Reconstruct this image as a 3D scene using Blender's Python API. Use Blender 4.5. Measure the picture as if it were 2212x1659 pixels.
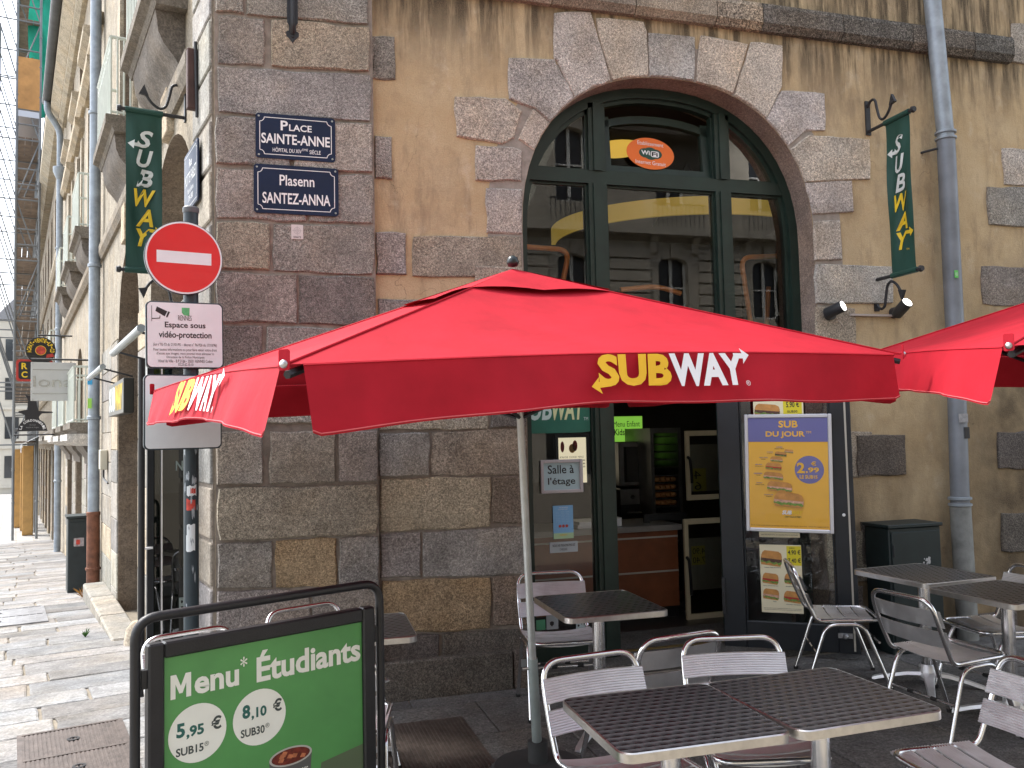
import bpy, bmesh, math, random
from mathutils import Vector, Matrix
from mathutils.geometry import tessellate_polygon
random.seed(7)
R = math.radians
scene = bpy.context.scene
col = scene.collection
for o in list(bpy.data.objects): bpy.data.objects.remove(o, do_unlink=True)

# ---------------------------------------------------------------- camera
IW, IH, FP = 2212.0, 1659.0, 1853.0          # photo measured at 2212 x 1659, focal length in those pixels
PITCH, ROLL, TH, EYE = R(3.3), R(1.3), R(73.5), 1.7
fw = Vector((math.cos(TH)*math.cos(PITCH), math.sin(TH)*math.cos(PITCH), math.sin(PITCH)))
_r0 = Vector((math.sin(TH), -math.cos(TH), 0)); _u0 = _r0.cross(fw)
rt = _r0*math.cos(ROLL) - _u0*math.sin(ROLL); up = _u0*math.cos(ROLL) + _r0*math.sin(ROLL)
CAM = Vector((0.2635, -5.6992, EYE))
cam = bpy.data.cameras.new('camera'); camo = bpy.data.objects.new('camera', cam); col.objects.link(camo)
M = Matrix.Identity(4)
for i in range(3): M[i][0], M[i][1], M[i][2], M[i][3] = rt[i], up[i], -fw[i], CAM[i]
camo.matrix_world = M
cam.sensor_width = 36; cam.lens = FP/IW*36; cam.clip_start = .05; cam.clip_end = 600
scene.camera = camo
# ---------------------------------------------------------------- light
SUN_A, SUN_E = R(40), R(55)                   # the sun stands behind and left of the corner
SD = Vector((-math.cos(SUN_A)*math.cos(SUN_E), math.sin(SUN_A)*math.cos(SUN_E), math.sin(SUN_E)))
w = bpy.data.worlds.new('World'); scene.world = w; w.use_nodes = True
nt = w.node_tree; bg = nt.nodes['Background']
sky = nt.nodes.new('ShaderNodeTexSky'); sky.sky_type = 'NISHITA'; sky.sun_disc = False
sky.sun_elevation = SUN_E; sky.sun_rotation = math.atan2(SD.x, SD.y)
sky.air_density = 1.0; sky.dust_density = 2.5; sky.ozone_density = 1.0
hs = nt.nodes.new('ShaderNodeHueSaturation'); hs.inputs['Saturation'].default_value = .42
nt.links.new(sky.outputs[0], hs.inputs['Color']); nt.links.new(hs.outputs[0], bg.inputs[0])
bg.inputs[1].default_value = .15
sun = bpy.data.lights.new('sun', 'SUN'); sun.energy = 1.3; sun.angle = R(12); sun.color = (1, .96, .90)
suno = bpy.data.objects.new('sun', sun); col.objects.link(suno)
suno.rotation_euler = SD.to_track_quat('Z', 'Y').to_euler()
vs = scene.view_settings; vs.view_transform = 'Standard'; vs.look = 'None'; vs.exposure = 1.88; vs.gamma = 1
scene.render.engine = 'CYCLES'
try:
    scene.cycles.max_bounces = 8; scene.cycles.transparent_max_bounces = 12; scene.cycles.sample_clamp_indirect = 4
except Exception: pass

# ---------------------------------------------------------------- pixel -> place (photo measured on planes of the place)
def ray(px, py): return fw + rt*((px-IW/2)/FP) - up*((py-IH/2)/FP)
def F(px, py, Y=0.0):                         # on a plane parallel to the square's facade
    d = ray(px, py); return CAM + d*((Y-CAM.y)/d.y)
def G(px, py, z=0.0):
    d = ray(px, py); return CAM + d*((z-CAM.z)/d.z)
def XP(px, py, X):
    d = ray(px, py); return CAM + d*((X-CAM.x)/d.x)
def DP(px, py, depth): return CAM + ray(px, py)*depth
_a = TH + math.atan((1106-24)/FP)
E1 = Vector((math.cos(_a), math.sin(_a), 0)); N1 = Vector((-math.sin(_a), math.cos(_a), 0))   # along the street / out of its facade
def Lp(px, py, off=0.0):
    d = ray(px, py); return CAM + d*((off-CAM.dot(N1))/d.dot(N1))
def LW(t, off, z): return E1*t + N1*off + Vector((0,0,z))
def TP(px, py, t):                            # on a plane square to the street facade
    d = ray(px, py); return CAM + d*((t-CAM.dot(E1))/d.dot(E1))
SLOPE = .05
def gz(p):
    t = max(0.0, p.dot(E1)); return -SLOPE*min(t,25.0)-.02*max(0.0,min(t,150.0)-25.0)

# ---------------------------------------------------------------- mesh helpers
class MB:
    def __init__(s): s.v = []; s.f = []
    def add(s, vs, fs):
        n = len(s.v); s.v += [Vector(q) for q in vs]; s.f += [tuple(i+n for i in f) for f in fs]; return s
    def box(s, a, b):
        x0,y0,z0 = a; x1,y1,z1 = b
        return s.add([(x0,y0,z0),(x1,y0,z0),(x1,y1,z0),(x0,y1,z0),(x0,y0,z1),(x1,y0,z1),(x1,y1,z1),(x0,y1,z1)],
            [(0,3,2,1),(4,5,6,7),(0,1,5,4),(1,2,6,5),(2,3,7,6),(3,0,4,7)])
    def cbox(s, c, d): 
        return s.box([c[i]-d[i]/2 for i in range(3)], [c[i]+d[i]/2 for i in range(3)])
    def hexa(s, p):                           # 8 corners, bottom ring then top ring
        return s.add(p, [(0,3,2,1),(4,5,6,7),(0,1,5,4),(1,2,6,5),(2,3,7,6),(3,0,4,7)])
    def slab(s, poly, d):                     # polygon of 3D points extruded by vector d
        n = len(poly); P = [Vector(q) for q in poly]; d = Vector(d)
        return s.add(P+[q+d for q in P], [tuple(range(n))[::-1], tuple(range(n, 2*n))]+[(i,(i+1)%n,n+(i+1)%n,n+i) for i in range(n)])
    def tube(s, path, r, n=8, closed=False, rs=None):
        P = [Vector(q) for q in path]; m = len(P); base = len(s.v); prev = None
        for i, p in enumerate(P):
            if closed: t = (P[(i+1)%m]-P[i-1])
            else: t = P[min(i+1,m-1)]-P[max(i-1,0)]
            t.normalize()
            if prev is None:
                a = Vector((0,0,1)) if abs(t.z) < .9 else Vector((1,0,0)); x = t.cross(a).normalized()
            else:
                x = prev - t*prev.dot(t)
                x = x.normalized() if x.length > 1e-6 else t.orthogonal().normalized()
            prev = x; y = t.cross(x); rr = rs[i] if rs else r
            for k in range(n):
                an = 2*math.pi*k/n; s.v.append(p + x*(rr*math.cos(an)) + y*(rr*math.sin(an)))
        for i in range(m if closed else m-1):
            j = (i+1)%m
            for k in range(n):
                k2 = (k+1)%n; s.f.append((base+i*n+k, base+i*n+k2, base+j*n+k2, base+j*n+k))
        if not closed:
            s.f.append(tuple(base+k for k in range(n))[::-1]); s.f.append(tuple(base+(m-1)*n+k for k in range(n)))
        return s
    def lathe(s, prof, n=16, o=(0,0,0)):
        base = len(s.v); o = Vector(o)
        for r_, z in prof:
            for k in range(n):
                an = 2*math.pi*k/n; s.v.append(o+Vector((r_*math.cos(an), r_*math.sin(an), z)))
        for i in range(len(prof)-1):
            for k in range(n):
                k2 = (k+1)%n; s.f.append((base+i*n+k, base+i*n+k2, base+(i+1)*n+k2, base+(i+1)*n+k))
        s.f.append(tuple(base+k for k in range(n))[::-1]); s.f.append(tuple(base+(len(prof)-1)*n+k for k in range(n)))
        return s
    def xf(s, m): s.v = [m @ q for q in s.v]; return s
    def mesh(s, name, smooth=None, bevel=0):
        me = bpy.data.meshes.new(name); me.from_pydata([tuple(q) for q in s.v], [], s.f)
        bm = bmesh.new(); bm.from_mesh(me)
        bmesh.ops.remove_doubles(bm, verts=bm.verts, dist=1e-5)
        bmesh.ops.recalc_face_normals(bm, faces=bm.faces)
        if bevel:
            bmesh.ops.bevel(bm, geom=list(bm.edges), offset=bevel, segments=1, affect='EDGES', clamp_overlap=True)
        bm.to_mesh(me); bm.free()
        if smooth:
            for p in me.polygons: p.use_smooth = True
            me.set_sharp_from_angle(angle=R(smooth))
        return me
    def build(s, name, m, parent=None, smooth=None, bevel=0, color=None):
        return mkobj(name, s.mesh(name, smooth, bevel), m, parent, color)
def mkobj(name, me, m, parent=None, color=None):
    o = bpy.data.objects.new(name, me); col.objects.link(o)
    if m is not None and not me.materials: me.materials.append(m)
    if parent: o.parent = parent
    if color: o.color = (*color, 1)
    return o
def tag(o, label=None, cat=None, group=None, kind=None):
    if label: o['label'] = label
    if cat: o['category'] = cat
    if group: o['group'] = group
    if kind: o['kind'] = kind
    return o
def thing(name, label, cat, loc=(0,0,0), rz=0, group=None, mat4=None):
    o = bpy.data.objects.new(name, None); col.objects.link(o); o.empty_display_size = .1
    if mat4 is not None: o.matrix_world = mat4
    else: o.location = loc; o.rotation_euler = (0,0,rz)
    return tag(o, label, cat, group)
def copy_tree(o, parent=None):
    c = o.copy(); col.objects.link(c); c.parent = parent
    for ch in list(o.children): copy_tree(ch, c)
    return c
def arc(c, r, a0, a1, n):
    return [(c[0]+r*math.cos(a0+(a1-a0)*i/n), c[1]+r*math.sin(a0+(a1-a0)*i/n)) for i in range(n+1)]
def rrect(w_, h_, r, n=5, cx=0, cy=0):
    P = []
    for sx, sy, a in ((1,1,0),(-1,1,90),(-1,-1,180),(1,-1,270)):
        P += arc((cx+sx*(w_/2-r), cy+sy*(h_/2-r)), r, R(a), R(a+90), n)
    return P
def ell(rx, ry, n=40, cx=0, cy=0): return [(cx+rx*math.cos(2*math.pi*i/n), cy+ry*math.sin(2*math.pi*i/n)) for i in range(n)]
def fillet(path, r, n=4):                     # round the corners of a polyline
    P = [Vector(q) for q in path]; out = [P[0]]
    for i in range(1, len(P)-1):
        a = P[i-1]-P[i]; b = P[i+1]-P[i]; k = min(r, a.length*.49, b.length*.49)
        p0 = P[i]+a.normalized()*k; p1 = P[i]+b.normalized()*k
        for j in range(n+1):
            t = j/n; out.append(p0*(1-t)**2 + P[i]*(2*t*(1-t)) + p1*t*t)
    out.append(P[-1]); return out
def frame(o, x, z, y=None):                   # 4x4 with local x, y(up in the sign), z(out of the sign)
    x = Vector(x).normalized(); z = Vector(z); z = (z - x*z.dot(x)).normalized(); y = z.cross(x)
    m = Matrix.Identity(4)
    for i in range(3): m[i][0], m[i][1], m[i][2], m[i][3] = x[i], y[i], z[i], o[i]
    return m
def flat(poly, z0, z1=None):                  # 2D polygon as a thin plate between z0 and z1 (local)
    b = MB()
    if z1 is None: return b.add([(x,y,z0) for x,y in poly], [tuple(range(len(poly)))])
    return b.slab([(x,y,z0) for x,y in poly], (0,0,z1-z0))
_dg = None
_tc = {}
def text2d(s, bold=0.0, shear=0.0, space=1.0):
    if 'M' in s: bold = 0.0                   # this glyph's outline does not survive thickening
    key = (s, bold, shear, space)
    if key in _tc: return _tc[key]
    cu = bpy.data.curves.new('lettering', 'FONT'); cu.body = s; cu.size = 1; cu.offset = bold; cu.shear = shear
    cu.space_character = space; cu.resolution_u = 3
    o = bpy.data.objects.new('lettering', cu); col.objects.link(o)
    bpy.context.view_layer.update()
    ev = o.evaluated_get(bpy.context.evaluated_depsgraph_get())
    me = bpy.data.meshes.new_from_object(ev)
    V = [(v.co.x, v.co.y) for v in me.vertices]; Fc = [tuple(p.vertices) for p in me.polygons]
    bpy.data.objects.remove(o); bpy.data.curves.remove(cu); bpy.data.meshes.remove(me)
    _tc[key] = (V, Fc); return V, Fc
def textfit(s, x0, y0, x1, y1, bold=0.0, shear=0.0, space=1.0, keep=False):
    V, Fc = text2d(s, bold, shear, space)
    if not V: return [], []
    ax = min(v[0] for v in V); bx = max(v[0] for v in V); ay = min(v[1] for v in V); by = max(v[1] for v in V)
    sx = (x1-x0)/(bx-ax); sy = (y1-y0)/(by-ay)
    if keep: sx = sy = min(sx, sy)
    ox = x0 + ((x1-x0)-(bx-ax)*sx)/2; oy = y0 + ((y1-y0)-(by-ay)*sy)/2
    return [(ox+(v[0]-ax)*sx, oy+(v[1]-ay)*sy) for v in V], Fc
def letters(items, m, z, parent, name='lettering', mapf=None):
    """items: (string, x0, y0, x1, y1[, bold[, shear[, space]]]) in sign coordinates, joined into one printed part"""
    for it in items:
        V, Fc = textfit(*it)
        o = MB().add([mapf(x, y) if mapf else (x, y, z) for x, y in V], Fc).build(name, m, parent)
    return o

# ---------------------------------------------------------------- materials
def N(nt, t, **kw):
    n = nt.nodes.new(t)
    for k, v in kw.items():
        if k in n.inputs: n.inputs[k].default_value = v
        else: setattr(n, k, v)
    return n
_mc = {}
def mat(name, c, rough=.6, metal=0.0, var=0.0, vs=8.0, bump=0.0, bs=60.0, emit=0.0, spec=.5, coat=0.0, objc=False, transl=0.0, rvar=0.0):
    """plain procedural material: colour with soft noise, fine bump, varied roughness"""
    if name in _mc: return _mc[name]
    m = bpy.data.materials.new(name); m.use_nodes = True; nt = m.node_tree; p = nt.nodes['Principled BSDF']
    p.inputs['Base Color'].default_value = (*c, 1); p.inputs['Roughness'].default_value = rough; p.inputs['Metallic'].default_value = metal
    p.inputs['Specular IOR Level'].default_value = spec; p.inputs['Coat Weight'].default_value = coat
    L = nt.links.new; tc = N(nt, 'ShaderNodeTexCoord')
    src = None
    if objc: oi = N(nt, 'ShaderNodeObjectInfo'); src = oi.outputs['Color']
    if var or objc:
        nz = N(nt, 'ShaderNodeTexNoise', Scale=vs, Detail=6.0, Roughness=.6); L(tc.outputs['Object'], nz.inputs['Vector'])
        rp = N(nt, 'ShaderNodeMapRange'); rp.inputs[1].default_value = .3; rp.inputs[2].default_value = .7
        rp.inputs[3].default_value = 1-var; rp.inputs[4].default_value = 1+var; L(nz.outputs[0], rp.inputs[0])
        mx = N(nt, 'ShaderNodeVectorMath', operation='SCALE')
        if src: L(src, mx.inputs[0])
        else: mx.inputs[0].default_value = c
        L(rp.outputs[0], mx.inputs['Scale']); L(mx.outputs[0], p.inputs['Base Color'])
        if rvar:
            r2 = N(nt, 'ShaderNodeMapRange'); r2.inputs[1].default_value = .3; r2.inputs[2].default_value = .7
            r2.inputs[3].default_value = max(.02, rough-rvar); r2.inputs[4].default_value = rough+rvar
            L(nz.outputs[0], r2.inputs[0]); L(r2.outputs[0], p.inputs['Roughness'])
    if bump:
        nb = N(nt, 'ShaderNodeTexNoise', Scale=bs, Detail=4.0); L(tc.outputs['Object'], nb.inputs['Vector'])
        bp = N(nt, 'ShaderNodeBump', Strength=bump, Distance=.01); L(nb.outputs[0], bp.inputs['Height']); L(bp.outputs[0], p.inputs['Normal'])
    if emit:
        p.inputs['Emission Color'].default_value = (*c, 1); p.inputs['Emission Strength'].default_value = emit
    if transl:
        tr = N(nt, 'ShaderNodeBsdfTranslucent'); tr.inputs[0].default_value = (*c, 1)
        ms = N(nt, 'ShaderNodeMixShader'); ms.inputs[0].default_value = transl
        L(p.outputs[0], ms.inputs[1]); L(tr.outputs[0], ms.inputs[2]); L(ms.outputs[0], nt.nodes['Material Output'].inputs[0])
    _mc[name] = m; return m

def granite(name='granite', strength=.6, objc=True, c=(.3,.27,.24), grain=170.0, contrast=.55):
    if name in _mc: return _mc[name]
    m = bpy.data.materials.new(name); m.use_nodes = True; nt = m.node_tree; p = nt.nodes['Principled BSDF']; L = nt.links.new
    p.inputs['Roughness'].default_value = .9; p.inputs['Specular IOR Level'].default_value = .25
    geo = N(nt, 'ShaderNodeNewGeometry'); oi = N(nt, 'ShaderNodeObjectInfo')
    ofs = N(nt, 'ShaderNodeVectorMath', operation='MULTIPLY_ADD'); L(oi.outputs['Random'], ofs.inputs[0])
    ofs.inputs[1].default_value = (17, 11, 23); L(geo.outputs['Position'], ofs.inputs[2])
    n1 = N(nt, 'ShaderNodeTexNoise', Scale=grain, Detail=2.0, Roughness=.7); n2 = N(nt, 'ShaderNodeTexNoise', Scale=grain*.36, Detail=3.0, Roughness=.7)
    n3 = N(nt, 'ShaderNodeTexNoise', Scale=4.0, Detail=5.0, Roughness=.65); vo = N(nt, 'ShaderNodeTexVoronoi', Scale=grain*.62)
    for q in (n1, n2, n3, vo): L(ofs.outputs[0], q.inputs['Vector'])
    def rng(src, a, b, lo, hi):
        r = N(nt, 'ShaderNodeMapRange'); r.inputs[1].default_value = a; r.inputs[2].default_value = b; r.inputs[3].default_value = lo; r.inputs[4].default_value = hi
        L(src, r.inputs[0]); return r.outputs[0]
    def mul(a, b):
        q = N(nt, 'ShaderNodeMath', operation='MULTIPLY'); L(a, q.inputs[0]); L(b, q.inputs[1]); return q.outputs[0]
    sep = N(nt, 'ShaderNodeSeparateColor'); L(vo.outputs['Color'], sep.inputs[0])
    g = mul(rng(n1.outputs[0], .36, .64, 1-contrast, 1+contrast*.75), rng(n2.outputs[0], .35, .65, 1-contrast*.55, 1+contrast*.5))
    g = mul(g, rng(sep.outputs[0], 0, 1, 1-contrast*.35, 1+contrast*.35)); g = mul(g, rng(n3.outputs[0], .3, .7, .72, 1.25))
    sc = N(nt, 'ShaderNodeVectorMath', operation='SCALE')
    if objc: L(oi.outputs['Color'], sc.inputs[0])
    else: sc.inputs[0].default_value = c
    L(g, sc.inputs['Scale'])
    # a warm tint that drifts over the stone
    n4 = N(nt, 'ShaderNodeTexNoise', Scale=2.6, Detail=3.0); L(ofs.outputs[0], n4.inputs['Vector'])
    mx = N(nt, 'ShaderNodeMix', data_type='RGBA', blend_type='MULTIPLY'); L(rng(n4.outputs[0], .45, .7, 0, .55), mx.inputs['Factor'])
    L(sc.outputs[0], mx.inputs['A']); mx.inputs['B'].default_value = (1.08, .97, .82, 1); L(mx.outputs['Result'], p.inputs['Base Color'])
    ad = N(nt, 'ShaderNodeMath', operation='ADD'); L(n1.outputs[0], ad.inputs[0]); L(rng(n2.outputs[0], 0, 1, 0, 2.2), ad.inputs[1])
    bp = N(nt, 'ShaderNodeBump', Strength=strength, Distance=.012); L(ad.outputs[0], bp.inputs['Height']); L(bp.outputs[0], p.inputs['Normal'])
    _mc[name] = m; return m

def plaster():
    m = bpy.data.materials.new('ochre_render'); m.use_nodes = True; nt = m.node_tree; p = nt.nodes['Principled BSDF']; L = nt.links.new
    p.inputs['Roughness'].default_value = .93; p.inputs['Specular IOR Level'].default_value = .2
    geo = N(nt, 'ShaderNodeNewGeometry'); sx = N(nt, 'ShaderNodeSeparateXYZ'); L(geo.outputs['Position'], sx.inputs[0])
    def noise(scale, detail=4.0, vec=(1,1,1), rough=.6):
        mp = N(nt, 'ShaderNodeMapping'); mp.inputs['Scale'].default_value = vec; L(geo.outputs['Position'], mp.inputs[0])
        q = N(nt, 'ShaderNodeTexNoise', Scale=scale, Detail=detail, Roughness=rough); L(mp.outputs[0], q.inputs['Vector']); return q.outputs[0]
    def rng(src, a, b, lo, hi):
        r = N(nt, 'ShaderNodeMapRange'); r.inputs[1].default_value = a; r.inputs[2].default_value = b; r.inputs[3].default_value = lo; r.inputs[4].default_value = hi
        L(src, r.inputs[0]); return r.outputs[0]
    def op(o_, a, b):
        q = N(nt, 'ShaderNodeMath', operation=o_)
        for i, k in enumerate((a, b)):
            if isinstance(k, (int, float)): q.inputs[i].default_value = k
            else: L(k, q.inputs[i])
        return q.outputs[0]
    def mixc(fac, a, b):
        q = N(nt, 'ShaderNodeMix', data_type='RGBA')
        if isinstance(fac, float): q.inputs['Factor'].default_value = fac
        else: L(fac, q.inputs['Factor'])
        for k, v in (('A', a), ('B', b)):
            if isinstance(v, tuple): q.inputs[k].default_value = (*v, 1)
            else: L(v, q.inputs[k])
        return q.outputs['Result']
    c = mixc(rng(noise(2.2, 5), .38, .62, 0, 1), (.57,.45,.285), (.50,.375,.22))
    c = mixc(rng(noise(1.5, 7, (1.2,1,.8), .72), .49, .66, 0, .7), c, (.29,.22,.145))
    c = mixc(op('MULTIPLY', rng(noise(3.1, 6, (1.6,1,.35), .75), .52, .68, 0, .62), rng(sx.outputs[2], 1.5, 3.2, .35, 1)), c, (.17,.13,.09))
    c = mixc(rng(noise(5.0, 5, (1,1,.7), .7), .56, .72, 0, .55), c, (.66,.57,.43))
    # rain runs under the string course: narrow vertical streaks, strong just below it
    st = rng(noise(9.0, 5, (1,1,.09), .7), .43, .57, 0, 1)
    band = rng(sx.outputs[2], 4.15, 4.72, 0, 1)
    c = mixc(op('MULTIPLY', op('MULTIPLY', st, op('POWER', band, 1.2)), .93), c, (.045,.038,.03))
    run = rng(noise(5.0, 5, (1,1,.16), .7), .40, .60, 0, 1)
    c = mixc(op('MULTIPLY', op('MULTIPLY', run, rng(sx.outputs[2], 4.42, 4.80, 0, 1)), op('MULTIPLY', rng(sx.outputs[0], 2.55, 2.25, .45, 1), .9)), c, (.05,.042,.034))
    # blotchy darker tone growing towards the bottom of the wall
    low = op('MULTIPLY', rng(sx.outputs[2], 2.1, .7, 0, 1), rng(noise(2.4, 5, (1,1,.6), .7), .36, .6, .25, .95))
    c = mixc(op('MULTIPLY', low, .72), c, (.085,.066,.046))
    # dirty run beside the drainpipe, to the right of it
    dx = rng(sx.outputs[0], 5.55, 6.2, 0, 1)
    dz = rng(sx.outputs[2], 3.2, 2.1, 0, 1)
    c = mixc(op('MULTIPLY', op('MULTIPLY', dx, dz), rng(noise(3.0, 4), .3, .6, .3, .85)), c, (.04,.034,.028))
    mpv = N(nt, 'ShaderNodeMapping'); L(geo.outputs['Position'], mpv.inputs[0])
    vd = N(nt, 'ShaderNodeVectorMath', operation='ADD'); L(mpv.outputs[0], vd.inputs[0]); nzv = N(nt, 'ShaderNodeTexNoise', Scale=3.0, Detail=4.0); L(geo.outputs['Position'], nzv.inputs['Vector']); L(nzv.outputs['Color'], vd.inputs[1])
    vor = N(nt, 'ShaderNodeTexVoronoi', Scale=1.1, feature='DISTANCE_TO_EDGE'); L(vd.outputs[0], vor.inputs['Vector'])
    crk = op('MULTIPLY', rng(vor.outputs[0], .004, .0, 0, 1), rng(noise(1.0, 3), .52, .6, 0, .8))
    c = mixc(crk, c, (.07,.055,.04))
    c = mixc(rng(noise(120, 2), .35, .65, 0, .35), c, (.30,.22,.13))
    L(c, p.inputs['Base Color'])
    bp = N(nt, 'ShaderNodeBump', Strength=.45, Distance=.012); L(op('ADD', noise(85, 4), op('MULTIPLY', noise(14, 3), 1.4)), bp.inputs['Height']); L(bp.outputs[0], p.inputs['Normal'])
    return m

def glass(name='window_glass', tint=(.92,.95,.94), ior=1.6, rough=0.0):
    if name in _mc: return _mc[name]
    m = bpy.data.materials.new(name); m.use_nodes = True; nt = m.node_tree; L = nt.links.new
    nt.nodes.remove(nt.nodes['Principled BSDF'])
    fr = N(nt, 'ShaderNodeFresnel', IOR=ior); tr = N(nt, 'ShaderNodeBsdfTransparent'); tr.inputs[0].default_value = (*tint, 1)
    gl = N(nt, 'ShaderNodeBsdfGlossy', Roughness=rough); gl.inputs[0].default_value = (1,1,1,1)
    ms = N(nt, 'ShaderNodeMixShader'); L(fr.outputs[0], ms.inputs[0]); L(tr.outputs[0], ms.inputs[1]); L(gl.outputs[0], ms.inputs[2])
    L(ms.outputs[0], nt.nodes['Material Output'].inputs[0]); _mc[name] = m; return m

GRAN = granite(); GSM = granite('granite_street', .3, True, grain=60.0, contrast=.22)
PLAST = plaster()
MORT = mat('mortar', (.245,.21,.175), .95, var=.3, vs=14, bump=.6, bs=120)
GLASS = glass()
DGREEN = mat('dark_green_paint', (.012,.026,.02), .38, var=.25, vs=6, spec=.45)
BLACKM = mat('black_paint', (.012,.012,.014), .42, var=.3, vs=10, bump=.15, bs=200)
DOORBLK = mat('door_blue_black_paint', (.008,.011,.016), .4, var=.3, vs=5)
IRON = mat('wrought_iron', (.018,.019,.022), .55, var=.3, vs=20, bump=.3, bs=120)
ALU = mat('brushed_aluminium', (.84,.84,.85), .44, .9, var=.07, vs=14, rvar=.08)
ALUB = mat('polished_aluminium_tube', (.80,.80,.81), .2, 1.0, var=.06, vs=20, rvar=.06)
GALV = mat('galvanised_pole', (.48,.50,.49), .5, .75, var=.18, vs=12, rvar=.1)
ZINC = mat('zinc_pipe', (.29,.33,.37), .5, .35, var=.30, vs=6, rvar=.1, bump=.25, bs=14)
RUST = mat('rusty_cast_iron', (.17,.07,.04), .85, var=.5, vs=9, bump=.5, bs=60)
WHITE = mat('white_print', (.8,.8,.8), .45, var=.04, vs=5)
WHITEP = mat('white_panel', (.72,.77,.79), .35, var=.05, vs=6)
YELLOW = mat('yellow_print', (.78,.52,.02), .5, var=.04, vs=6)
BLACKP = mat('black_print', (.015,.015,.018), .5)
NAVY = mat('navy_enamel', (.009,.018,.050), .32, var=.15, vs=4, spec=.3)
NAVYE = mat('navy_plate_edge', (.008,.014,.03), .35)
BANG = mat('banner_green', (.008,.055,.040), .6, var=.12, vs=5, bump=.15, bs=25)
REDF = mat('red_canvas', (.40,.011,.024), .8, var=.17, vs=4, bump=.4, bs=8, spec=.2, transl=.02)
RUBBER = mat('black_rubber', (.012,.012,.012), .7)
SCREW = mat('screw_head', (.5,.5,.52), .35, 1.0)
# ================================================================ ground
def ground_mesh():
    xs = [-120,-60,-30,-15,-8,-5,-3,-2,-1,0,1,2,4,8,15,30,60,120]; ys = [-60,-30,-15,-8,-4,-2,-1,0,1,2,4,7,11,16,24,35,50,75,110,160,300]
    b = MB()
    for y in ys:
        for x in xs: p = Vector((x,y,0)); b.v.append(Vector((x,y,gz(p)-.014)))
    n = len(xs)
    for j in range(len(ys)-1):
        for i in range(n-1): b.f.append((j*n+i, j*n+i+1, (j+1)*n+i+1, (j+1)*n+i))
    return b
def ground_mat():
    m = bpy.data.materials.new('jointed_street_ground'); m.use_nodes = True; nt = m.node_tree; p = nt.nodes['Principled BSDF']; L = nt.links.new
    p.inputs['Roughness'].default_value = .95
    geo = N(nt, 'ShaderNodeNewGeometry'); mp = N(nt, 'ShaderNodeMapping'); mp.inputs['Rotation'].default_value = (0,0,-(_a-math.pi/2))
    L(geo.outputs['Position'], mp.inputs[0])
    br = N(nt, 'ShaderNodeTexBrick', Scale=1.0); br.inputs['Brick Width'].default_value = .95; br.inputs['Row Height'].default_value = .46
    br.inputs['Mortar Size'].default_value = .02; br.inputs['Color1'].default_value = (.38,.37,.35,1); br.inputs['Color2'].default_value = (.28,.275,.27,1); br.inputs['Mortar'].default_value = (.26,.22,.17,1)
    L(mp.outputs[0], br.inputs['Vector'])
    nz = N(nt, 'ShaderNodeTexNoise', Scale=26.0, Detail=5.0); L(geo.outputs['Position'], nz.inputs['Vector'])
    sand = N(nt, 'ShaderNodeMix', data_type='RGBA'); sand.inputs['A'].default_value = (.29,.25,.19,1); sand.inputs['B'].default_value = (.17,.15,.12,1); L(nz.outputs[0], sand.inputs['Factor'])
    dp = N(nt, 'ShaderNodeVectorMath', operation='DOT_PRODUCT'); L(geo.outputs['Position'], dp.inputs[0]); dp.inputs[1].default_value = tuple(E1)
    st = N(nt, 'ShaderNodeMapRange'); st.inputs[1].default_value = 23.6; st.inputs[2].default_value = 23.7; L(dp.outputs['Value'], st.inputs[0])
    mx = N(nt, 'ShaderNodeMix', data_type='RGBA'); L(st.outputs[0], mx.inputs['Factor']); L(sand.outputs['Result'], mx.inputs['A']); L(br.outputs[0], mx.inputs['B'])
    L(mx.outputs['Result'], p.inputs['Base Color'])
    bp = N(nt, 'ShaderNodeBump', Strength=.5, Distance=.02); L(nz.outputs[0], bp.inputs['Height']); L(bp.outputs[0], p.inputs['Normal'])
    return m
gnd = tag(ground_mesh().build('ground', ground_mat()), 'sandy joints and paving of the street and square', kind='structure')

# street slabs: long granite setts in courses across the street
street = bpy.data.objects.new('street_pavement', None); col.objects.link(street)
tag(street, 'pale worn granite slabs of the sunlit street', kind='structure')
COVERS = []                                    # keep-out boxes (t0,t1,o0,o1)
def slab_obj(t0, t1, o0, o1, c, name='paving_slab', parent=None, th=.016, wob=.006):
    for (a0,a1,b0,b1) in COVERS:
        if t0 < a1 and t1 > a0 and o0 < b1 and o1 > b0: return None
    rd = random.uniform; P = []
    co = [(t0,o0),(t1,o0),(t1,o1),(t0,o1)]
    for i in range(4):                          # slightly wandering, worn edges
        (ta,oa),(tb,ob) = co[i], co[(i+1)%4]
        for k in range(3):
            u = k/3; P.append((ta+(tb-ta)*u+rd(-wob,wob), oa+(ob-oa)*u+rd(-wob,wob)))
    ct = (t0+t1)/2; oc = (o0+o1)/2; tl = rd(-.003,.003)
    b = MB(); n = len(P); h = rd(-.003,.004)
    def W(t, o, dz): q = LW(t,o,0); return Vector((q.x,q.y,gz(q)+dz))
    inn = [(ct+(t-ct)*.965+0, oc+(o-oc)*.975) for t,o in P]
    b.v += [W(t,o,-.014) for t,o in P] + [W(t,o,h-.006) for t,o in P] + [W(t,o,h+tl*(o-oc)) for t,o in inn]
    for i in range(n):
        j = (i+1)%n; b.f += [(i,j,n+j,n+i),(n+i,n+j,2*n+j,2*n+i)]
    b.f.append(tuple(range(2*n,3*n)))
    return b.build(name, GSM, parent or street, color=c)
MH1 = [G(30,1605), G(265,1555), G(290,1659)]
def to(p): return p.dot(E1), p.dot(N1)
random.seed(11)
t = -3.4; cnt = 0
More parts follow.
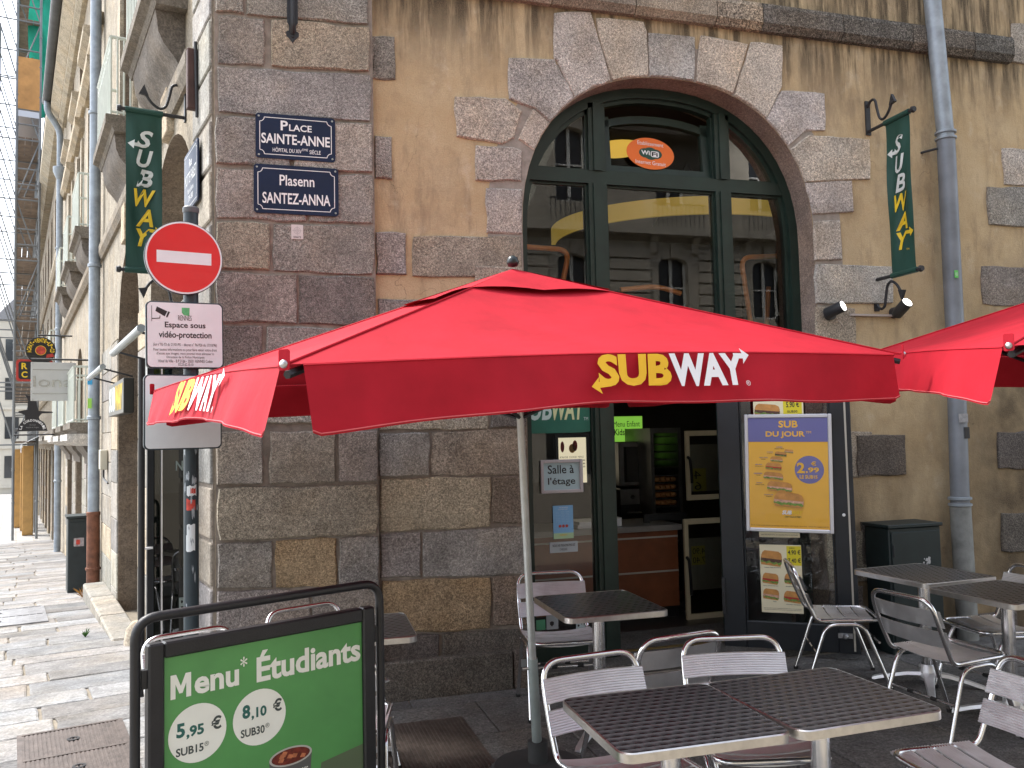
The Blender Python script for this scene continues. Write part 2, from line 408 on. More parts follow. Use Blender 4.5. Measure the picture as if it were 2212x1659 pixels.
while t < 23.6 and cnt < 300:
    rowh = random.uniform(.34,.52) if t < 8 else .46
    o = max(-.30, -(.29+.238*t)/.971) if t < .15 else .03
    omax = 3.2 if t < 6 else 2.6
    o -= random.uniform(0,.25)*(t>.2 and 0)
    while o < omax and cnt < 300:
        ln = random.uniform(.55,1.15)
        g = random.choice([.17,.20,.23,.25,.27,.24,.26]); wm = random.uniform(.96,1.05)
        g2 = random.uniform(.008,.024)
        if slab_obj(t+.004, t+rowh-.004, o+.004, o+ln-g2, (g*wm*1.02, g, g/wm*.98)): cnt += 1
        o += ln
    t += rowh
# terrace slabs in front of the shop
terr = bpy.data.objects.new('terrace_pavement', None); col.objects.link(terr)
tag(terr, 'dark grey slabs of the cafe terrace', kind='structure')
random.seed(5)
dark = granite('terrace_slab_stone', .35, True, grain=90.0, contrast=.35)
COV2 = [G(880,1580), G(1060,1530), G(1140,1660)]
def tslab(x0,x1,y0,y1):
    g = random.uniform(.11,.15); b = MB(); h = random.uniform(-.002,.002)
    P = [(x0,y0),(x1,y0),(x1,y1),(x0,y1)]
    b.hexa([(x,y,-.02) for x,y in P]+[(x,y,h) for x,y in P])
    return b.build('paving_slab', dark, terr, bevel=.004, color=(g*1.0,g*.985,g*.96))
y = -4.4; k = 0
while y < -.12:
    x = .42 + (.38 if k%2 else 0) + y*-.0
    x -= .4
    while x < 9:
        x1 = x+.78
        if not (x1 < .3): tslab(max(x,.30)+.004, x1-.004, y+.004, min(y+.59,-.10)-.004)
        x = x1
    y += .59; k += 1

# ================================================================ corner building
bld = thing('corner_building', 'old granite and ochre rendered corner building with arched shopfront on the square', 'building')
CR = dict(g=(.305,.282,.258), g2=(.35,.325,.296), t=(.36,.315,.25), b=(.50,.43,.33), d=(.15,.13,.115), p=(.52,.455,.39), q=(.48,.445,.41), o=(.37,.27,.165), br=(.25,.20,.155), k=(.235,.212,.19))
def jc(c, a=.10):
    k = random.uniform(1-a,1+a); return (c[0]*k*random.uniform(.97,1.03), c[1]*k, c[2]*k*random.uniform(.96,1.04))
def wall_mesh(outline, holes, mapf):
    loops = [[Vector((a,b_,0)) for a,b_ in L_] for L_ in [outline]+holes]
    tri = tessellate_polygon(loops); V = [q for L_ in loops for q in L_]
    b = MB(); b.add([mapf(q.x,q.y) for q in V], [tuple(t_) for t_ in tri]); return b
def archloop(c, half, z0, zs, rise, n=2.25, k=28):
    P = [(c-half,z0),(c-half,zs)]
    for i in range(1,k):
        an = math.pi - math.pi*i/k; ca, sa = math.cos(an), math.sin(an)
        P.append((c+half*math.copysign(abs(ca)**(2/n),ca), zs+rise*abs(sa)**(2/n)))
    return P + [(c+half,zs),(c+half,z0)]
ARC = archloop(3.25, 1.195, -.2, 3.15, 1.185)
fm = lambda Y: (lambda x, z: Vector((x,Y,z)))
front = wall_mesh([(0.0,-.3),(14,-.3),(14,10.2),(0.0,10.2)], [ARC], fm(0.0)).build('front_wall', PLAST, bld)
# reveal of the big arch
def reveal(loop, f0, f1, name, m, parent, color=None):
    b = MB(); n = len(loop)
    b.v += [f0(*q) for q in loop] + [f1(*q) for q in loop]
    for i in range(n-1): b.f.append((i,i+1,n+i+1,n+i))
    return b.build(name, m, parent, smooth=30, color=color)
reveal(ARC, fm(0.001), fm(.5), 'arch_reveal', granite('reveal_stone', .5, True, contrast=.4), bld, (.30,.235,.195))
# closed shell so that daylight does not leak through
sh = MB()
sh.box((14,-.02,-.3),(14.3,9,10.2)); sh.box((-1.6,8.7,-.8),(14,9,10.2)); sh.hexa([(0.03,.02,9.9),(14,.02,9.9),(14,9,9.9),(-2.1,8.9,9.9),(0.03,.02,10.2),(14,.02,10.2),(14,9,10.2),(-2.1,8.9,10.2)])
sh.build('rear_shell', MORT, bld)

def stone(poly, c, base=0.0, proud=.011, parent=None, name='stone', jit=.009, inset=.008, mapf=None, m=None):
    """irregular dressed stone from an outline in wall coordinates (x,z)"""
    P = []; n0 = len(poly)
    for i in range(n0):
        a = Vector(poly[i]); b_ = Vector(poly[(i+1)%n0]); k = max(2, min(6, int((b_-a).length/.09)))
        for q in range(k):
            u = q/k; w_ = a.lerp(b_, u)
            if 0 < q: w_ += Vector((random.uniform(-jit,jit), random.uniform(-jit,jit)))
            else: w_ += (Vector((sum(p[0] for p in poly)/n0, sum(p[1] for p in poly)/n0))-w_)*random.uniform(0,.035)
            P.append(w_)
    cx = sum(p.x for p in P)/len(P); cz = sum(p.y for p in P)/len(P); n = len(P)
    mf = mapf or (lambda x, z, o: Vector((x, -o, z)))
    proud *= random.uniform(1.0,2.0)
    b = MB(); tl = random.uniform(-.004,.004); tl2 = random.uniform(-.004,.004)
    inn = []
    for p in P:
        d = Vector((cx,cz))-p; L_ = max(d.length, .01); inn.append(p + d*(inset*random.uniform(.7,1.6)/L_))
    b.v += [mf(p.x,p.y,base-.002) for p in P] + [mf(p.x,p.y,base+proud*.45) for p in P] + [mf(p.x,p.y,base+proud+tl*(p.x-cx)*2+tl2*(p.y-cz)*2) for p in inn]
    for i in range(n):
        j = (i+1)%n; b.f += [(i,j,n+j,n+i),(n+i,n+j,2*n+j,2*n+i)]
    b.f.append(tuple(range(2*n,3*n)))
    return b.build(name, m or GRAN, parent or front, color=jc(c))
CA4 = lambda x,y: (438.9+.4299*x, .4299*y)
CC5 = lambda x,y: (274.3+.3968*x, 658.3+.3968*y)
C19 = lambda x,y: (1042.3+.4298*x, .4298*y)
C30 = lambda x,y: (1645.8+.4629*x, .4629*y)
C31 = lambda x,y: (1645.8+.3307*x, 658.3+.3307*y)
def fx(crop, pts, Y=0.0): return [(lambda q: (q.x,q.z))(F(*crop(x,y), Y)) for x,y in pts]
def quad(crop, x0,x1,ya,yb,yc,yd,Y=0.0): return fx(crop, [(x0,ya),(x1,yb),(x1,yd),(x0,yc)], Y)
random.seed(3)
# --- corner pier, a hand's breadth proud of the render
PR = .05
pier = MB().box((0.004,-PR,-.12),(1.012,.002,10.1)).build('corner_pier', MORT, bld)
prow = [ # z from crop rows (left-top, right-top, left-bottom, right-bottom) and stones across
  (CA4,(-240,-175,-140,-70),[(60,400,'g'),(412,832,'g2')]),
  (CA4,(-125,-60,62,128),[(62,205,'g2'),(215,832,'g')]),
  (CA4,(78,140,322,362),[(74,305,'g'),(335,836,'t')]),
  (CA4,(336,380,565,612),[(68,842,'g')]),
  (CA4,(588,626,822,868),[(62,440,'g'),(450,850,'g2')]),
  (CA4,(842,884,1098,1128),[(62,520,'g'),(530,854,'g')]),
  (CA4,(1114,1146,1352,1380),[(64,335,'t'),(350,856,'g')]),
  (CA4,(1366,1396,1618,1638),[(64,470,'g'),(480,860,'k')]),
  (CA4,(1634,1654,1880,1892),[(64,300,'k'),(312,862,'g')]),
  (CA4,(1896,1908,2125,2130),[(64,580,'g2'),(592,864,'k')]),
  (CC5,(690,684,984,960),[(482,742,'g2'),(776,1136,'t'),(1150,1362,'g')]),
  (CC5,(998,974,1286,1242),[(482,1370,'t')]),
  (CC5,(1300,1256,1544,1530),[(482,792,'g'),(808,1142,'o'),(1154,1374,'g')]),
  (CC5,(1558,1544,1840,1790),[(482,1000,'g'),(1012,1376,'g')]),
  (CC5,(1854,1804,2120,2050),[(482,760,'d'),(772,1378,'d')]),
]
PIERZ = []
for crop,(a,b_,c,d),sts in prow:
    for (x0,x1,ck) in sts:
        w_ = lambda u,p,q: p+(q-p)*u
        full0, full1 = sts[0][0], sts[-1][1]
        u0 = (x0-full0)/(full1-full0); u1 = (x1-full0)/(full1-full0)
        P = fx(crop, [(x0,w_(u0,a,b_)),(x1,w_(u1,a,b_)),(x1,w_(u1,c,d)),(x0,w_(u0,c,d))], -PR)
        P = [(min(max(q[0],.012),1.006),q[1]) for q in P]
        stone(P, CR[ck], base=PR, proud=.012, parent=pier)
    q0 = fx(crop, [(sts[0][0],a),(sts[0][0],c)], -PR); PIERZ.append((q0[1][1], q0[0][1]))
# --- coursed stone below the arch springing, between pier and shopfront
mb = MB().box((1.012,-.004,-.12),(2.052,.001,2.02)); mb.build('mortar_bed', MORT, bld)
for (x0,x1,a,b_,c,d,ck) in [(1372,1968,592,586,682,676,'b'),(1978,2170,586,584,668,664,'k'),(1372,1644,700,694,932,928,'g2'),(1656,2172,694,672,928,926,'t'),
    (1372,1978,944,938,1236,1206,'b'),(1986,2172,934,930,1190,1186,'br'),(1378,1596,1248,1238,1488,1482,'g'),(1606,2174,1236,1204,1482,1466,'g2'),
    (1380,1978,1498,1482,1790,1760,'o'),(1986,2178,1480,1474,1750,1744,'br'),(1380,1700,1804,1790,2060,2040,'d'),(1712,2178,1788,1760,2038,2016,'d')]:
    stone([(min(max(q[0],1.020),2.046),q[1]) for q in quad(CC5,x0,x1,a,b_,c,d)], CR[ck], base=.003)
# rows hidden behind the parasol
for z0,z1,sts in [(1.98,2.30,[(1.03,1.62,'t'),(1.635,2.04,'g')]),(2.315,2.62,[(1.03,1.36,'g'),(1.375,2.04,'t')])]:
    for a,b_,ck in sts: stone([(a,z1),(b_,z1),(b_,z0),(a,z0)], CR[ck], base=.001)
# --- quoins beside the pier and jamb stones of the arch
for P,ck in [([(842,182),(962,186),(966,404),(848,398)],'k'),([(862,684),(946,690),(948,906),(864,900)],'g'),([(866,1168),(1018,1172),(1022,1384),(868,1380)],'g'),
    ([(1046,1188),(1598,1190),(1602,1392),(1050,1388)],'t'),
    ([(1258,484),(1520,496),(1604,560),(1560,694),(1500,728),(1268,690)],'p'),([(1368,732),(1560,742),(1600,760),(1598,914),(1368,908)],'q'),([(1420,946),(1600,952),(1602,1180),(1422,1172)],'q')]:
    stone(fx(CA4,P), CR[ck], base=.001)
# --- voussoirs; inner edges follow the arch
def near_arch(q):
    best = None
    for i in range(1, len(ARC)-2):
        a = Vector(ARC[i]); b_ = Vector(ARC[i+1]); d = b_-a; u = max(0,min(1,(Vector(q)-a).dot(d)/max(d.length_squared,1e-9))); p = a+d*u
        if best is None or (p-Vector(q)).length < best[0]: best = ((p-Vector(q)).length, p)
    c = Vector((3.25,3.2)); return tuple(best[1]+(best[1]-c).normalized()*.004) if best[0] < .10 else q
ring = archloop(3.25, 1.197, .1, 3.15, 1.187); outer_ = archloop(3.25, 1.45, .1, 3.15, 1.45)
b = MB(); n_ = len(ring); b.v += [Vector((x,-.0035,z)) for x,z in ring]+[Vector((x,-.0035,z)) for x,z in outer_]
for i in range(n_-1): b.f.append((i,i+1,n_+i+1,n_+i))
b.build('mortar_ring', mat('pale_mortar', (.30,.265,.23), .95, var=.25, vs=14, bump=.5, bs=120), bld)
def vous(crop, pts, ck, **k):
    P = fx(crop, pts); cx_ = sum(q[0] for q in P)/len(P); cz_ = sum(q[1] for q in P)/len(P)
    P = [(cx_+(q[0]-cx_)*1.025, cz_+(q[1]-cz_)*1.025) for q in P]
    P = [near_arch(q) for q in P]; stone(P, CR[ck], base=.001, proud=.012, name='voussoir', jit=.004, **k)
for P,ck in [([(360,72),(540,64),(638,404),(552,436),(456,484),(376,312),(360,298)],'q'),([(568,94),(806,112),(822,164),(830,388),(735,393),(648,404),(606,270)],'p'),
    ([(832,170),(1062,190),(1060,414),(945,398),(838,388)],'q'),([(1094,180),(1330,226),(1250,484),(1160,448),(1070,416)],'p'),
    ([(1346,216),(1500,234),(1500,440),(1412,602),(1335,545),(1260,490)],'p'),([(1500,458),(1714,474),(1720,658),(1622,660),(1530,736),(1475,668),(1418,606)],'q'),
    ([(132,294),(358,304),(450,482),(380,530),(310,594),(262,548),(132,500)],'q'),([(252,550),(306,600),(255,660),(208,734),(178,700)],'p')]:
    vous(C19, P, ck)
for P,ck in [([(142,692),(214,634),(494,654),(500,838),(196,850),(170,775)],'p'),([(206,856),(414,846),(424,990),(236,1000),(222,930)],'q'),
    ([(238,1034),(360,1032),(370,1214),(243,1216)],'q'),([(246,1234),(600,1246),(606,1414),(250,1416)],'q'),([(250,1434),(430,1440),(436,1640),(252,1650)],'t')]:
    vous(C30, P, ck)
for z0,z1,x1 in [(2.02,2.28,4.95),(1.68,1.99,4.70),(1.30,1.65,4.9),(.92,1.27,4.66),(.5,.88,4.9),(.05,.46,4.75)]:
    stone([(4.445,z1),(x1,z1),(x1,z0),(4.445,z0)], CR[random.choice(['k','t','d'])], base=.001)
for z0,z1 in [(2.53,2.86),(2.20,2.50)]: stone([(1.70,z1),(2.045,z1),(2.045,z0),(1.70,z0)], CR['t'], base=.012, proud=.006)
# --- quoins towards the right-hand neighbour
for crop,P,ck in [(C30,[(1116,692),(1420,702),(1420,880),(1128,862)],'q'),(C30,[(1046,872),(1420,886),(1420,1070),(1054,1050)],'g2'),(C30,[(1022,1242),(1420,1256),(1420,1440),(1026,1420)],'k'),
    (C30,[(1158,108),(1420,140),(1420,330),(1166,290)],'g2'),(C31,[(604,850),(932,846),(938,1110),(616,1120)],'d'),(C31,[(640,1416),(898,1410),(905,1700),(650,1700)],'d'),
    (C31,[(1532,830),(1900,826),(1900,1070),(1536,1072)],'d'),(C31,[(1556,1358),(1900,1352),(1900,1610),(1560,1612)],'d')]:
    stone(fx(crop,P), CR[ck], base=.001)
# --- string course of dark stones and the plinth
def course(x0, x1, z0, z1, y0, c, m=GRAN, parent=bld, name='string_course_stone', top=.0):
    b = MB(); P = [(y0*0-.0,z0),(-y0*.55,z0),(-y0,z0+.05),(-y0,z1-.04),(-y0*.8,z1),(.0,z1)]
    b.v += [Vector((x0,p[0]+.001,p[1])) for p in P]+[Vector((x1,p[0]+.001,p[1])) for p in P]; n = len(P)
    b.f += [tuple(range(n)), tuple(range(n,2*n))[::-1]]+[(i,n+i,n+(i+1)%n,(i+1)%n) for i in range(n)]
    return b.build(name, m, parent, color=jc(c,.14))
STAIN = granite('stained_granite', .7, True, grain=120, contrast=.8)
xs = [1.02,1.62,2.30,2.95,3.62,4.02,4.75,5.42,6.05,6.47]
for i in range(len(xs)-1):
    course(xs[i]+.004, xs[i+1]-.004, 4.775, 4.985, .085, (.33,.28,.22) if xs[i] < 3.9 else (.135,.125,.11), GRAN if xs[i] < 3.6 else STAIN)
for x0,x1,z1 in [(1.02,1.9,.24),(1.905,2.05,.24)]:
    MB().box((x0,-.07,-.02),(x1-.004,-.004,z1)).build('plinth_stone', GRAN, bld, bevel=.012, color=jc(CR['d']))
MB().box((4.47,-.05,-.02),(6.2,-.004,.16)).build('plinth_stone', GRAN, bld, bevel=.012, color=jc(CR['d']))
# sill stones above the string course (upper storey)
for x0,x1,z0,z1,ck in [(2.3,2.95,5.0,5.25,'q'),(2.97,3.55,5.0,5.25,'q'),(1.05,1.4,5.0,5.4,'g')]:
    stone([(x0,z1),(x1,z1),(x1,z0),(x0,z0)], CR[ck], base=.001)

# ================================================================ street side of the corner building
lm = lambda off: (lambda t, z: LW(t,off,z))
LPL = granite('street_facade_stone', .25, True, grain=70, contrast=.28)
LAR = [(1.72,1.16,3.0,1.15), (4.68,.95,2.95,.95), (8.95,1.0,2.7,.95), (11.9,1.0,2.6,.95), (15.0,1.0,2.5,.95)]
def rect(t0,t1,z0,z1): return [(t0,z0),(t0,z1),(t1,z1),(t1,z0)]
WIN1 = [(1.72,5.15,7.5),(4.68,5.15,7.5),(8.95,5.0,7.3),(11.9,5.0,7.3),(15.0,5.0,7.3)]
def lwall(name, parent, t0, t1, ztop, arches, wins, color):
    hol = [archloop(c,h,-1.6,zs,r_,2.0,20) for c,h,zs,r_ in arches if t0 < c < t1]
    hol += [rect(c-.5,c+.5,z0,z1) for c,z0,z1 in wins if t0 < c < t1]
    ob = wall_mesh([(t0,-2.5),(t1,-2.5),(t1,ztop),(t0,ztop)], hol, lm(0.0)).build(name, LPL, parent, color=color)
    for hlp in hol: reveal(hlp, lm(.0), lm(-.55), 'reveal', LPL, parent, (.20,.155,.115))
    return ob
lw = lwall('street_wall', bld, 0.0, 7.75, 10.2, LAR, WIN1, (.31,.275,.22))
def lstone(t0,t1,z0,z1,c,parent,o0=-.5,o1=.014,bevel=.006):
    b = MB(); b.hexa([LW(t0,o0,z0),LW(t1,o0,z0),LW(t1,o1,z0),LW(t0,o1,z0),LW(t0,o0,z1),LW(t1,o0,z1),LW(t1,o1,z1),LW(t0,o1,z1)])
    return b.build('stone', LPL, parent, bevel=bevel, color=jc(c,.12))
random.seed(21)
# corner pier return, in the same courses as its front
pret = MB(); pret.hexa([LW(.006,-.3,-.2),LW(.60,-.3,-.2),LW(.60,.012,-.2),LW(.006,.012,-.2),LW(.006,-.3,10.1),LW(.60,-.3,10.1),LW(.60,.012,10.1),LW(.006,.012,10.1)])
pret = pret.build('corner_pier_return', MORT, bld)
for z0,z1 in PIERZ:
    lstone(.010,.60,z0+.004,z1-.004,random.choice([(.30,.29,.27),(.27,.26,.245),(.32,.285,.235)]),pret,-.2,.028,.008)
def pierstack(t0,t1,ztop,parent,h=.42,base=None):
    z = -SLOPE*t1-.2 if base is None else base
    while z < ztop:
        z1 = min(z+h*random.uniform(.9,1.1), ztop); c = random.choice([(.36,.335,.29),(.32,.30,.265),(.42,.355,.265),(.28,.265,.24)])
        lstone(t0+.003,t1-.003,z+.004,z1-.004,c,parent); z = z1
pierstack(2.90,3.71,3.0,lw); pierstack(5.65,6.35,2.95,lw); pierstack(6.36,7.7,2.95,lw)
# archivolt keystones and imposts
for c,h,zs,r_ in LAR[:2]:
    lstone(c-.16,c+.16,zs+r_+.02,zs+r_+.50,(.5,.42,.3),lw,-.1,.06)
# shops behind the street arches: dark timber front with glass
def shopfront(c, h, zs, parent, z0):
    b = MB(); o = -.42
    for (a0,a1,b0,b1) in [(c-h,c+h,2.35,2.5),(c-h,c-h+.07,z0,3.9),(c+h-.07,c+h,z0,3.9),(c-.04,c+.04,z0,3.95),(c-h,c+h,z0,z0+.35)]:
        b.hexa([LW(a0,o,b0),LW(a1,o,b0),LW(a1,o+.06,b0),LW(a0,o+.06,b0),LW(a0,o,b1),LW(a1,o,b1),LW(a1,o+.06,b1),LW(a0,o+.06,b1)])
    b.build('shop_frame', DGREEN, parent)
    b = MB(); b.add([LW(c-h,o+.03,z0),LW(c+h,o+.03,z0),LW(c+h,o+.03,4.1),LW(c-h,o+.03,4.1)],[(0,1,2,3)]); b.build('pane', GLASS, parent)
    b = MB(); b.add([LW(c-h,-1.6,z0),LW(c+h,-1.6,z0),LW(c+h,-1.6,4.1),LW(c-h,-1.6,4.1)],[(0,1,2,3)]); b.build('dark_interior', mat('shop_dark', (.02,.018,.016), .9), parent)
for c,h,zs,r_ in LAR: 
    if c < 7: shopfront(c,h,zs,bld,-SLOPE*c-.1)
# floor-level string course and balconies
def lcourse(t0,t1,z0,z1,o,parent,name,c):
    b = MB(); P = [(0,z0),(o*.5,z0),(o,z0+(z1-z0)*.45),(o,z1),(0,z1)]; n = len(P)
    b.v += [LW(t0,p[0]+.001,p[1]) for p in P]+[LW(t1,p[0]+.001,p[1]) for p in P]
    b.f += [tuple(range(n)), tuple(range(n,2*n))[::-1]]+[(i,n+i,n+(i+1)%n,(i+1)%n) for i in range(n)]
    return b.build(name, LPL, parent, color=c)
lcourse(.62,7.7,4.28,4.46,.07,bld,'string_course',(.24,.21,.17))
RAILW = mat('pale_green_rail_paint', (.52,.56,.50), .5, var=.1)
def balcony(c, parent, z=4.92, half=.78, out=.30, solid=False, dz=0):
    b = MB()   # moulded slab on two scrolled corbels
    P = [(0,z-.02),(out*.72,z-.02),(out*.8,z+.03),(out,z+.06),(out,z+.15),(0,z+.15)]; n = len(P)
    b.v += [LW(c-half,p[0]+.002,p[1]) for p in P]+[LW(c+half,p[0]+.002,p[1]) for p in P]
    b.f += [tuple(range(n)), tuple(range(n,2*n))[::-1]]+[(i,n+i,n+(i+1)%n,(i+1)%n) for i in range(n)]
    sl = b.build('balcony_slab', LPL, parent, color=(.17,.15,.125))
    for cc in (c,):                            # deep ogee moulding under the slab
        b = MB()
        P = [(0.0,z-.50),(.04,z-.50),(.05,z-.40),(.09,z-.34),(.15,z-.27),(.19,z-.18),(.20,z-.09),(out*.7,z-.022),(0,z-.022)]; n = len(P)
        b.v += [LW(cc-half+.10,p[0]+.002,p[1]) for p in P]+[LW(cc+half-.10,p[0]+.002,p[1]) for p in P]
        b.f += [tuple(range(n)), tuple(range(n,2*n))[::-1]]+[(i,n+i,n+(i+1)%n,(i+1)%n) for i in range(n)]
        b.build('corbel', LPL, sl, color=(.17,.15,.13), smooth=35)
    b = MB(); zt = z+.98; o = out-.05; zb = z+.16
    b.tube([LW(c-half+.04,.0,zt),LW(c-half+.04,o,zt),LW(c+half-.04,o,zt),LW(c+half-.04,0,zt)],.02,6)
    b.tube([LW(c-half+.04,.0,zb+.03),LW(c-half+.04,o,zb+.03),LW(c+half-.04,o,zb+.03),LW(c+half-.04,0,zb+.03)],.014,5)
    b.tube([LW(c-half+.04,o,zt-.12),LW(c+half-.04,o,zt-.12)],.009,5)
    k = int(2*half/.11)
    for i in range(k+1): tt = c-half+.04+(2*half-.08)*i/k; b.tube([LW(tt,o,zb),LW(tt,o,zt)],.011,5)
    for i in range(k): tt = c-half+.04+(2*half-.08)*(i+.5)/k; b.tube([LW(tt,o,zt-.12),LW(tt-.02,o,zt-.06),LW(tt,o,zt)],.008,4)
    for i in range(1,4): b.tube([LW(c-half+.04,o*i/4,zb),LW(c-half+.04,o*i/4,zt)],.011,5)
    b.build('railing', RAILW, sl)
    return sl
SHUT = mat('olive_shutter_paint', (.27,.29,.21), .7, var=.1)
def upper_window(c, z0, z1, parent):
    o = -.30; b = MB()
    for (a0,a1,b0,b1) in [(c-.5,c-.43,z0,z1),(c+.43,c+.5,z0,z1),(c-.035,c+.035,z0,z1),(c-.5,c+.5,z1-.08,z1),(c-.5,c+.5,z0+1.5,z0+1.56)]:
        b.hexa([LW(a0,o,b0),LW(a1,o,b0),LW(a1,o+.05,b0),LW(a0,o+.05,b0),LW(a0,o,b1),LW(a1,o,b1),LW(a1,o+.05,b1),LW(a0,o+.05,b1)])
    fr = b.build('window', mat('white_window_paint', (.62,.62,.58), .5, var=.06), parent)
    b = MB(); b.add([LW(c-.5,o+.02,z0),LW(c+.5,o+.02,z0),LW(c+.5,o+.02,z1),LW(c-.5,o+.02,z1)],[(0,1,2,3)]); b.build('pane', mat('dark_pane', (.03,.035,.04), .08, spec=.8), fr)
    for s in (-1,1):
        b = MB(); a0 = c+s*.5; a1 = c+s*.80
        b.hexa([LW(a0,.002,z0),LW(a1,.002,z0),LW(a1,.045,z0),LW(a0,.045,z0),LW(a0,.002,z1),LW(a1,.002,z1),LW(a1,.045,z1),LW(a0,.045,z1)]); b.build('architrave', LPL, fr, color=(.40,.35,.275))
    lcourse(c-.9,c+.9,z1+.15,z1+.35,.16,parent,'lintel_cornice',(.40,.34,.25))
for c,z0,z1 in WIN1[:2]: upper_window(c,z0,z1,bld); balcony(c,bld)
# ================================================================ arched shopfront (part of the building)
YF = .25
shop = MB()
def offset_loop(loop, d):
    out = []
    n = len(loop)
    for i, q in enumerate(loop):
        a = Vector(loop[max(i-1,0)]); b_ = Vector(loop[min(i+1,n-1)]); t_ = (b_-a).normalized(); nn = Vector((t_.y,-t_.x)); out.append((q[0]+nn.x*d, q[1]+nn.y*d))
    return out
inner = offset_loop(ARC, .075)
b = MB(); n = len(ARC)
for Y in (YF-.05, YF+.06):
    b.v += [Vector((x,Y,z)) for x,z in ARC] + [Vector((x,Y,z)) for x,z in inner]
for i in range(n-1):
    b.f += [(i,i+1,n+i+1,n+i),(2*n+i,2*n+i+1,3*n+i+1,3*n+i),(n+i,n+i+1,3*n+i+1,3*n+i)]
shopf = b.build('shopfront', DGREEN, bld, smooth=30)
inner2 = offset_loop(ARC, .105)
b = MB()
for Y in (YF-.02, YF+.04): b.v += [Vector((x,Y,z)) for x,z in inner] + [Vector((x,Y,z)) for x,z in inner2]
for i in range(n-1): b.f += [(i,i+1,n+i+1,n+i),(2*n+i,2*n+i+1,3*n+i+1,3*n+i),(n+i,n+i+1,3*n+i+1,3*n+i)]
b.build('bead', DGREEN, shopf, smooth=30)
def archz(x, d=.09):                          # height of the inner arch at x
    u = min(1, abs(x-3.25)/(1.195-d)); return 3.15+(1.185-d)*(1-u**2.25)**(1/2.25)
Z0 = .06
def bar(x0,x1,z0,z1,name='mullion',dy0=-.05,dy1=.06,m=DGREEN):
    b = MB(); b.box((x0,YF+dy0,z0),(x1,YF+dy1,z1))
    e = .018                                   # moulded edge beads either side
    if x1-x0 < z1-z0: b.box((x0-e,YF+dy0+.03,z0),(x0,YF+dy1-.02,z1)); b.box((x1,YF+dy0+.03,z0),(x1+e,YF+dy1-.02,z1)); b.box((x0+.035,YF+dy0-.014,z0),(x1-.035,YF+dy0,z1))
    else: b.box((x0,YF+dy0+.03,z0-e),(x1,YF+dy1-.02,z0)); b.box((x0,YF+dy0+.03,z1),(x1,YF+dy1-.02,z1+e))
    return b.build(name, m, shopf)
bar(2.655,2.785,3.66,archz(2.72,.06)+.0); bar(3.722,3.848,3.66,archz(3.78,.06))
bar(2.645,2.79,Z0,3.56); bar(3.715,3.85,Z0,3.56)
bar(2.13,4.37,3.562,3.66,'transom',-.045,.055)
# low stall riser under the side light
MB().box((2.13,YF-.03,Z0),(2.645,YF+.05,Z0+.10)).build('stall_riser', DGREEN, shopf)
def pane(poly, Y, name='pane', m=GLASS): return MB().add([(x,Y,z) for x,z in poly], [tuple(range(len(poly)))]).build(name, m, shopf)
pane([(2.13,Z0+.1),(2.645,Z0+.1),(2.645,3.56),(2.13,3.56)], YF)
pane([(2.79,2.34),(3.715,2.34),(3.715,3.56),(2.79,3.56)], YF)
pane([(3.85,Z0),(4.37,Z0),(4.37,3.56),(3.85,3.56)], YF)
xs_ = [2.15+.5*i/10 for i in range(11)]; pane([(2.15,3.66)]+[(x,archz(x)) for x in xs_]+[(2.655,3.66)], YF)
xs_ = [3.85+.5*i/10 for i in range(11)]; pane([(3.85,3.66)]+[(x,archz(x)) for x in xs_]+[(4.35,3.66)], YF)
bar(2.79,3.715,2.24,2.34,'door_head',-.045,.055)
# hopper light of the middle bay, tipped inwards
tip = R(5); hp = MB(); zb = 3.67
def hop(x,z): return Vector((x, YF+.03+(z-zb)*math.sin(tip), zb+(z-zb)*math.cos(tip)))
def hopbar(x0,x1,z0,z1): 
    P = [(x0,z0),(x1,z0),(x1,z1),(x0,z1)]; hp.hexa([hop(*q)+Vector((0,-.025,0)) for q in P]+[hop(*q)+Vector((0,.025,0)) for q in P])
hopbar(2.80,3.705,zb,zb+.06); hopbar(2.80,2.86,zb+.06,4.12); hopbar(3.645,3.705,zb+.06,4.12)
pts = [2.80+.905*i/8 for i in range(9)]
for i in range(8):
    za, zc = archz(pts[i],.16)-.02, archz(pts[i+1],.16)-.02
    P = [(pts[i],za-.06),(pts[i+1],zc-.06),(pts[i+1],zc),(pts[i],za)]
    hp.hexa([hop(*q)+Vector((0,-.025,0)) for q in P]+[hop(*q)+Vector((0,.025,0)) for q in P])
hpo = hp.build('hopper_sash', DGREEN, shopf)
MB().add([hop(2.84,zb+.04)]+[hop(x,archz(x,.16)-.05) for x in pts]+[hop(3.67,zb+.04)], [tuple(range(11))]).build('pane', glass('hopper_glass', (.75,.75,.75), 1.22), hpo)
# threshold step
MB().box((2.06,-.02,-.02),(4.45,.9,.055)).build('threshold', granite('threshold_stone', .3, True), bld, bevel=.008, color=(.10,.095,.085))
b = MB(); b.box((2.80,.30,.056),(3.71,.34,.062)); b.build('brass_threshold_strip', mat('worn_brass', (.35,.26,.10), .4, .8, var=.3), bld)

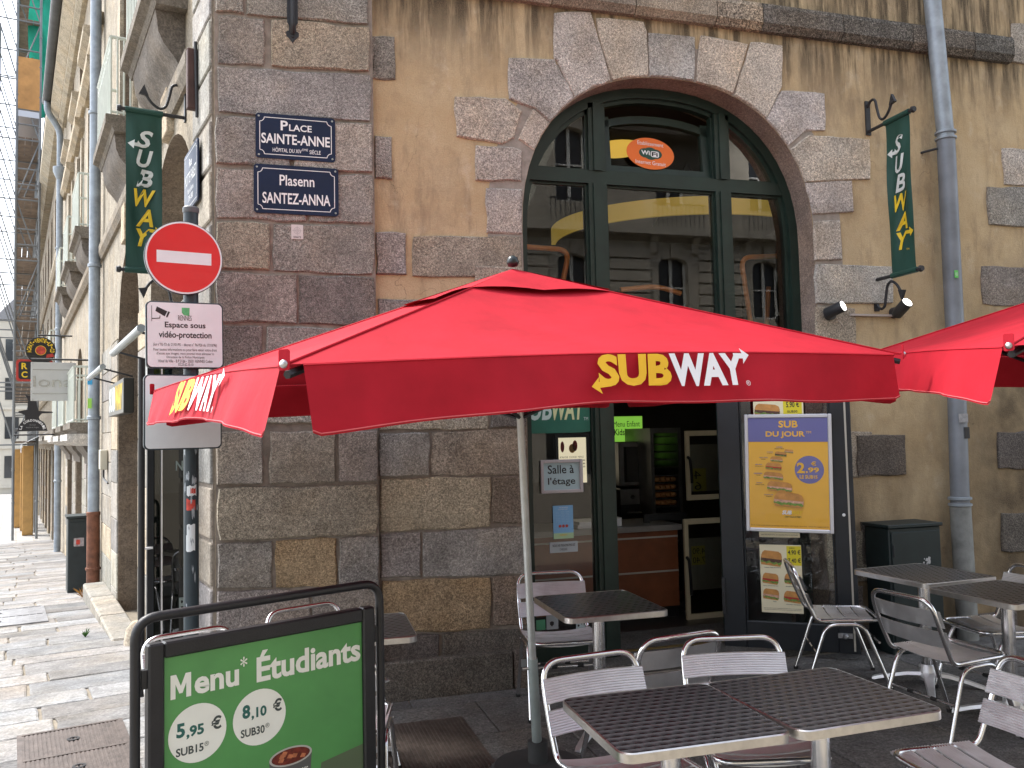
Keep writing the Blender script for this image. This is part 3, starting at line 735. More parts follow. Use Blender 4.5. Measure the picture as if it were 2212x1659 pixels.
# ---------------------------------------------------------------- inside the shop
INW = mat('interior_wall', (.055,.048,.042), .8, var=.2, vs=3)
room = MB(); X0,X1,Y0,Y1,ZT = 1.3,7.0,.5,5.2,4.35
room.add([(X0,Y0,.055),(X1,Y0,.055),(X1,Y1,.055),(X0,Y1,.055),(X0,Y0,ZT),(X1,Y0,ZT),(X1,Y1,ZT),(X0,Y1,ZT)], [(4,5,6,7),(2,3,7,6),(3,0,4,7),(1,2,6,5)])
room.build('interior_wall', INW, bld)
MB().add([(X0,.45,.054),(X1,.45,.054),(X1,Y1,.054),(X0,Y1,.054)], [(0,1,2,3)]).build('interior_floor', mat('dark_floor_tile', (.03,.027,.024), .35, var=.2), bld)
SS = mat('dull_steel', (.18,.18,.18), .4, .8, var=.25, vs=5)
DARKM = mat('oven_black', (.012,.012,.012), .3, var=.3)
WOODO = mat('orange_wood_laminate', (.20,.062,.022), .45, var=.18, vs=6)
TRIM = mat('pale_trim', (.45,.42,.36), .5)
def interior(name, label, cat, loc): return thing(name, label, cat, loc)
# service counter with pale trim lines
ct = interior('service_counter', 'orange brown wood panelled service counter with pale trim lines inside the shop', 'counter', (2.2,1.25,.055))
pa = F(1345,1140,1.25); z1 = pa.z
for i,(za,zb_) in enumerate([(0.10,.40),(.41,.70),(.71,z1-.10)]):
    MB().box((-.05,0,za),(1.62,.03,zb_)).build('panel', WOODO, ct)
    MB().box((-.05,-.008,zb_),(1.62,.03,zb_+.014)).build('trim', TRIM, ct)
MB().box((-.05,.03,0),(1.62,.6,z1-.10)).build('body', DARKM, ct); MB().box((-.08,-.03,z1-.095),(1.65,.63,z1-.05)).build('counter_top', mat('grey_counter_top', (.25,.24,.22), .3, var=.1), ct)
bxs = thing('paper_box', 'small white printed carton lying on the shop counter', 'box', (3.12,1.32,z1+.006))
MB().box((0,0,0),(.20,.14,.075)).build('carton', WHITEP, bxs); letters([('SUBWAY',.03,.025,.12,.05,.02,.2)], BLACKP, 0, bxs, mapf=lambda x,y:(x,-.001,y))
tr_ = thing('paper_tray', 'flat stack of white paper sheets on the shop counter', 'paper', (2.9,1.30,z1+.006)); MB().box((0,0,0),(.24,.3,.03)).box((.02,.01,.03),(.23,.29,.055)).build('sheets', WHITE, tr_)
# oven stack
ov = interior('bread_oven', 'dark bread oven with control panel standing behind the counter', 'oven', (3.05,2.2,.055))
def rel(px,py,Y,o): q = F(px,py,Y); return q.x-o[0], q.z-o[2]
oo = (3.05,2.2,.055); a = rel(1336,955,2.2,oo); b2 = rel(1412,1200,2.2,oo)
MB().box((a[0],0,0),(b2[0],.7,a[1]-.46)).build('lower_body', DARKM, ov, bevel=.01); MB().box((a[0],.0,a[1]-.44),(b2[0],.7,a[1])).build('upper_body', SS, ov, bevel=.01)
MB().box((a[0]+.05,-.012,a[1]-.40),(b2[0]-.12,0,a[1]-.05)).build('oven_door', mat('oven_glass', (.01,.01,.01), .06, spec=.7), ov)
MB().box((a[0],-.02,a[1]-.62),(b2[0],.0,a[1]-.47)).build('control_panel', SS, ov); MB().tube([(a[0]+.05,-.05,a[1]-.70),(b2[0]-.05,-.05,a[1]-.70)],.012).build('handle', SS, ov)
for k in range(3): MB().lathe([(.02,0),(.02,.02),(.015,.025)],10).xf(Matrix.Translation((a[0]+.12+.14*k,-.02,a[1]-.545)) @ Matrix.Rotation(R(90),4,'X')).build('knob', BLACKP, ov)
# bread rack / proofer with loaves, two glass doors standing open
pr = interior('bread_proofer', 'tall dark bread proofer cabinet with trays of loaves inside the shop', 'cabinet', (3.55,1.9,.055))
oo = (3.55,1.9,.055); a = rel(1404,925,1.9,oo); b2 = rel(1476,1105,1.9,oo); zl = b2[1]
b = MB(); w0,w1,zt = a[0],b2[0],a[1]
b.box((w0,0,0),(w0+.035,.7,zt)); b.box((w1-.035,0,0),(w1,.7,zt)); b.box((w0+.036,0,zt-.05),(w1-.036,.7,zt-.001)); b.box((w0+.036,0,zl-.06),(w1-.036,.7,zl)); b.box((w0+.036,.66,0.001),(w1-.036,.7,zt-.051)); b.box((w0+.036,0,.001),(w1-.036,.65,.08))
b.build('cabinet_frame', SS, pr)
LOAF = mat('bread_crust', (.42,.20,.07), .6, var=.25, vs=14)
nt_ = 10
for k in range(nt_):
    z = zl+.05+(zt-zl-.14)*k/(nt_-1); MB().box((w0+.04,.02,z),(w1-.04,.6,z+.008)).build('tray', SS, pr)
    if k < 4:
        for j in range(4): MB().lathe([(.001,-.1),(.03,-.09),(.04,0),(.03,.09),(.001,.1)],8).xf(Matrix.Translation((w0+.085+(w1-w0-.15)*j/3.2,.16,z+.04)) @ Matrix.Rotation(R(90),4,'X') @ Matrix.Diagonal((1,.8,1.4,1))).build('loaf', LOAF, pr, smooth=60)
for k in range(6):
    z = .12+(zl-.3)*k/5; MB().box((w0+.04,.02,z),(w1-.04,.6,z+.008)).build('tray', SS, pr)
CREAM = mat('cream_door_frame', (.55,.47,.30), .5, var=.08)
def prdoor(pxs, pys, Y, nm, label):
    q0 = F(pxs[0],pys[0],Y); q1 = F(pxs[1],pys[1],Y); W_ = q1.x-q0.x; H_ = q0.z-q1.z; e = .035
    o = thing(nm, label, 'glass door', (q0.x,Y,q1.z))
    for nme,bb in (('frame',((0,0,0),(e,.03,H_))),('frame',((W_-e,0,0),(W_,.03,H_))),('frame',((e,0,0),(W_-e,.03,e*1.3))),('frame',((e,0,H_-e*1.3),(W_-e,.03,H_)))): MB().box(*bb).build(nme, CREAM, o)
    MB().add([(e,.015,e),(W_-e,.015,e),(W_-e,.015,H_-e),(e,.015,H_-e)],[(0,1,2,3)]).build('pane', GLASS, o)
    MB().tube(fillet([(.012,-.002,H_*.62),(.012,-.04,H_*.6),(.022,-.04,H_*.42),(.03,-.03,H_*.25)],.02),.014,6).build('handle', RUBBER, o)
    return o, W_, H_
PCREAM = mat('menu_sheet_cream', (.42,.39,.28), .5, var=.05); PYEL = mat('menu_yellow', (.70,.60,.02), .5)
BUN = mat('printed_bun', (.55,.26,.07), .5, var=.2, vs=20); LET = mat('printed_lettuce', (.16,.28,.05), .5, var=.4, vs=60); MEATB = mat('printed_dark_meat', (.10,.045,.03), .5, var=.4, vs=40); REDP = mat('printed_tomato', (.45,.035,.025), .5, var=.2, vs=30); PINKP = mat('printed_ham', (.62,.36,.26), .5, var=.3, vs=50)
def sub_print(b_parent, cx, cy, w_, h_, z, filling, rot=-.12, seed=0):
    """printed picture of a filled roll, layer over layer"""
    rnd = random.Random(seed); rot_m = lambda x,y: (cx+x*math.cos(rot)-y*math.sin(rot), cy+x*math.sin(rot)+y*math.cos(rot))
    def lay(poly, m, dz, nm): MB().add([(*rot_m(x,y), z+dz) for x,y in poly], [tuple(range(len(poly)))]).build(nm, m, b_parent)
    low = [(-w_/2,-h_*.30),(-w_*.46,-h_*.46),(w_*.46,-h_*.46),(w_/2,-h_*.28),(w_/2,-h_*.05),(-w_/2,-h_*.05)]
    lay(low, BUN, 0, 'printed_bread')
    wav = lambda y0,a: [(-w_*.51+w_*1.02*i/14, y0+rnd.uniform(-a,a)) for i in range(15)]
    lay(wav(-h_*.34,h_*.07)+wav(.0,h_*.03)[::-1], LET, .0004, 'printed_lettuce')
    lay(wav(-h_*.20,h_*.06)+wav(.04*h_,h_*.03)[::-1], filling, .0008, 'printed_filling')
    top = [(-w_/2,-h_*.04),(-w_*.505,h_*.12),(-w_*.46,h_*.32),(-w_*.36,h_*.44),(w_*.3,h_*.46),(w_*.44,h_*.36),(w_*.5,h_*.14),(w_*.49,-h_*.02)]
    lay(top, BUN, .0012, 'printed_bread')
o1,W1_,H1_ = prdoor((1481,1588),(931,1076),1.30,'proofer_door','upper cream framed glass door of the bread proofer standing open')
o2,W2_,H2_ = prdoor((1478,1588),(1122,1330),1.10,'proofer_door','lower cream framed glass door of the bread proofer standing open')
for o_,W_,H_,its in ((o1,W1_,H1_,[('4',.12,H1_*.30,.19,H1_*.42),('6',.12,H1_*.14,.19,H1_*.26)]),(o2,W2_,H2_,[('4.90',.07,H2_*.64,.19,H2_*.70),('7.40',.07,H2_*.55,.19,H2_*.61)])):
    MB().box((.06,.04,H_*.12 if o_ is o1 else H_*.28),(W_-.05,.042,H_*.80)).build('reflected_sheet', mat('sheet_reflection', (.20,.19,.15), .5, var=.1), o_)  # posters' reflection in the door glass, drawn as sheets with mirrored print
    MB().box((.08,.037,H_*.12 if o_ is o1 else H_*.53),(.21,.0395,H_*.45 if o_ is o1 else H_*.72)).build('yellow_patch', mat('yellow_reflection', (.30,.27,.05), .5), o_)
    letters(its, BLACKP, .0, o_, mapf=lambda x,y: (.28-x,.036,y))
# low door of the counter fridge
fd = thing('counter_fridge', 'black framed glass fronted cabinet under the proofer inside the shop', 'fridge', (3.33,1.45,.055))
q0 = F(1392,1112,1.45); q1 = F(1490,1300,1.45)
b = MB(); 
for bb in (((q0.x-3.33,0,0),(q0.x-3.33+.05,.03,q0.z-.055)),((q1.x-3.33-.05,0,0),(q1.x-3.33,.03,q0.z-.055)),((q0.x-3.33+.05,0,q0.z-.115),(q1.x-3.33-.05,.03,q0.z-.055)),((q0.x-3.33+.05,0,0),(q1.x-3.33-.05,.03,.08))): b.box(*bb)
b.build('door_frame', mat('black_cabinet_frame', (.02,.021,.022), .4, var=.2), fd); MB().add([(q0.x-3.33+.05,.015,.08),(q1.x-3.33-.05,.015,.08),(q1.x-3.33-.05,.015,q0.z-.115),(q0.x-3.33+.05,.015,q0.z-.115)],[(0,1,2,3)]).build('pane', GLASS, fd)
# lit menu boards
LITC = mat('lit_menu_board', (.85,.74,.52), .5, emit=.22); LITG = mat('lit_green_menu', (.22,.52,.06), .5, emit=.22)
def board(px0,px1,py0,py1,Y,m,nm,label,items=(),pics=()):
    q0 = F(px0,py0,Y); q1 = F(px1,py1,Y); W_=q1.x-q0.x; H_=q0.z-q1.z
    o = thing(nm,label,'menu board',mat4=frame((q0.x,Y,q1.z),(1,0,0),(0,-1,0)))
    MB().box((0,0,-.02),(W_,H_,0)).build('lit_panel', m, o); b = MB(); e=.03
    for bb in (((-e,-e,-.025),(0,H_+e,.012)),((W_,-e,-.025),(W_+e,H_+e,.012)),((0,-e,-.025),(W_,0,.012)),((0,H_,-.025),(W_,H_+e,.012))): b.box(*bb)
    b.build('frame', DARKM, o)
    if items: letters([(s,x0*W_,y0*H_,x1*W_,y1*H_,.015) for s,x0,y0,x1,y1 in items], BLACKP, .002, o)
    for (cx,cy,w_,h_,mm) in pics: flat(ell(w_*W_,h_*H_,16,cx*W_,cy*H_),.0025).build('printed_picture', mm, o)
    return o
board(1205,1268,946,1042,2.6,LITC,'menu_board','lit cream menu board with price list and drink pictures seen through the side window',[('BOISSONS  COOKIES  MENUS',.05,.55,.9,.59),('Boisson 40cl      1,90   2,50',.05,.47,.95,.51),('Boisson 50cl      2,20   2,80',.05,.40,.95,.44),('Cookies x1   1,00  x3  2,50',.05,.33,.95,.37)],[(.15,.8,.07,.12,REDP),(.5,.76,.12,.1,BUN),(.6,.82,.09,.12,REDP)])
board(1277,1312,930,1030,2.6,LITC,'menu_board','narrow lit cream menu board beside the green children menu',[('Menus  4,50',.1,.3,.9,.34),('Subs  5,90',.1,.2,.9,.24)],[(.5,.6,.28,.08,BUN)])
board(1319,1390,900,1000,2.5,LITG,'menu_board','lit bright green children menu board above the oven',[('Menu Enfant',.08,.78,.92,.9),("Kids'Pak",.1,.60,.75,.74)],[(.3,.25,.16,.10,REDP),(.3,.13,.18,.06,BUN)])
# pendant lamps and tube hoops of the upper window
LAMPY = mat('lit_yellow_lampshade', (1.0,.62,.10), .4, emit=.22); LAMPD = mat('yellow_lacquer_ring', (.75,.50,.09), .25, emit=.06)
q = F(1335,310,1.6); lp = thing('pendant_lamp', 'round yellow pendant lamp with a windowed rim behind the upper light', 'lamp', q)
MB().lathe([(.05,-.10),(.22,-.07),(.30,-.01),(.30,.02),(.05,.03)],24).build('lamp_shade', LAMPY, lp, smooth=50); 
for k in range(14):
    an = 2*math.pi*k/14; MB().cbox((0,0,0),(.035,.01,.06)).xf(Matrix.Translation((.24*math.cos(an),.24*math.sin(an),.06)) @ Matrix.Rotation(an+R(90),4,'Z')).build('rim_opening', LAMPY, lp)
MB().lathe([(.22,.02),(.24,.02),(.24,.11),(.22,.11)],24).build('rim', mat('lamp_rim_dark', (.05,.03,.01), .4), lp); MB().tube([(0,0,.03),(0,0,.6)],.008).build('cord', BLACKP, lp)
q = F(1490,505,1.75); lp = thing('ring_lamp', 'large golden curved lamp band hanging inside the arched window', 'lamp', q)
P=[]; RX=1.45
for k in range(40):
    an = R(165+1.0*138*k/39); P.append((RX*math.cos(an)*.95,1.15*math.sin(an),0.0))
b = MB(); nn_=len(P)
b.v += [Vector((x,y,z-.10)) for x,y,z in P]+[Vector((x,y,z+.05)) for x,y,z in P]+[Vector((x*.97,y*.97,z+.05)) for x,y,z in P]+[Vector((x*.97,y*.97,z-.10)) for x,y,z in P]
for k in range(nn_-1):
    j=k+1
    for r_ in range(4): b.f.append((r_*nn_+k,r_*nn_+j,((r_+1)%4)*nn_+j,((r_+1)%4)*nn_+k))
b.build('ring', LAMPD, lp, smooth=50); MB().tube([(-.4,0,.05),(0,0,.7)],.006).tube([(.4,0,.05),(0,0,.7)],.006).build('cord', BLACKP, lp)
q = F(1450,300,2.4); tl_ = thing('ceiling_strip_light','slim warm strip light under the shop ceiling','lamp',q); MB().cbox((0,0,0),(.8,.06,.03)).build('diffuser', mat('warm_tube', (1,.72,.35), .5, emit=1.0), tl_); MB().cbox((0,0,.03),(.84,.09,.028)).build('housing', SS, tl_)
ORT = mat('orange_tube', (.80,.30,.08), .4, var=.05)
def hoop(pp, Y, label):
    P = [F(x,y,Y) for x,y in pp]; o = thing('orange_tube_hoop', label, 'tube decor', P[0]); MB().tube([p-P[0] for p in fillet(P,.10,5)],.022,8).build('tube', ORT, o, smooth=60)
hoop([(1120,532),(1230,540),(1205,660)],.75,'bent orange tube hoop behind the left side of the window')
hoop([(1622,700),(1600,556),(1722,552)],.75,'bent orange tube hoop behind the right side of the window')
hoop([(1656,708),(1660,620)],.78,'short straight orange tube upright behind the right window pane')
hoop([(1340,626),(1420,618),(1470,634)],.9,'low curved orange tube rail behind the middle pane')

# ---------------------------------------------------------------- glazed door leaf folded out over the jamb
HX = Vector((3.69,.205,0)); FX = Vector((4.44,-.345,0)); LD = (FX-HX).normalized(); LN = Vector((LD.y,-LD.x,0)); LWd = (FX-HX).length
if LN.dot(CAM-HX) < 0: LN = -LN
lf = thing('glazed_door', 'open blue black shop door with a tall glass pane swung out beside the entrance', 'door', mat4=frame(HX+Vector((0,0,.05)), LD, LN))
LH = 2.2
def leafbox(x0,x1,y0,y1,z0,z1,name,m=DOORBLK,bev=.004): return MB().box((x0,y0,z0),(x1,y1,z1)).build(name, m, lf, bevel=bev)
leafbox(-.03,.135,0,LH,-.025,.025,'stile'); leafbox(LWd-.145,LWd,0,LH,-.025,.025,'stile'); leafbox(.136,LWd-.146,0,.20,-.025,.024,'bottom_rail'); leafbox(.136,LWd-.146,LH-.14,LH,-.025,.024,'top_rail')
leafbox(.136,.15,.2,LH-.14,-.012,.012,'glazing_bead'); leafbox(LWd-.16,LWd-.146,.2,LH-.14,-.012,.012,'glazing_bead')
MB().add([(.15,.2,0),(LWd-.16,.2,0),(LWd-.16,LH-.14,0),(.15,LH-.14,0)],[(0,1,2,3)]).build('pane', GLASS, lf)
leafbox(LWd-.045,LWd-.032,.02,LH,.025,.030,'edge_strip',TRIM,.0); MB().cbox((LWd-.10,.13,.034),(.10,.035,.014)).lathe([(.018,0),(.022,.02),(.012,.04)],10,(LWd-.10,.13,.04)).build('bolt', SCREW, lf)
MB().lathe([(.012,0),(.010,.008)],10,(LWd-.075,1.0,.025)).build('white_button', WHITE, lf); MB().box((-.035,.25,.02),(-.01,.52,.045)).build('hinge', IRON, lf)
# ---------------------------------------------------------------- SUB DU JOUR poster in a snap frame, hung on the leaf
def onleaf(px, py, off):
    d = ray(px,py); o = HX+LN*off; k = (o-CAM).dot(LN)/d.dot(LN); return CAM+d*k
a = onleaf(1600,895,.05); b_ = onleaf(1788,893,.05); c_ = onleaf(1802,1152,.05); d_ = onleaf(1612,1147,.05)
PW = ((b_-a).length+(c_-d_).length)/2; PH = ((d_-a).length+(c_-b_).length)/2
ps = thing('poster_frame', 'aluminium snap frame with the yellow sub of the day poster hung on the open door', 'poster', mat4=frame(d_, (b_-a).normalized(), LN))
POR = mat('poster_orange', (.78,.42,.035), .3, coat=.5, var=.03); PVIO = mat('poster_violet', (.13,.13,.34), .3, coat=.5)
MB().box((.012,.012,-.012),(PW-.012,PH-.012,0)).build('poster_sheet', POR, ps)
e = .028
for bb in (((0,0,-.014),(e,PH,.010)),((PW-e,0,-.014),(PW,PH,.010)),((e,0,-.014),(PW-e,e,.0095)),((e,PH-e,-.014),(PW-e,PH,.0095))): MB().box(*bb).build('frame_bar', mat('satin_silver_frame', (.62,.63,.68), .35, .6), ps, bevel=.005)
MB().box((e,PH*.765,0),(PW-e,PH-e,.002)).build('violet_band', PVIO, ps)
PYE = mat('poster_yellow_print', (.82,.46,.05), .4)
letters([('SUB',PW*.40,PH*.885,PW*.62,PH*.945,.03),('DU JOUR',PW*.25,PH*.795,PW*.70,PH*.855,.03),('TM',PW*.71,PH*.835,PW*.77,PH*.855,.015)], PYE, .003, ps)
flat(ell(PW*.165,PW*.165,36,PW*.74,PH*.53),.0015).build('price_roundel', PVIO, ps)
letters([('2',PW*.60,PH*.50,PW*.69,PH*.59,.035),(',99',PW*.70,PH*.50,PW*.85,PH*.55,.03),('€',PW*.76,PH*.565,PW*.82,PH*.60,.025),('LE SUB15',PW*.63,PH*.455,PW*.83,PH*.485,.03)], PYE, .003, ps)
subs = [(.515,.685,.10,.035),(.42,.66,.13,.045),(.37,.615,.14,.05),(.335,.555,.18,.065),(.33,.475,.22,.07),(.40,.385,.28,.09),(.50,.275,.33,.13)]
for i,(x,y,w_,h_) in enumerate(subs): sub_print(ps, x*PW, y*PH, w_*PW, h_*PH, .002+.0013*i, [PINKP,MEATB,PINKP,REDP,PINKP,PINKP,PINKP][i], -.10, i)
letters([(s,x0*PW,y*PH,x1*PW,(y+.010)*PH,.02) for s,x0,x1,y in [('LUNDI',.37,.44,.715),('MARDI',.26,.33,.672),('MERCREDI',.17,.27,.625),('JEUDI',.12,.20,.565),('VENDREDI',.10,.20,.49),('SAMEDI',.13,.20,.41),('DIMANCHE',.22,.32,.31)]], PVIO, .003, ps)
letters([(s,x0*PW,y*PH,x1*PW,(y+.007)*PH,.02) for s,x0,x1,y in [('POULET TIKKA',.35,.46,.702),('JAMBON',.26,.32,.660),('THON',.19,.24,.612),('ITALIEN B.M.T.',.12,.22,.551),('THON',.13,.18,.476),('SUBWAY CLUB',.12,.22,.396),('POULET',.24,.31,.297)]], BLACKP, .003, ps)
letters([('SUB',PW*.42,PH*.150,PW*.53,PH*.185,.04,.25)], WHITE, .003, ps); letters([('WAY',PW*.53,PH*.150,PW*.66,PH*.185,.04,.25)], YELLOW, .0032, ps); letters([("C'EST VOUS LE CHEF !",PW*.45,PH*.125,PW*.64,PH*.138,.02)], mat('dark_green_print', (.02,.09,.04), .5), .003, ps)
letters([('POUR VOTRE SANTE, EVITEZ DE MANGER TROP GRAS, TROP SUCRE, TROP SALE - WWW.MANGERBOUGER.FR',PW*.06,PH*.048,PW*.94,PH*.058,.01)], mat('brown_print', (.25,.10,.03), .5), .003, ps)
# ---------------------------------------------------------------- menu sheets in the fixed side window behind the leaf
def sheet(px, label, items, subs_, yel):
    P = [onleaf(x,y,.006) for x,y in px]; W_ = (P[1]-P[0]).length; H_ = (P[3]-P[0]).length
    o = thing('menu_sheet', label, 'menu', mat4=frame(P[3], LD, LN))
    MB().box((0,0,-.003),(W_,H_,0)).build('sheet', mat('lit_menu_sheet', (.80,.74,.52), .5, var=.04), o)
    for (x0,y0,x1,y1) in yel: MB().box((x0*W_,y0*H_,0),(x1*W_,y1*H_,.001)).build('yellow_patch', PYEL, o)
    letters([(s,x0*W_,y0*H_,x1*W_,y1*H_,.02) for s,x0,y0,x1,y1 in items], BLACKP, .002, o)
    for i,(x,y,w_,h_,m_) in enumerate(subs_): sub_print(o, x*W_, y*H_, w_*W_, h_*H_, .0012+.0002*i, m_, -.12, i+20)
    return o
sheet([(1640,1176),(1730,1180),(1736,1330),(1646,1322)],'cream menu sheet with six printed rolls and yellow price patch behind the open door glass',
  [('SUB15',.72,.945,.84,.965),('4.90 €',.68,.86,.98,.93),('7.40 €',.68,.74,.98,.81),('Subway Steak & Cheese',.1,.655,.5,.67),('Subway Meatball Marinara',.05,.385,.42,.40),('Steakhouse',.6,.385,.85,.40),('Thon',.28,.155,.36,.17),('Poulet Teriyaki',.6,.12,.95,.135),('* Suggestion de presentation. Prix TTC service compris, dans la limite des stocks',.05,.04,.95,.05),('Selon disponibilite dans les restaurants participants. Photos non contractuelles',.05,.06,.95,.07)],
  [(.28,.80,.50,.24,MEATB),(.24,.50,.38,.17,REDP),(.78,.50,.40,.17,MEATB),(.24,.27,.38,.17,PINKP),(.76,.24,.42,.18,REDP)],[(.65,.70,.995,.985)])
sheet([(1628,868),(1736,868),(1736,900),(1628,900)],'cream menu sheet with yellow price patch above the hung poster',[('5.90 €',.66,.55,.92,.95),('SUB30',.68,.2,.88,.35)],[(.28,.4,.5,.9,MEATB)],[(.6,.03,.97,.98)])
sheet([(1640,1146),(1728,1150),(1729,1166),(1640,1160)],'bottom strip of a cream menu sheet under the hung poster',[('Poulet Tikka, Dinde & Jambon, Selon disponibilite. Photos non contractuelles',.05,.3,.95,.45)],[],[])

# ---------------------------------------------------------------- stickers and notices on the side light glass
YG = YF-.006
def notice(px0,px1,py0,py1,nm,label,m,items=(),tm=BLACKP,th=.003,frame_m=None,e=.02):
    q0 = F(px0,py0,YG); q1 = F(px1,py1,YG); W_ = q1.x-q0.x; H_ = q0.z-q1.z
    o = thing(nm, label, 'notice', mat4=frame((q0.x,YG,q1.z),(1,0,0),(0,-1,0)))
    MB().box((0,0,-.003),(W_,H_,th)).build('sheet', m, o)
    if frame_m:
        for bb in (((-e,-e,-.003),(0,H_+e,.018)),((W_,-e,-.003),(W_+e,H_+e,.018)),((0,-e,-.003),(W_,0,.0175)),((0,H_,-.003),(W_,H_+e,.0175))): MB().box(*bb).build('frame_bar', frame_m, o, bevel=.003)
    if items: letters([(it[0],it[1]*W_,it[2]*H_,it[3]*W_,it[4]*H_)+tuple(it[5:]) for it in items], tm, th+.001, o)
    return o,W_,H_
notice(1173,1252,1001,1056,'framed_notice','grey framed pale blue notice reading Salle à l\'étage in the side window',mat('pale_blue_paper', (.42,.56,.60), .5),[('Salle à',.12,.60,.85,.92,.012),("l'étage",.12,.12,.88,.46,.012)],BLACKP,.003,mat('grey_frame', (.48,.44,.45), .4,var=.05),.024)
o_,W_,H_ = notice(1194,1239,1093,1162,'blue_notice','blue opening hours notice taped to the side window',mat('sky_blue_paper', (.20,.42,.68), .5,var=.06),[('HORAIRES',.3,.92,.75,.955),("D'OUVERTURE",.25,.87,.72,.90)],WHITE)
MB().box((0,0,.003),(W_,H_*.17,.004)).build('green_strip', mat('pale_green_print', (.42,.60,.36), .5), o_)
for k in range(3): flat(ell(W_*.07,W_*.07,16,W_*(.33+.17*k),H_*.38),.0045).build('red_symbol', REDP, o_)
letters([('SUBWAY',W_*.3,H_*.09,W_*.7,H_*.13,.03,.2)], YELLOW, .005, o_)
letters([(d,.12*W_,H_*(.8-.05*k),.8*W_,H_*(.8-.05*k)+.006) for k,d in enumerate(['lundi     10h30 - 22h00','mardi     10h30 - 22h00','mercredi  10h30 - 22h00','jeudi     10h30 - 23h00','vendredi  10h30 - 23h00','samedi    10h30 - 23h00','dimanche  12h00 - 22h00'])], mat('pale_blue_print', (.40,.60,.78), .5), .005, o_)
notice(1187,1248,1172,1191,'white_notice','narrow white notice about cheques under the blue notice',mat('greyish_paper', (.42,.46,.48), .5),[('NOUS NE PRENONS PAS LES',.1,.55,.9,.8,.01),('CHEQUES',.35,.15,.62,.40,.01)])
notice(1244,1271,1335,1357,'payment_sticker','small pale sticker with apple shape and the word Pay low on the side window',mat('pale_sticker', (.48,.58,.60), .5),[('Pay',.42,.25,.92,.75,.01)])
q = F(1250,1346,YG-.005); ap = None
notice(1180,1206,1330,1358,'shield_sticker','grey sticker with a dark shield low on the side window',mat('grey_sticker', (.36,.40,.42), .5)); 
notice(1158,1178,1340,1360,'green_sticker','small green sticker low on the side window beside the jamb',mat('green_sticker', (.10,.36,.20), .5))
for lbl,o_ in [(o.get('label'),o) for o in col.objects if o.name.startswith(('payment_sticker','shield_sticker'))]:
    if o_.type != 'EMPTY': continue
    if 'apple' in lbl: flat([(.018+.007*math.cos(2*math.pi*i/18)*(1+.12*math.cos(4*math.pi*i/18)), .026+.008*math.sin(2*math.pi*i/18)) for i in range(18)],.0045).build('apple_mark', BLACKP, o_)
    else: flat([(.025,.052),(.04,.058),(.055,.052),(.055,.035),(.04,.02),(.025,.035)],.0045).build('shield_mark', BLACKP, o_)
# green window banner with dotted letters
q0 = F(1141,868,YG); q1 = F(1282,935,YG); W_ = 2.64-q0.x; H_ = q0.z-q1.z
gb = thing('window_banner', 'green curved window banner with dotted white and yellow letters on the side light', 'banner', mat4=frame((q0.x-.02,YG,q1.z),(1,0,0),(0,-1,0)))
PG = [(0,H_*.02)]+[(W_*u, H_*(.02+.12*max(0,u-.75)*4*(u-.75))) for u in (.3,.6,.75,.85,.93,1)]+[(W_,H_*1.6),(0,H_*1.6)]
flat(PG,-.004,.0).build('film', mat('window_film_green', (.015,.13,.085), .5,var=.1), gb)
PALEG = mat('pale_dotted_print', (.55,.66,.62), .5); PALEY = mat('pale_yellow_print', (.66,.66,.36), .5)
letters([('SUB',-.04,H_*.42,W_*.40,H_*1.12,.03,.2)], PALEG, .002, gb); letters([('WAY',W_*.40,H_*.42,W_*.92,H_*1.12,.03,.2)], PALEY, .002, gb); letters([('TM',W_*.90,H_*.40,W_*.97,H_*.50)], PALEG, .002, gb)
# WiFi oval on the hopper light
q = F(1405,332,.262); wf = thing('wifi_sticker', 'orange oval sticker for free internet on the upper window light', 'sticker', mat4=frame(q,(1,0,0),(0,-math.cos(tip),math.sin(tip))) @ Matrix.Rotation(R(-3),4,'Z') @ Matrix.Scale(1.22,4))
WO = mat('sticker_orange', (.80,.16,.012), .4); flat(ell(.165,.105,48),-.001,.001).build('oval', WO, wf)
flat(ell(.045,.032,24,-.035,.0)+[],.0015).build('logo_ground', mat('sticker_dark_green', (.004,.06,.035), .4), wf); flat(ell(.045,.032,24,.035,.0),.0017).build('logo_ground', _mc['sticker_dark_green'], wf); flat(ell(.05,.042,24),.0019).build('logo_ground', _mc['sticker_dark_green'], wf)
flat(rrect(.058,.04,.012,4,.03,-.002),.0022).build('logo_tile', WHITE, wf)
letters([('Wi',-.065,-.012,-.005,.017,.03),('Etablissement',-.09,.052,.09,.078),('Internet Gratuit',-.105,-.075,.105,-.05)], WHITE, .0026, wf); letters([('Fi',.008,-.016,.05,.012,.03)], BLACKP, .0027, wf)
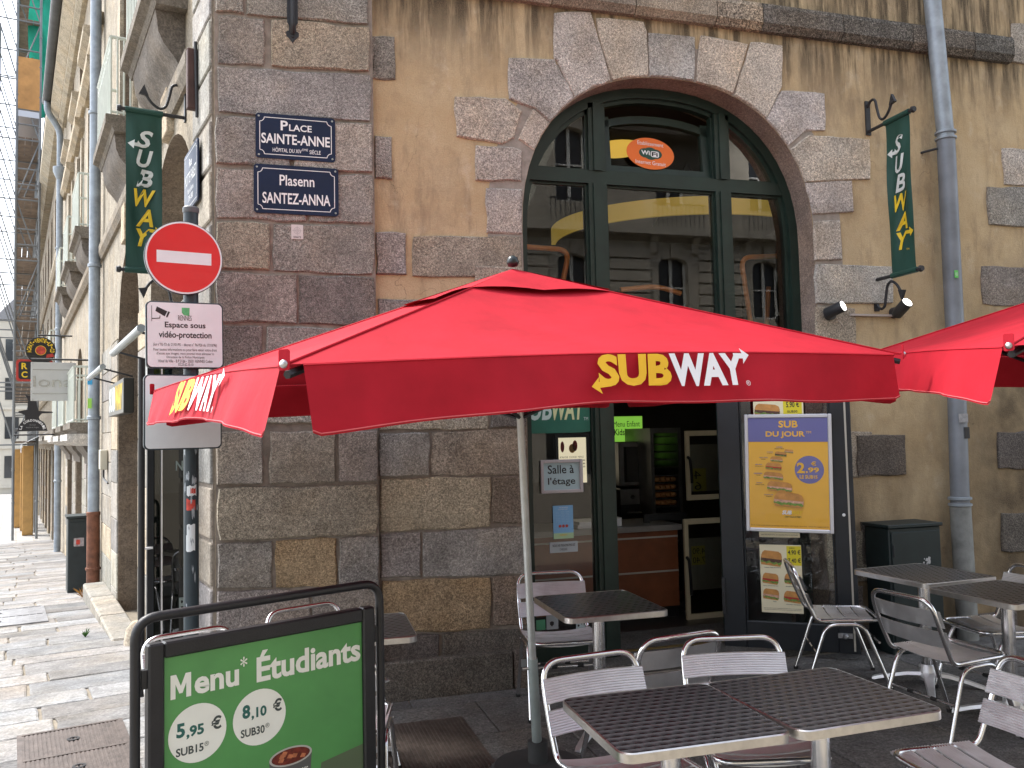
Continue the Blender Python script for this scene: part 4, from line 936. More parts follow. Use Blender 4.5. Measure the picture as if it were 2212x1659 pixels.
# ================================================================ signs and fittings on the walls
def street_plate(mtx, W_, H_, label, items, parentless=True):
    o = thing('street_plate', label, 'street sign', mat4=mtx)
    flat(rrect(W_,H_,.022,4),0,.012).build('enamel_plate', NAVY, o, bevel=.0)
    # white line border with notched corners
    e = .026; r_ = .028; P = []
    hw, hh = W_/2-e, H_/2-e
    for sx,sy,a0 in ((1,1,270),(-1,1,0),(-1,-1,90),(1,-1,180)):
        cx,cy = sx*hw, sy*hh; pts = arc((cx,cy), r_, R(a0), R(a0-90), 5); P += pts
    b = MB(); n = len(P)
    for i in range(n):
        a = Vector(P[i]); c = Vector(P[(i+1)%n]); d = (c-a)
        if d.length < 1e-6: continue
        nn = Vector((-d.y,d.x)).normalized()*.0022; b.add([(*(a-nn),.0130),(*(c-nn),.0130),(*(c+nn),.0130),(*(a+nn),.0130)],[(0,1,2,3)])
    b.build('white_border', WHITE, o)
    for sx in (-1,1):
        for sy in (-1,1): MB().lathe([(.007,.012),(.006,.016)],8,(sx*(W_/2-.02),sy*(H_/2-.02),0)).build('screw', SCREW, o)
    letters([(s,x0*W_,y0*H_,x1*W_,y1*H_,bo) for s,x0,y0,x1,y1,bo in items], WHITE, .0135, o)
    return o
YP = -PR-.016
def plate_m(px): 
    a,b_,c,d = [F(x,y,YP) for x,y in px]; cen = (a+b_+c+d)/4; return frame(cen,(b_-a).normalized(),(0,-1,0)), ((b_-a).length+(c-d).length)/2, ((d-a).length+(c-b_).length)/2
m_,W_,H_ = plate_m([(552,244),(724,258),(724,353),(552,340)])
street_plate(m_,W_,H_,'navy enamel street plate reading Place Sainte-Anne on the corner pier',[('P',-.19,.14,-.10,.36,.02),('LACE',-.085,.14,.20,.29,.018),('SAINTE-ANNE',-.43,-.17,.43,.06,.02),('HÔPITAL DU XIV',-.29,-.35,.07,-.24,.006),('EME',.08,-.29,.15,-.24,.006),('SIÈCLE',.17,-.35,.31,-.24,.006)])
m_,W_,H_ = plate_m([(548,354),(731,366),(731,468),(548,460)])
street_plate(m_,W_,H_,'navy enamel street plate reading Plasenn Santez-Anna below the upper plate',[('Plasenn',-.20,.08,.21,.30,.012,),('SANTEZ-ANNA',-.40,-.30,.40,-.07,.016)])
# street plate round the corner
zc = F(430,372,0).z; a = TP(452,300,.20); cen = LW(.50,.045,3.50)
street_plate(frame(cen,-E1,N1),.50,.42,'navy enamel street plate reading Rue Motte Fablet around the corner',[('Rue',-.10,.20,.10,.34,.012),('MOTTE FABLET',-.42,-.06,.42,.13,.014),('Maire de Rennes',-.22,-.22,.22,-.13,.004),('1795-1800',-.18,-.36,.18,-.26,.006)])
# survey marker
a = F(629,485,-PR-.014); b_ = F(655,517,-PR-.014)
sv = thing('survey_marker', 'small white survey target numbered 50672 under the street plates', 'marker', mat4=frame((a.x,-PR-.0145,b_.z),(1,0,0),(0,-1,0))); W_=b_.x-a.x; H_=a.z-b_.z
MB().box((0,0,0),(W_,H_,.003)).build('card', mat('grey_white_card', (.62,.58,.56), .6,var=.06), sv)
b = MB(); cx,cy=W_*.5,H_*.58
for r_ in (.012,.022):
    P = ell(r_,r_,20,cx,cy); Q = ell(r_-.0025,r_-.0025,20,cx,cy); nn_=20; b.add([(*p,.0035) for p in P]+[(*p,.0035) for p in Q],[(i,(i+1)%nn_,nn_+(i+1)%nn_,nn_+i) for i in range(nn_)])
b.build('target_rings', mat('grey_print', (.35,.33,.33), .5), sv)
MB().add([(cx-.032,cy-.001,.0036),(cx+.032,cy-.001,.0036),(cx+.032,cy+.001,.0036),(cx-.032,cy+.001,.0036),(cx-.001,cy-.032,.0037),(cx+.001,cy-.032,.0037),(cx+.001,cy+.032,.0037),(cx-.001,cy+.032,.0037)],[(0,1,2,3),(4,5,6,7)]).build('cross_hair', _mc['grey_print'], sv)
letters([('50672',W_*.18,H_*.06,W_*.82,H_*.20,.012)], BLACKP, .0036, sv)
# forged iron anchor above the plates
q = F(632,95,-PR-.012)
an_ = thing('iron_tie', 'forged iron tie with a pointed fleur end high on the corner pier', 'iron tie', mat4=frame((q.x,-PR-.011,q.z),(1,0,0),(0,-1,0)))
flat([(0,0),(.012,.02),(.04,.05),(.04,.075),(.022,.085),(.022,.12),(.035,.14),(.033,.9),(-.033,.9),(-.035,.14),(-.022,.12),(-.022,.085),(-.04,.075),(-.04,.05),(-.012,.02)],0,.012).build('strap', IRON, an_, bevel=.002)
MB().tube(fillet([(0,.07,.015),(0,.10,.05),(0,.22,.06),(0,.9,.06)],.03),.016,8).build('rod', IRON, an_); MB().lathe([(.010,.012),(.007,.02)],8,(0,.045,0)).build('rivet', IRON, an_)

# banners with the stacked logo
WSH = mat('banner_white_print', (.62,.66,.64), .6, var=.05)
BYEL = mat('banner_yellow_print', (.72,.50,.02), .6)
def stacked_logo(o, rip, W_, z0, z1, cx, zoff):
    hgt = (z1-z0)/6; b1, b2 = MB(), MB()
    for i,ch in enumerate('SUBWAY'):
        y1 = z1-hgt*i-.012*hgt; y0 = y1-hgt*.90; lw_ = W_*(.47 if ch != 'W' else .60)
        V,Fc = textfit(ch,cx-lw_/2,y0,cx+lw_/2,y1,.028,.28); (b1 if i < 3 else b2).add([(x,y,zoff) for x,y in V],Fc)
        if i == 0: b1.add([(cx-lw_*.30,y0+.02*hgt,zoff+.0002),(cx-lw_*.30,y0+.22*hgt,zoff+.0002),(cx-lw_*.62,y0+.20*hgt,zoff+.0002),(cx-lw_*.60,y0+.36*hgt,zoff+.0002),(cx-lw_*1.0,y0+.17*hgt,zoff+.0002),(cx-lw_*.66,y0-.10*hgt,zoff+.0002),(cx-lw_*.64,y0+.04*hgt,zoff+.0002)],[(0,1,2,3,4,5,6)])
        if i == 5: b2.add([(cx+lw_*.28,y1-.16*hgt,zoff+.0002),(cx+lw_*.28,y1,zoff+.0002),(cx+lw_*.64,y1-.02*hgt,zoff+.0002),(cx+lw_*.62,y1+.14*hgt,zoff+.0002),(cx+lw_*.98,y1-.10*hgt,zoff+.0002),(cx+lw_*.66,y1-.34*hgt,zoff+.0002),(cx+lw_*.64,y1-.20*hgt,zoff+.0002)],[(0,1,2,3,4,5,6)])
    for bb in (b1,b2):
        for q in bb.v: q.z = rip(q.x,q.y)+.004+(q.z-zoff)
    b1.build('white_letters', WSH, o); b2.build('yellow_letters', BYEL, o)
    letters([('TM',cx+W_*.12,z0-.02*hgt,cx+W_*.22,z0+.08*hgt)], BYEL, zoff, o, mapf=lambda x,y: (x,y,rip(x,y)+.004))
def banner(org, out, along_n, L0, L1, zb, zt, label, k=1):
    """org on the wall at z=0; out = unit vector out of the wall; cloth from L0..L1 along out, zb..zt"""
    o = thing('hanging_banner', label, 'banner', mat4=frame(org, out, along_n))
    X = (lambda v: v) if k > 0 else (lambda v: -v)
    W_ = L1-L0; b = MB(); nx, nz = 12, 30
    def rip(x, y):
        u, v = (abs(x)-L0)/W_, (y-zb)/(zt-zb); return (.010*math.sin(u*6.5+v*4)+.006*math.sin(u*13-v*9+k))*math.sin(math.pi*max(0,min(1,v)))**.5
    for j in range(nz+1):
        for i in range(nx+1):
            u, v = i/nx, j/nz; b.v.append(Vector((X(L0+W_*u), zb+(zt-zb)*v, rip(X(L0+W_*u), zb+(zt-zb)*v))))
    for j in range(nz):
        for i in range(nx): b.f.append((j*(nx+1)+i,j*(nx+1)+i+1,(j+1)*(nx+1)+i+1,(j+1)*(nx+1)+i))
    b.build('cloth', BANG, o, smooth=60)
    stacked_logo(o, rip, W_, zb+(zt-zb)*.14, zb+(zt-zb)*.88, X(L0+W_*.5)+.02*W_, .011)
    for z, s in ((zt,1),(zb,-1)):
        MB().tube([(0.0,z,0),(X(L1+.03),z,0)],.014,8).build('bar', IRON, o)
        MB().tube([(X(L0-.005),z,0),(X(L1+.005),z,0)],.022,10).build('hem_roll', BANG, o); MB().lathe([(.02,0),(.026,.01),(.02,.03)],10).xf(Matrix.Translation((X(L1+.03),z,0)) @ Matrix.Rotation(R(90*k),4,'Y')).build('end_knob', IRON, o)
        P = [(.012,z+s*.20,0),(.05,z+s*.245,0),(.10,z+s*.23,0),(.115,z+s*.15,0),(.14,z+s*.06,0),(.18,z+s*.035,0),(.24,z+s*.07,0),(.29,z+s*.15,0)]
        P = [(X(p[0]),p[1],p[2]) for p in P]; MB().tube(fillet(P,.05,3),.011,6).build('scroll', IRON, o); flat([(X(.26),z+s*.12),(X(.325),z+s*.13),(X(.29),z+s*.20)],-.012,.012).build('leaf_end', IRON, o)
        MB().box((min(0,X(.012)),z-.03 if s>0 else z-.25,-.022),(max(0,X(.012)),z+.25 if s>0 else z+.03,.022)).build('wall_plate', IRON, o)
    return o
XB = 5.0
a = XP(1912,266,XB); b_ = XP(1963,241,XB); c = XP(1980,582,XB); d = XP(1928,596,XB)
banner(Vector((XB,0,0)), Vector((0,-1,0)), Vector((-1,0,0)), -(a.y+d.y)/2, -(b_.y+c.y)/2, (c.z+d.z)/2, (a.z+b_.z)/2, 'green hanging banner with stacked white and yellow letters right of the arched window')
TB = 1.02
a = TP(350,250,TB); b_ = TP(272,235,TB); c = TP(272,582,TB)
banner(LW(TB,0,0), -N1, -E1, a.dot(N1), b_.dot(N1), c.z, b_.z, 'green hanging banner with stacked letters on the street side behind the no entry sign', -1)
# brown iron shutter stop above the street plate
st_ = thing('shutter_stop', 'narrow brown iron bar fixed upright on the corner pier street side', 'iron bar', LW(.42,.045,3.95)); b = MB()
b.hexa([LW(-.03,-.02,0),LW(.03,-.02,0),LW(.03,.05,0),LW(-.03,.05,0),LW(-.03,-.02,.42),LW(.03,-.02,.42),LW(.03,.05,.42),LW(-.03,.05,.42)]); b.build('bar', mat('brown_rusty_paint', (.07,.035,.03), .7,var=.3), st_, bevel=.006)
MB().tube([LW(-.04,-.01,-.06),LW(-.04,.0,.46)],.012).build('rod', IRON, st_)

# zinc drainpipe on the square
pipe = thing('drainpipe', 'grey zinc drainpipe with worn painted foot on the square facade', 'drainpipe', (0,0,0))
PX = [(2012,-60),(2024,60),(2040,290),(2055,640)]
P = [F(x,y,-.11) for x,y in PX]; P = [Vector((5.60+.0*i,-.115,p.z)) for i,p in enumerate(P)]
xa = F(2014,0,-.115); xb = F(2043,300,-.115); xc = F(2062,700,-.115); xd = F(2074,1090,-.115)
MB().tube([(xa.x-.02,-.115,6.4),(xa.x,-.115,xa.z),(xb.x,-.115,xb.z)],.066,16).build('upper_pipe', ZINC, pipe, smooth=60)
MB().tube([(xb.x,-.115,xb.z-.002),(xc.x,-.115,xc.z),(xd.x,-.115,xd.z)],.070,16).build('middle_pipe', mat('grey_painted_pipe', (.20,.22,.25), .5,.2,var=.2,vs=4), pipe, smooth=60)
MB().tube([(xd.x,-.115,xd.z),(xd.x+.01,-.115,0.0)],.078,16).build('cast_foot', mat('pale_worn_pipe', (.24,.25,.24), .7,var=.35,vs=6,bump=.3), pipe, smooth=60)
for q_,r_ in ((xb,.082),(xd,.088)):
    for dz in (0,.05): MB().lathe([(r_-.014,-.014),(r_,-.008),(r_,.008),(r_-.014,.014)],18,(q_.x,-.115,q_.z+dz)).build('collar', ZINC, pipe, smooth=40)
for q_ in (xb,xc): MB().tube([(q_.x-.07,-.1,q_.z-.08),(q_.x-.15,0,q_.z-.09)],.010).build('wall_hook', IRON, pipe)
def pipe_sticker(px,py,w_,h_,m_,label,txt=None):
    q = F(px,py,-.19); o = thing('sticker', label, 'sticker', mat4=frame(q,(.98,.0,0),(-.25,-1,0))); MB().box((-w_/2,-h_/2,-.002),(w_/2,h_/2,.001)).build('paper', m_, o)
    if txt: letters([(txt,-w_*.4,-h_*.2,w_*.4,h_*.2)], WHITE, .002, o)
pipe_sticker(2066,592,.035,.06,mat('lime_sticker', (.12,.55,.10), .5),'small lime green sticker on the grey drainpipe','VELO')
pipe_sticker(2081,903,.09,.07,mat('faded_sticker', (.28,.28,.29), .7,var=.3,vs=30),'faded grey sticker on the drainpipe under the parasol')
pipe_sticker(2089,935,.05,.09,BLACKP,'small black sticker low on the drainpipe')
# spotlights with their batten and cable
SPB = mat('spot_black', (.03,.032,.035), .45); LENS = mat('lit_lens', (1,.97,.90), .4, emit=2)
q0 = F(1806,668,-.11); q1 = F(1950,664,-.11)
batt = thing('cable_batten', 'thin pale cable batten between the two wall spotlights', 'batten', F(1836,680,-.02)); w_ = F(1945,682,-.02).x-batt.location.x
MB().box((0,-.012,-.008),(w_,.018,.008)).build('batten', mat('pale_batten', (.42,.36,.33), .6), batt)
def spot(q, aim, label):
    o = thing('spotlight', label, 'spotlight', q, group='wall spotlights beside the banner'); m3 = Vector(aim).to_track_quat('Z','Y').to_matrix().to_4x4()
    MB().lathe([(.035,-.09),(.044,-.08),(.046,.05),(.046,.06),(.041,.06)],18).xf(m3).build('lamp_head', SPB, o, smooth=45); MB().lathe([(.039,.0605),(.039,.062),(.03,.066),(.001,.067)],18).xf(m3).build('lens', LENS, o)
    MB().lathe([(.02,0),(.045,.0),(.045,.05),(.02,.052)],16).xf(Matrix.Translation((0,.105,-.03)) @ Matrix.Rotation(R(90),4,'X')).build('wall_base', SPB, o, smooth=40); MB().tube([(0,.06,-.03),(0,.02,-.02),(0,0,-.01)],.012).build('arm', SPB, o)
spot(q0,(.42,-.80,.30),'black wall spotlight aimed at the banner from the arch side'); spot(q1,(.05,-.80,.55),'black wall spotlight aimed upwards under the banner bracket')
cb = [F(1810,692,-.02),F(1818,700,-.015),F(1824,712,-.012),F(1812,720,-.012),F(1790,727,-.012),F(1766,735,-.012),F(1740,738,-.012)]
cbo = thing('spotlight_cable','thin pale cable looping down from the spotlight','cable',cb[0]); MB().tube([p-cb[0] for p in fillet(cb,.05,3)],.006,6).build('cable', mat('cream_cable', (.5,.44,.38), .6), cbo, smooth=60)
# green utility cabinet against the wall
ub = thing('utility_cabinet', 'dark green metal utility cabinet standing against the wall behind the tables', 'cabinet', (4.75,-.32,0)); GC = mat('cabinet_green', (.010,.020,.021), .5, var=.25, vs=6)
MB().box((.0,.0,0),(.47,.27,.93)).build('body', GC, ub, bevel=.008); MB().box((.015,-.012,.05),(.455,-.001,.90)).build('door', GC, ub, bevel=.004); MB().box((-.012,-.016,.93),(.482,.28,.955)).build('lid', GC, ub, bevel=.004)
for k in range(6): MB().box((.06,-.018,.10+.022*k),(.30,-.0125,.112+.022*k)).build('vent_louvre', GC, ub)
for z in (.2,.72): MB().tube([(.02,-.02,z),(.02,-.02,z+.09)],.008,8).build('hinge', IRON, ub)
MB().lathe([(.02,0),(.018,.012)],10).xf(Matrix.Translation((.42,-.012,.5)) @ Matrix.Rotation(R(90),4,'X')).build('lock', SCREW, ub)
b = MB(); random.seed(4)
for k in range(16):
    x,z = .31+random.uniform(-.035,.035), .66+random.uniform(-.05,.05); s = random.uniform(.006,.016); b.add([(x-s,-.0135-.0001*k,z-s*.4),(x+s*.7,-.0135-.0001*k,z-s),(x+s,-.0135-.0001*k,z+s*.6),(x-s*.3,-.0135-.0001*k,z+s)],[(0,1,2,3)])
b.build('torn_sticker', mat('torn_paper', (.45,.46,.47), .7), ub)

# ================================================================ parasols
def parasol(name_label, C4, apex, base, logos=True, group='red parasols on the terrace'):
    base = Vector(base); o = thing('parasol', name_label, 'parasol', base, group=group)
    P = [Vector(c)-base for c in C4]; A = Vector(apex)-base; cen = sum(P, Vector())/4
    HV = .205
    b = MB(); ns, nu = 8, 14                  # canopy: four panels, taut hips, slight belly between
    for k in range(4):
        a, c = P[k], P[(k+1)%4]; base_i = len(b.v)
        for j in range(ns+1):
            s = j/ns
            for i in range(nu+1):
                u = i/nu; e = a.lerp(c,u); q = e.lerp(A,s); bell = .030*math.sin(math.pi*s)*math.sin(math.pi*u)-.024*(1-s)**3*math.sin(math.pi*u)*(s>0)
                if s == 0: q = q + Vector((0,0,.024*math.sin(math.pi*u)))
                b.v.append(q-Vector((0,0,bell)))
        for j in range(ns):
            for i in range(nu):
                q = base_i+j*(nu+1)+i; b.f.append((q,q+1,q+nu+2,q+nu+1))
    cn = b.build('canopy', REDF, o, smooth=25)
    b = MB()                                   # vent cap lifted over the top
    for k in range(4):
        a, c = P[k].lerp(A,.73), P[(k+1)%4].lerp(A,.73); bi = len(b.v)
        for j in range(5):
            s = j/4
            for i in range(9):
                u = i/8; q = a.lerp(c,u).lerp(A,s); b.v.append(q+Vector((0,0,.006+.010*(1-s)*abs(math.sin(2*math.pi*u+k))-.004*math.sin(math.pi*u)*(1-s)+.006*s)))
        for j in range(4):
            for i in range(8): q = bi+j*9+i; b.f.append((q,q+1,q+10,q+9))
    b.build('vent_cap', REDF, cn, smooth=25)
    flaps = []
    for k in range(4):                         # valances with rounded free ends
        a, c = P[k], P[(k+1)%4]; d = (c-a); L_ = d.length; d.normalize(); out = d.cross(Vector((0,0,1))); 
        if out.dot(a-cen) < 0: out = -out
        rnd = random.Random(k+3); ph = rnd.uniform(0,6)
        def fl(u, v, a=a, c=c, d=d, L_=L_, out=out, ph=ph, off=0.0):
            g = .045/L_; uu = g+(1-2*g)*u
            bev = max(0, .10-min(uu,1-uu)*L_)/.10
            vv = v*(1-.22*bev*bev) ; hang = HV*(1-.10*math.sin(math.pi*uu)+.035*math.sin(uu*9+ph)+.018*math.sin(uu*23+ph))
            p = a.lerp(c, uu)+Vector((0,0,.024*math.sin(math.pi*uu)))
            w_ = .013*math.sin(uu*19+ph)*v + .006*math.sin(uu*43+ph*2)*v*v + .004*math.sin(uu*71+ph)*v*v + (.055 if k == 3 else .016)*v
            inset = d*(.035*bev*v*(1 if uu < .5 else -1))
            return p + Vector((0,0,-hang*vv)) + out*(w_+.006+off) + inset
        b = MB(); nx, nz = 64, 6
        for j in range(nz+1):
            for i in range(nx+1): b.v.append(fl(i/nx, j/nz))
        for j in range(nz):
            for i in range(nx): q = j*(nx+1)+i; b.f.append((q,q+1,q+nx+2,q+nx+1))
        fo = b.build('valance', REDF, o, smooth=60); flaps.append((fl, L_, fo))
        MB().tube([P[k].lerp(A,s_/8)+Vector((0,0,.003)) for s_ in range(9)],.004,5).build('hip_seam', REDF, cn)
        MB().tube([fl(i/64,.02,off=.001) for i in range(65)],.003,4).build('fold_seam', REDF, fo)
        hb = MB(); hb.tube([fl(i/64,.965,off=.002) for i in range(65)],.0022,4); hb.build('hem_stitching', mat('red_thread', (.60,.10,.11), .8), fo)
        # rib from hub to corner and stretcher
        MB().tube([A-Vector((0,0,.07)), P[k]-Vector((0,0,.03))],.013,6).build('rib', BLACKM, o); mid = P[k].lerp(A,.45)-Vector((0,0,.05))
        MB().tube([mid, A.lerp(Vector((0,0,0)),.28)],.010,6).build('strut', BLACKM, o)
        em = P[k].lerp(P[(k+1)%4],.5); MB().tube([A-Vector((0,0,.07)), em-Vector((0,0,.035))],.011,6).build('rib', BLACKM, o)
        od = (P[k]-cen); od.z = 0; od.normalize(); cp = P[k]+od*.012
        m3 = frame(cp, od.cross(Vector((0,0,1))), od); flat(rrect(.035,.06,.006,3),0,.004).xf(m3 @ Matrix.Translation((0,-.012,0))).build('corner_patch', REDF, o); MB().lathe([(.013,.004),(.011,.011),(.004,.014)],12).xf(m3).build('corner_button', SCREW, o, smooth=60)
    MB().lathe([(.006,0),(.022,.004),(.030,.022),(.024,.044),(.008,.054)],14).xf(Matrix.Translation(A+Vector((0,0,.02)))).build('finial', mat('finial_dark', (.012,.02,.022), .3), o, smooth=60)
    t0 = A.normalized()
    MB().tube([t0*.52, A-Vector((0,0,.02))],.0185,14).build('upper_pole', GALV, o, smooth=60); MB().tube([Vector((0,0,.05)), t0*.60],.0245,14).build('lower_pole', mat('grey_green_pole', (.33,.38,.37), .5,.5,var=.15), o, smooth=60)
    MB().tube([t0*.55+Vector((-.02,0,0)),t0*.55+Vector((-.055,0,0))],.007).box((-.075,-.006,.53),(-.05,.006,.565)).build('clamp_screw', SCREW, o)
    MB().lathe([(.24,0),(.245,.02),(.22,.045),(.05,.06),(.05,.16),(.03,.17)],28).build('base', mat('parasol_base', (.035,.036,.036), .7,var=.25), o, smooth=40)
    return o, flaps
PYP = [(0.342,-3.181,1.911),(2.890,-2.667,1.999),(2.679,-.150,2.056),(-.297,-.523,1.982)]
q = G(1163,1670,.0)
par1, fl1 = parasol('red square parasol with sandwich shop lettering over the front tables', PYP, DP(1108,586,4.02), (q.x,q.y,0))
RW = mat('canvas_white_print', (.80,.80,.82), .7, transl=.05); RY = mat('canvas_yellow_print', (.80,.46,.015), .7, transl=.05)
def flap_logo(fl, L_, fo, u0, u1, v0, v1, lift=.010):
    um = u0+(u1-u0)*.48
    def mp(x, y): u = x; return fl(u, 1-y, off=lift)
    y0, y1 = 1-v1, 1-v0; H_ = y1-y0; Wu = u1-u0
    def put(s, xa, xb, m_, bold=.045):
        V,Fc = textfit(s,xa,y0,xb,y1,bold,.12); MB().add([mp(*q) for q in V],Fc).build('lettering', m_, fo)
    put('SUB',u0,um,RY); put('WAY',um+.002,u1,RW)
    # the arrow tails of the first and last letter
    def arrow(pts, m_): MB().add([fl(x,1-y,off=lift+.0005) for x,y in pts],[tuple(range(len(pts)))]).build('arrow', m_, fo)
    arrow([(u0+Wu*.07,y0+H_*.0),(u0+Wu*.07,y0+H_*.17),(u0-Wu*.005,y0+H_*.15),(u0+Wu*.004,y0+H_*.30),(u0-Wu*.055,y0+H_*.02),(u0+Wu*.004,y0-H_*.22),(u0-Wu*.005,y0-H_*.03)],RY)
    arrow([(u1-Wu*.06,y1-H_*.17),(u1-Wu*.06,y1),(u1+Wu*.005,y1-H_*.01),(u1-Wu*.004,y1+H_*.16),(u1+Wu*.055,y1-H_*.06),(u1-Wu*.004,y1-H_*.34),(u1+Wu*.005,y1-H_*.17)],RW)
    V,Fc = textfit('®',u1-Wu*.02,y0-H_*.02,u1+Wu*.012,y0+H_*.14); MB().add([mp(*q) for q in V],Fc).build('lettering', RW, fo)
flap_logo(*fl1[0], .392, .655, .04, .68)
# left flap: runs from the back-left corner to the front-left one, its letters read the same way
fl,L_,fo = fl1[3]
flap_logo(fl, L_, fo, .38, .74, .06, .80, .022)
# second parasol at the right edge
b1 = DP(2183,747,3.0); b4 = DP(1800,789,5.3); s_ = (b4-b1); pr_ = Vector((s_.y,-s_.x,0)); b2_ = b1+pr_+Vector((0,0,.03)); b3 = b4+pr_
cen = (b1+b2_+b3+b4)/4
par2, fl2 = parasol('red square parasol over the tables beside the drainpipe', [b1,b2_,b3,b4], cen+Vector((0,0,.40)), (cen.x,cen.y,0))

# ================================================================ tables and chairs
def swirl():
    m = bpy.data.materials.new('swirled_steel_top'); m.use_nodes = True; nt = m.node_tree; p = nt.nodes['Principled BSDF']; L = nt.links.new
    p.inputs['Metallic'].default_value = .55; p.inputs['Base Color'].default_value = (.50,.48,.47,1); p.inputs['Roughness'].default_value = .2
    tc = N(nt,'ShaderNodeTexCoord'); s = N(nt,'ShaderNodeSeparateXYZ'); L(tc.outputs['Object'], s.inputs[0])
    def op(o_, a, b=None):
        q = N(nt,'ShaderNodeMath', operation=o_)
        for i,k in enumerate((a,b)):
            if k is None: continue
            if isinstance(k,(int,float)): q.inputs[i].default_value = k
            else: L(k,q.inputs[i])
        return q.outputs[0]
    S = 1/.046
    y = op('MULTIPLY', s.outputs[1], S*1.25); row = op('FLOOR', y); half = op('MULTIPLY', op('MODULO', op('ADD', row, 100), 2.0), .5)
    x = op('ADD', op('MULTIPLY', s.outputs[0], S), half); fxn = op('SUBTRACT', op('FRACT', op('ADD', x, 100)), .5); fyn = op('FRACT', op('ADD', y, 100))
    # overlapping discs: height rises to the lip of each scale
    d = op('SQRT', op('ADD', op('MULTIPLY', fxn, fxn), op('MULTIPLY', fyn, fyn)))
    lip = op('GREATER_THAN', d, .62)
    h = op('ADD', op('MULTIPLY', d, .8), op('MULTIPLY', lip, -.55))
    bp = N(nt,'ShaderNodeBump', Strength=.65, Distance=.006); L(h, bp.inputs['Height']); L(bp.outputs[0], p.inputs['Normal'])
    mr = N(nt,'ShaderNodeMapRange'); mr.inputs[3].default_value = .20; mr.inputs[4].default_value = .42; L(d, mr.inputs[0]); L(mr.outputs[0], p.inputs['Roughness'])
    mc = N(nt,'ShaderNodeMix', data_type='RGBA'); mc.inputs['A'].default_value = (.03,.03,.031,1); mc.inputs['B'].default_value = (.21,.207,.205,1)
    L(op('MINIMUM', op('MULTIPLY', op('MULTIPLY', d, d), 1.5), 1.0), mc.inputs['Factor']); L(mc.outputs['Result'], p.inputs['Base Color'])
    return m
SWIRL = swirl()
def make_table(label, sx=.59, sy=.59, group='steel cafe tables'):
    o = thing('cafe_table', label, 'table', group=group); H_ = .72
    flat(rrect(sx,sy,.045,5),H_-.022,H_).build('table_top', SWIRL, o)
    P = rrect(sx+.006,sy+.006,.048,5); Q = rrect(sx-.004,sy-.004,.043,5); n = len(P); b = MB()
    for z,S_ in ((H_-.030,P),(H_-.002,P),(H_+.0015,Q),(H_-.030,Q)): b.v += [Vector((*p,z)) for p in S_]
    for r_ in range(4):
        for i in range(n): b.f.append((r_*n+i,r_*n+(i+1)%n,((r_+1)%4)*n+(i+1)%n,((r_+1)%4)*n+i))
    b.build('rim', mat('rim_metal', (.62,.60,.57), .32, 1.0, var=.12, vs=25), o, smooth=40)
    MB().tube([(0,0,.05),(0,0,H_-.03)],.036,18).build('column', ALUB, o, smooth=60); MB().box((-.16,-.16,H_-.035),(.16,.16,H_-.028)).build('mounting_plate', SS, o)
    MB().lathe([(.05,.03),(.055,.05),(.048,.12),(.04,.13)],16).build('hub', ALU, o, smooth=40)
    for k in range(4):
        b = MB(); pts = [(.03,.085,.045),(.12,.075,.030),(.22,.05,.024),(.31,.022,.020),(.325,.012,.018)]
        for r_,z,w_ in pts: b.v += [Vector((r_,-w_,z-.02)),Vector((r_,w_,z-.02)),Vector((r_,w_*.8,z)),Vector((r_,-w_*.8,z))]
        for i in range(len(pts)-1):
            for j in range(4): b.f.append((i*4+j,i*4+(j+1)%4,i*4+4+(j+1)%4,i*4+4+j))
        b.f += [(0,1,2,3),(16,17,18,19)]
        b.xf(Matrix.Rotation(R(90*k+45),4,'Z')); ft = b.build('foot', ALU, o, smooth=40)
        MB().lathe([(.014,-.0),(.016,.012)],8,(.30*math.cos(R(90*k+45)),.30*math.sin(R(90*k+45)),-.012)).xf(Matrix.Translation((0,0,.012))).build('glide', RUBBER, ft)
    return o
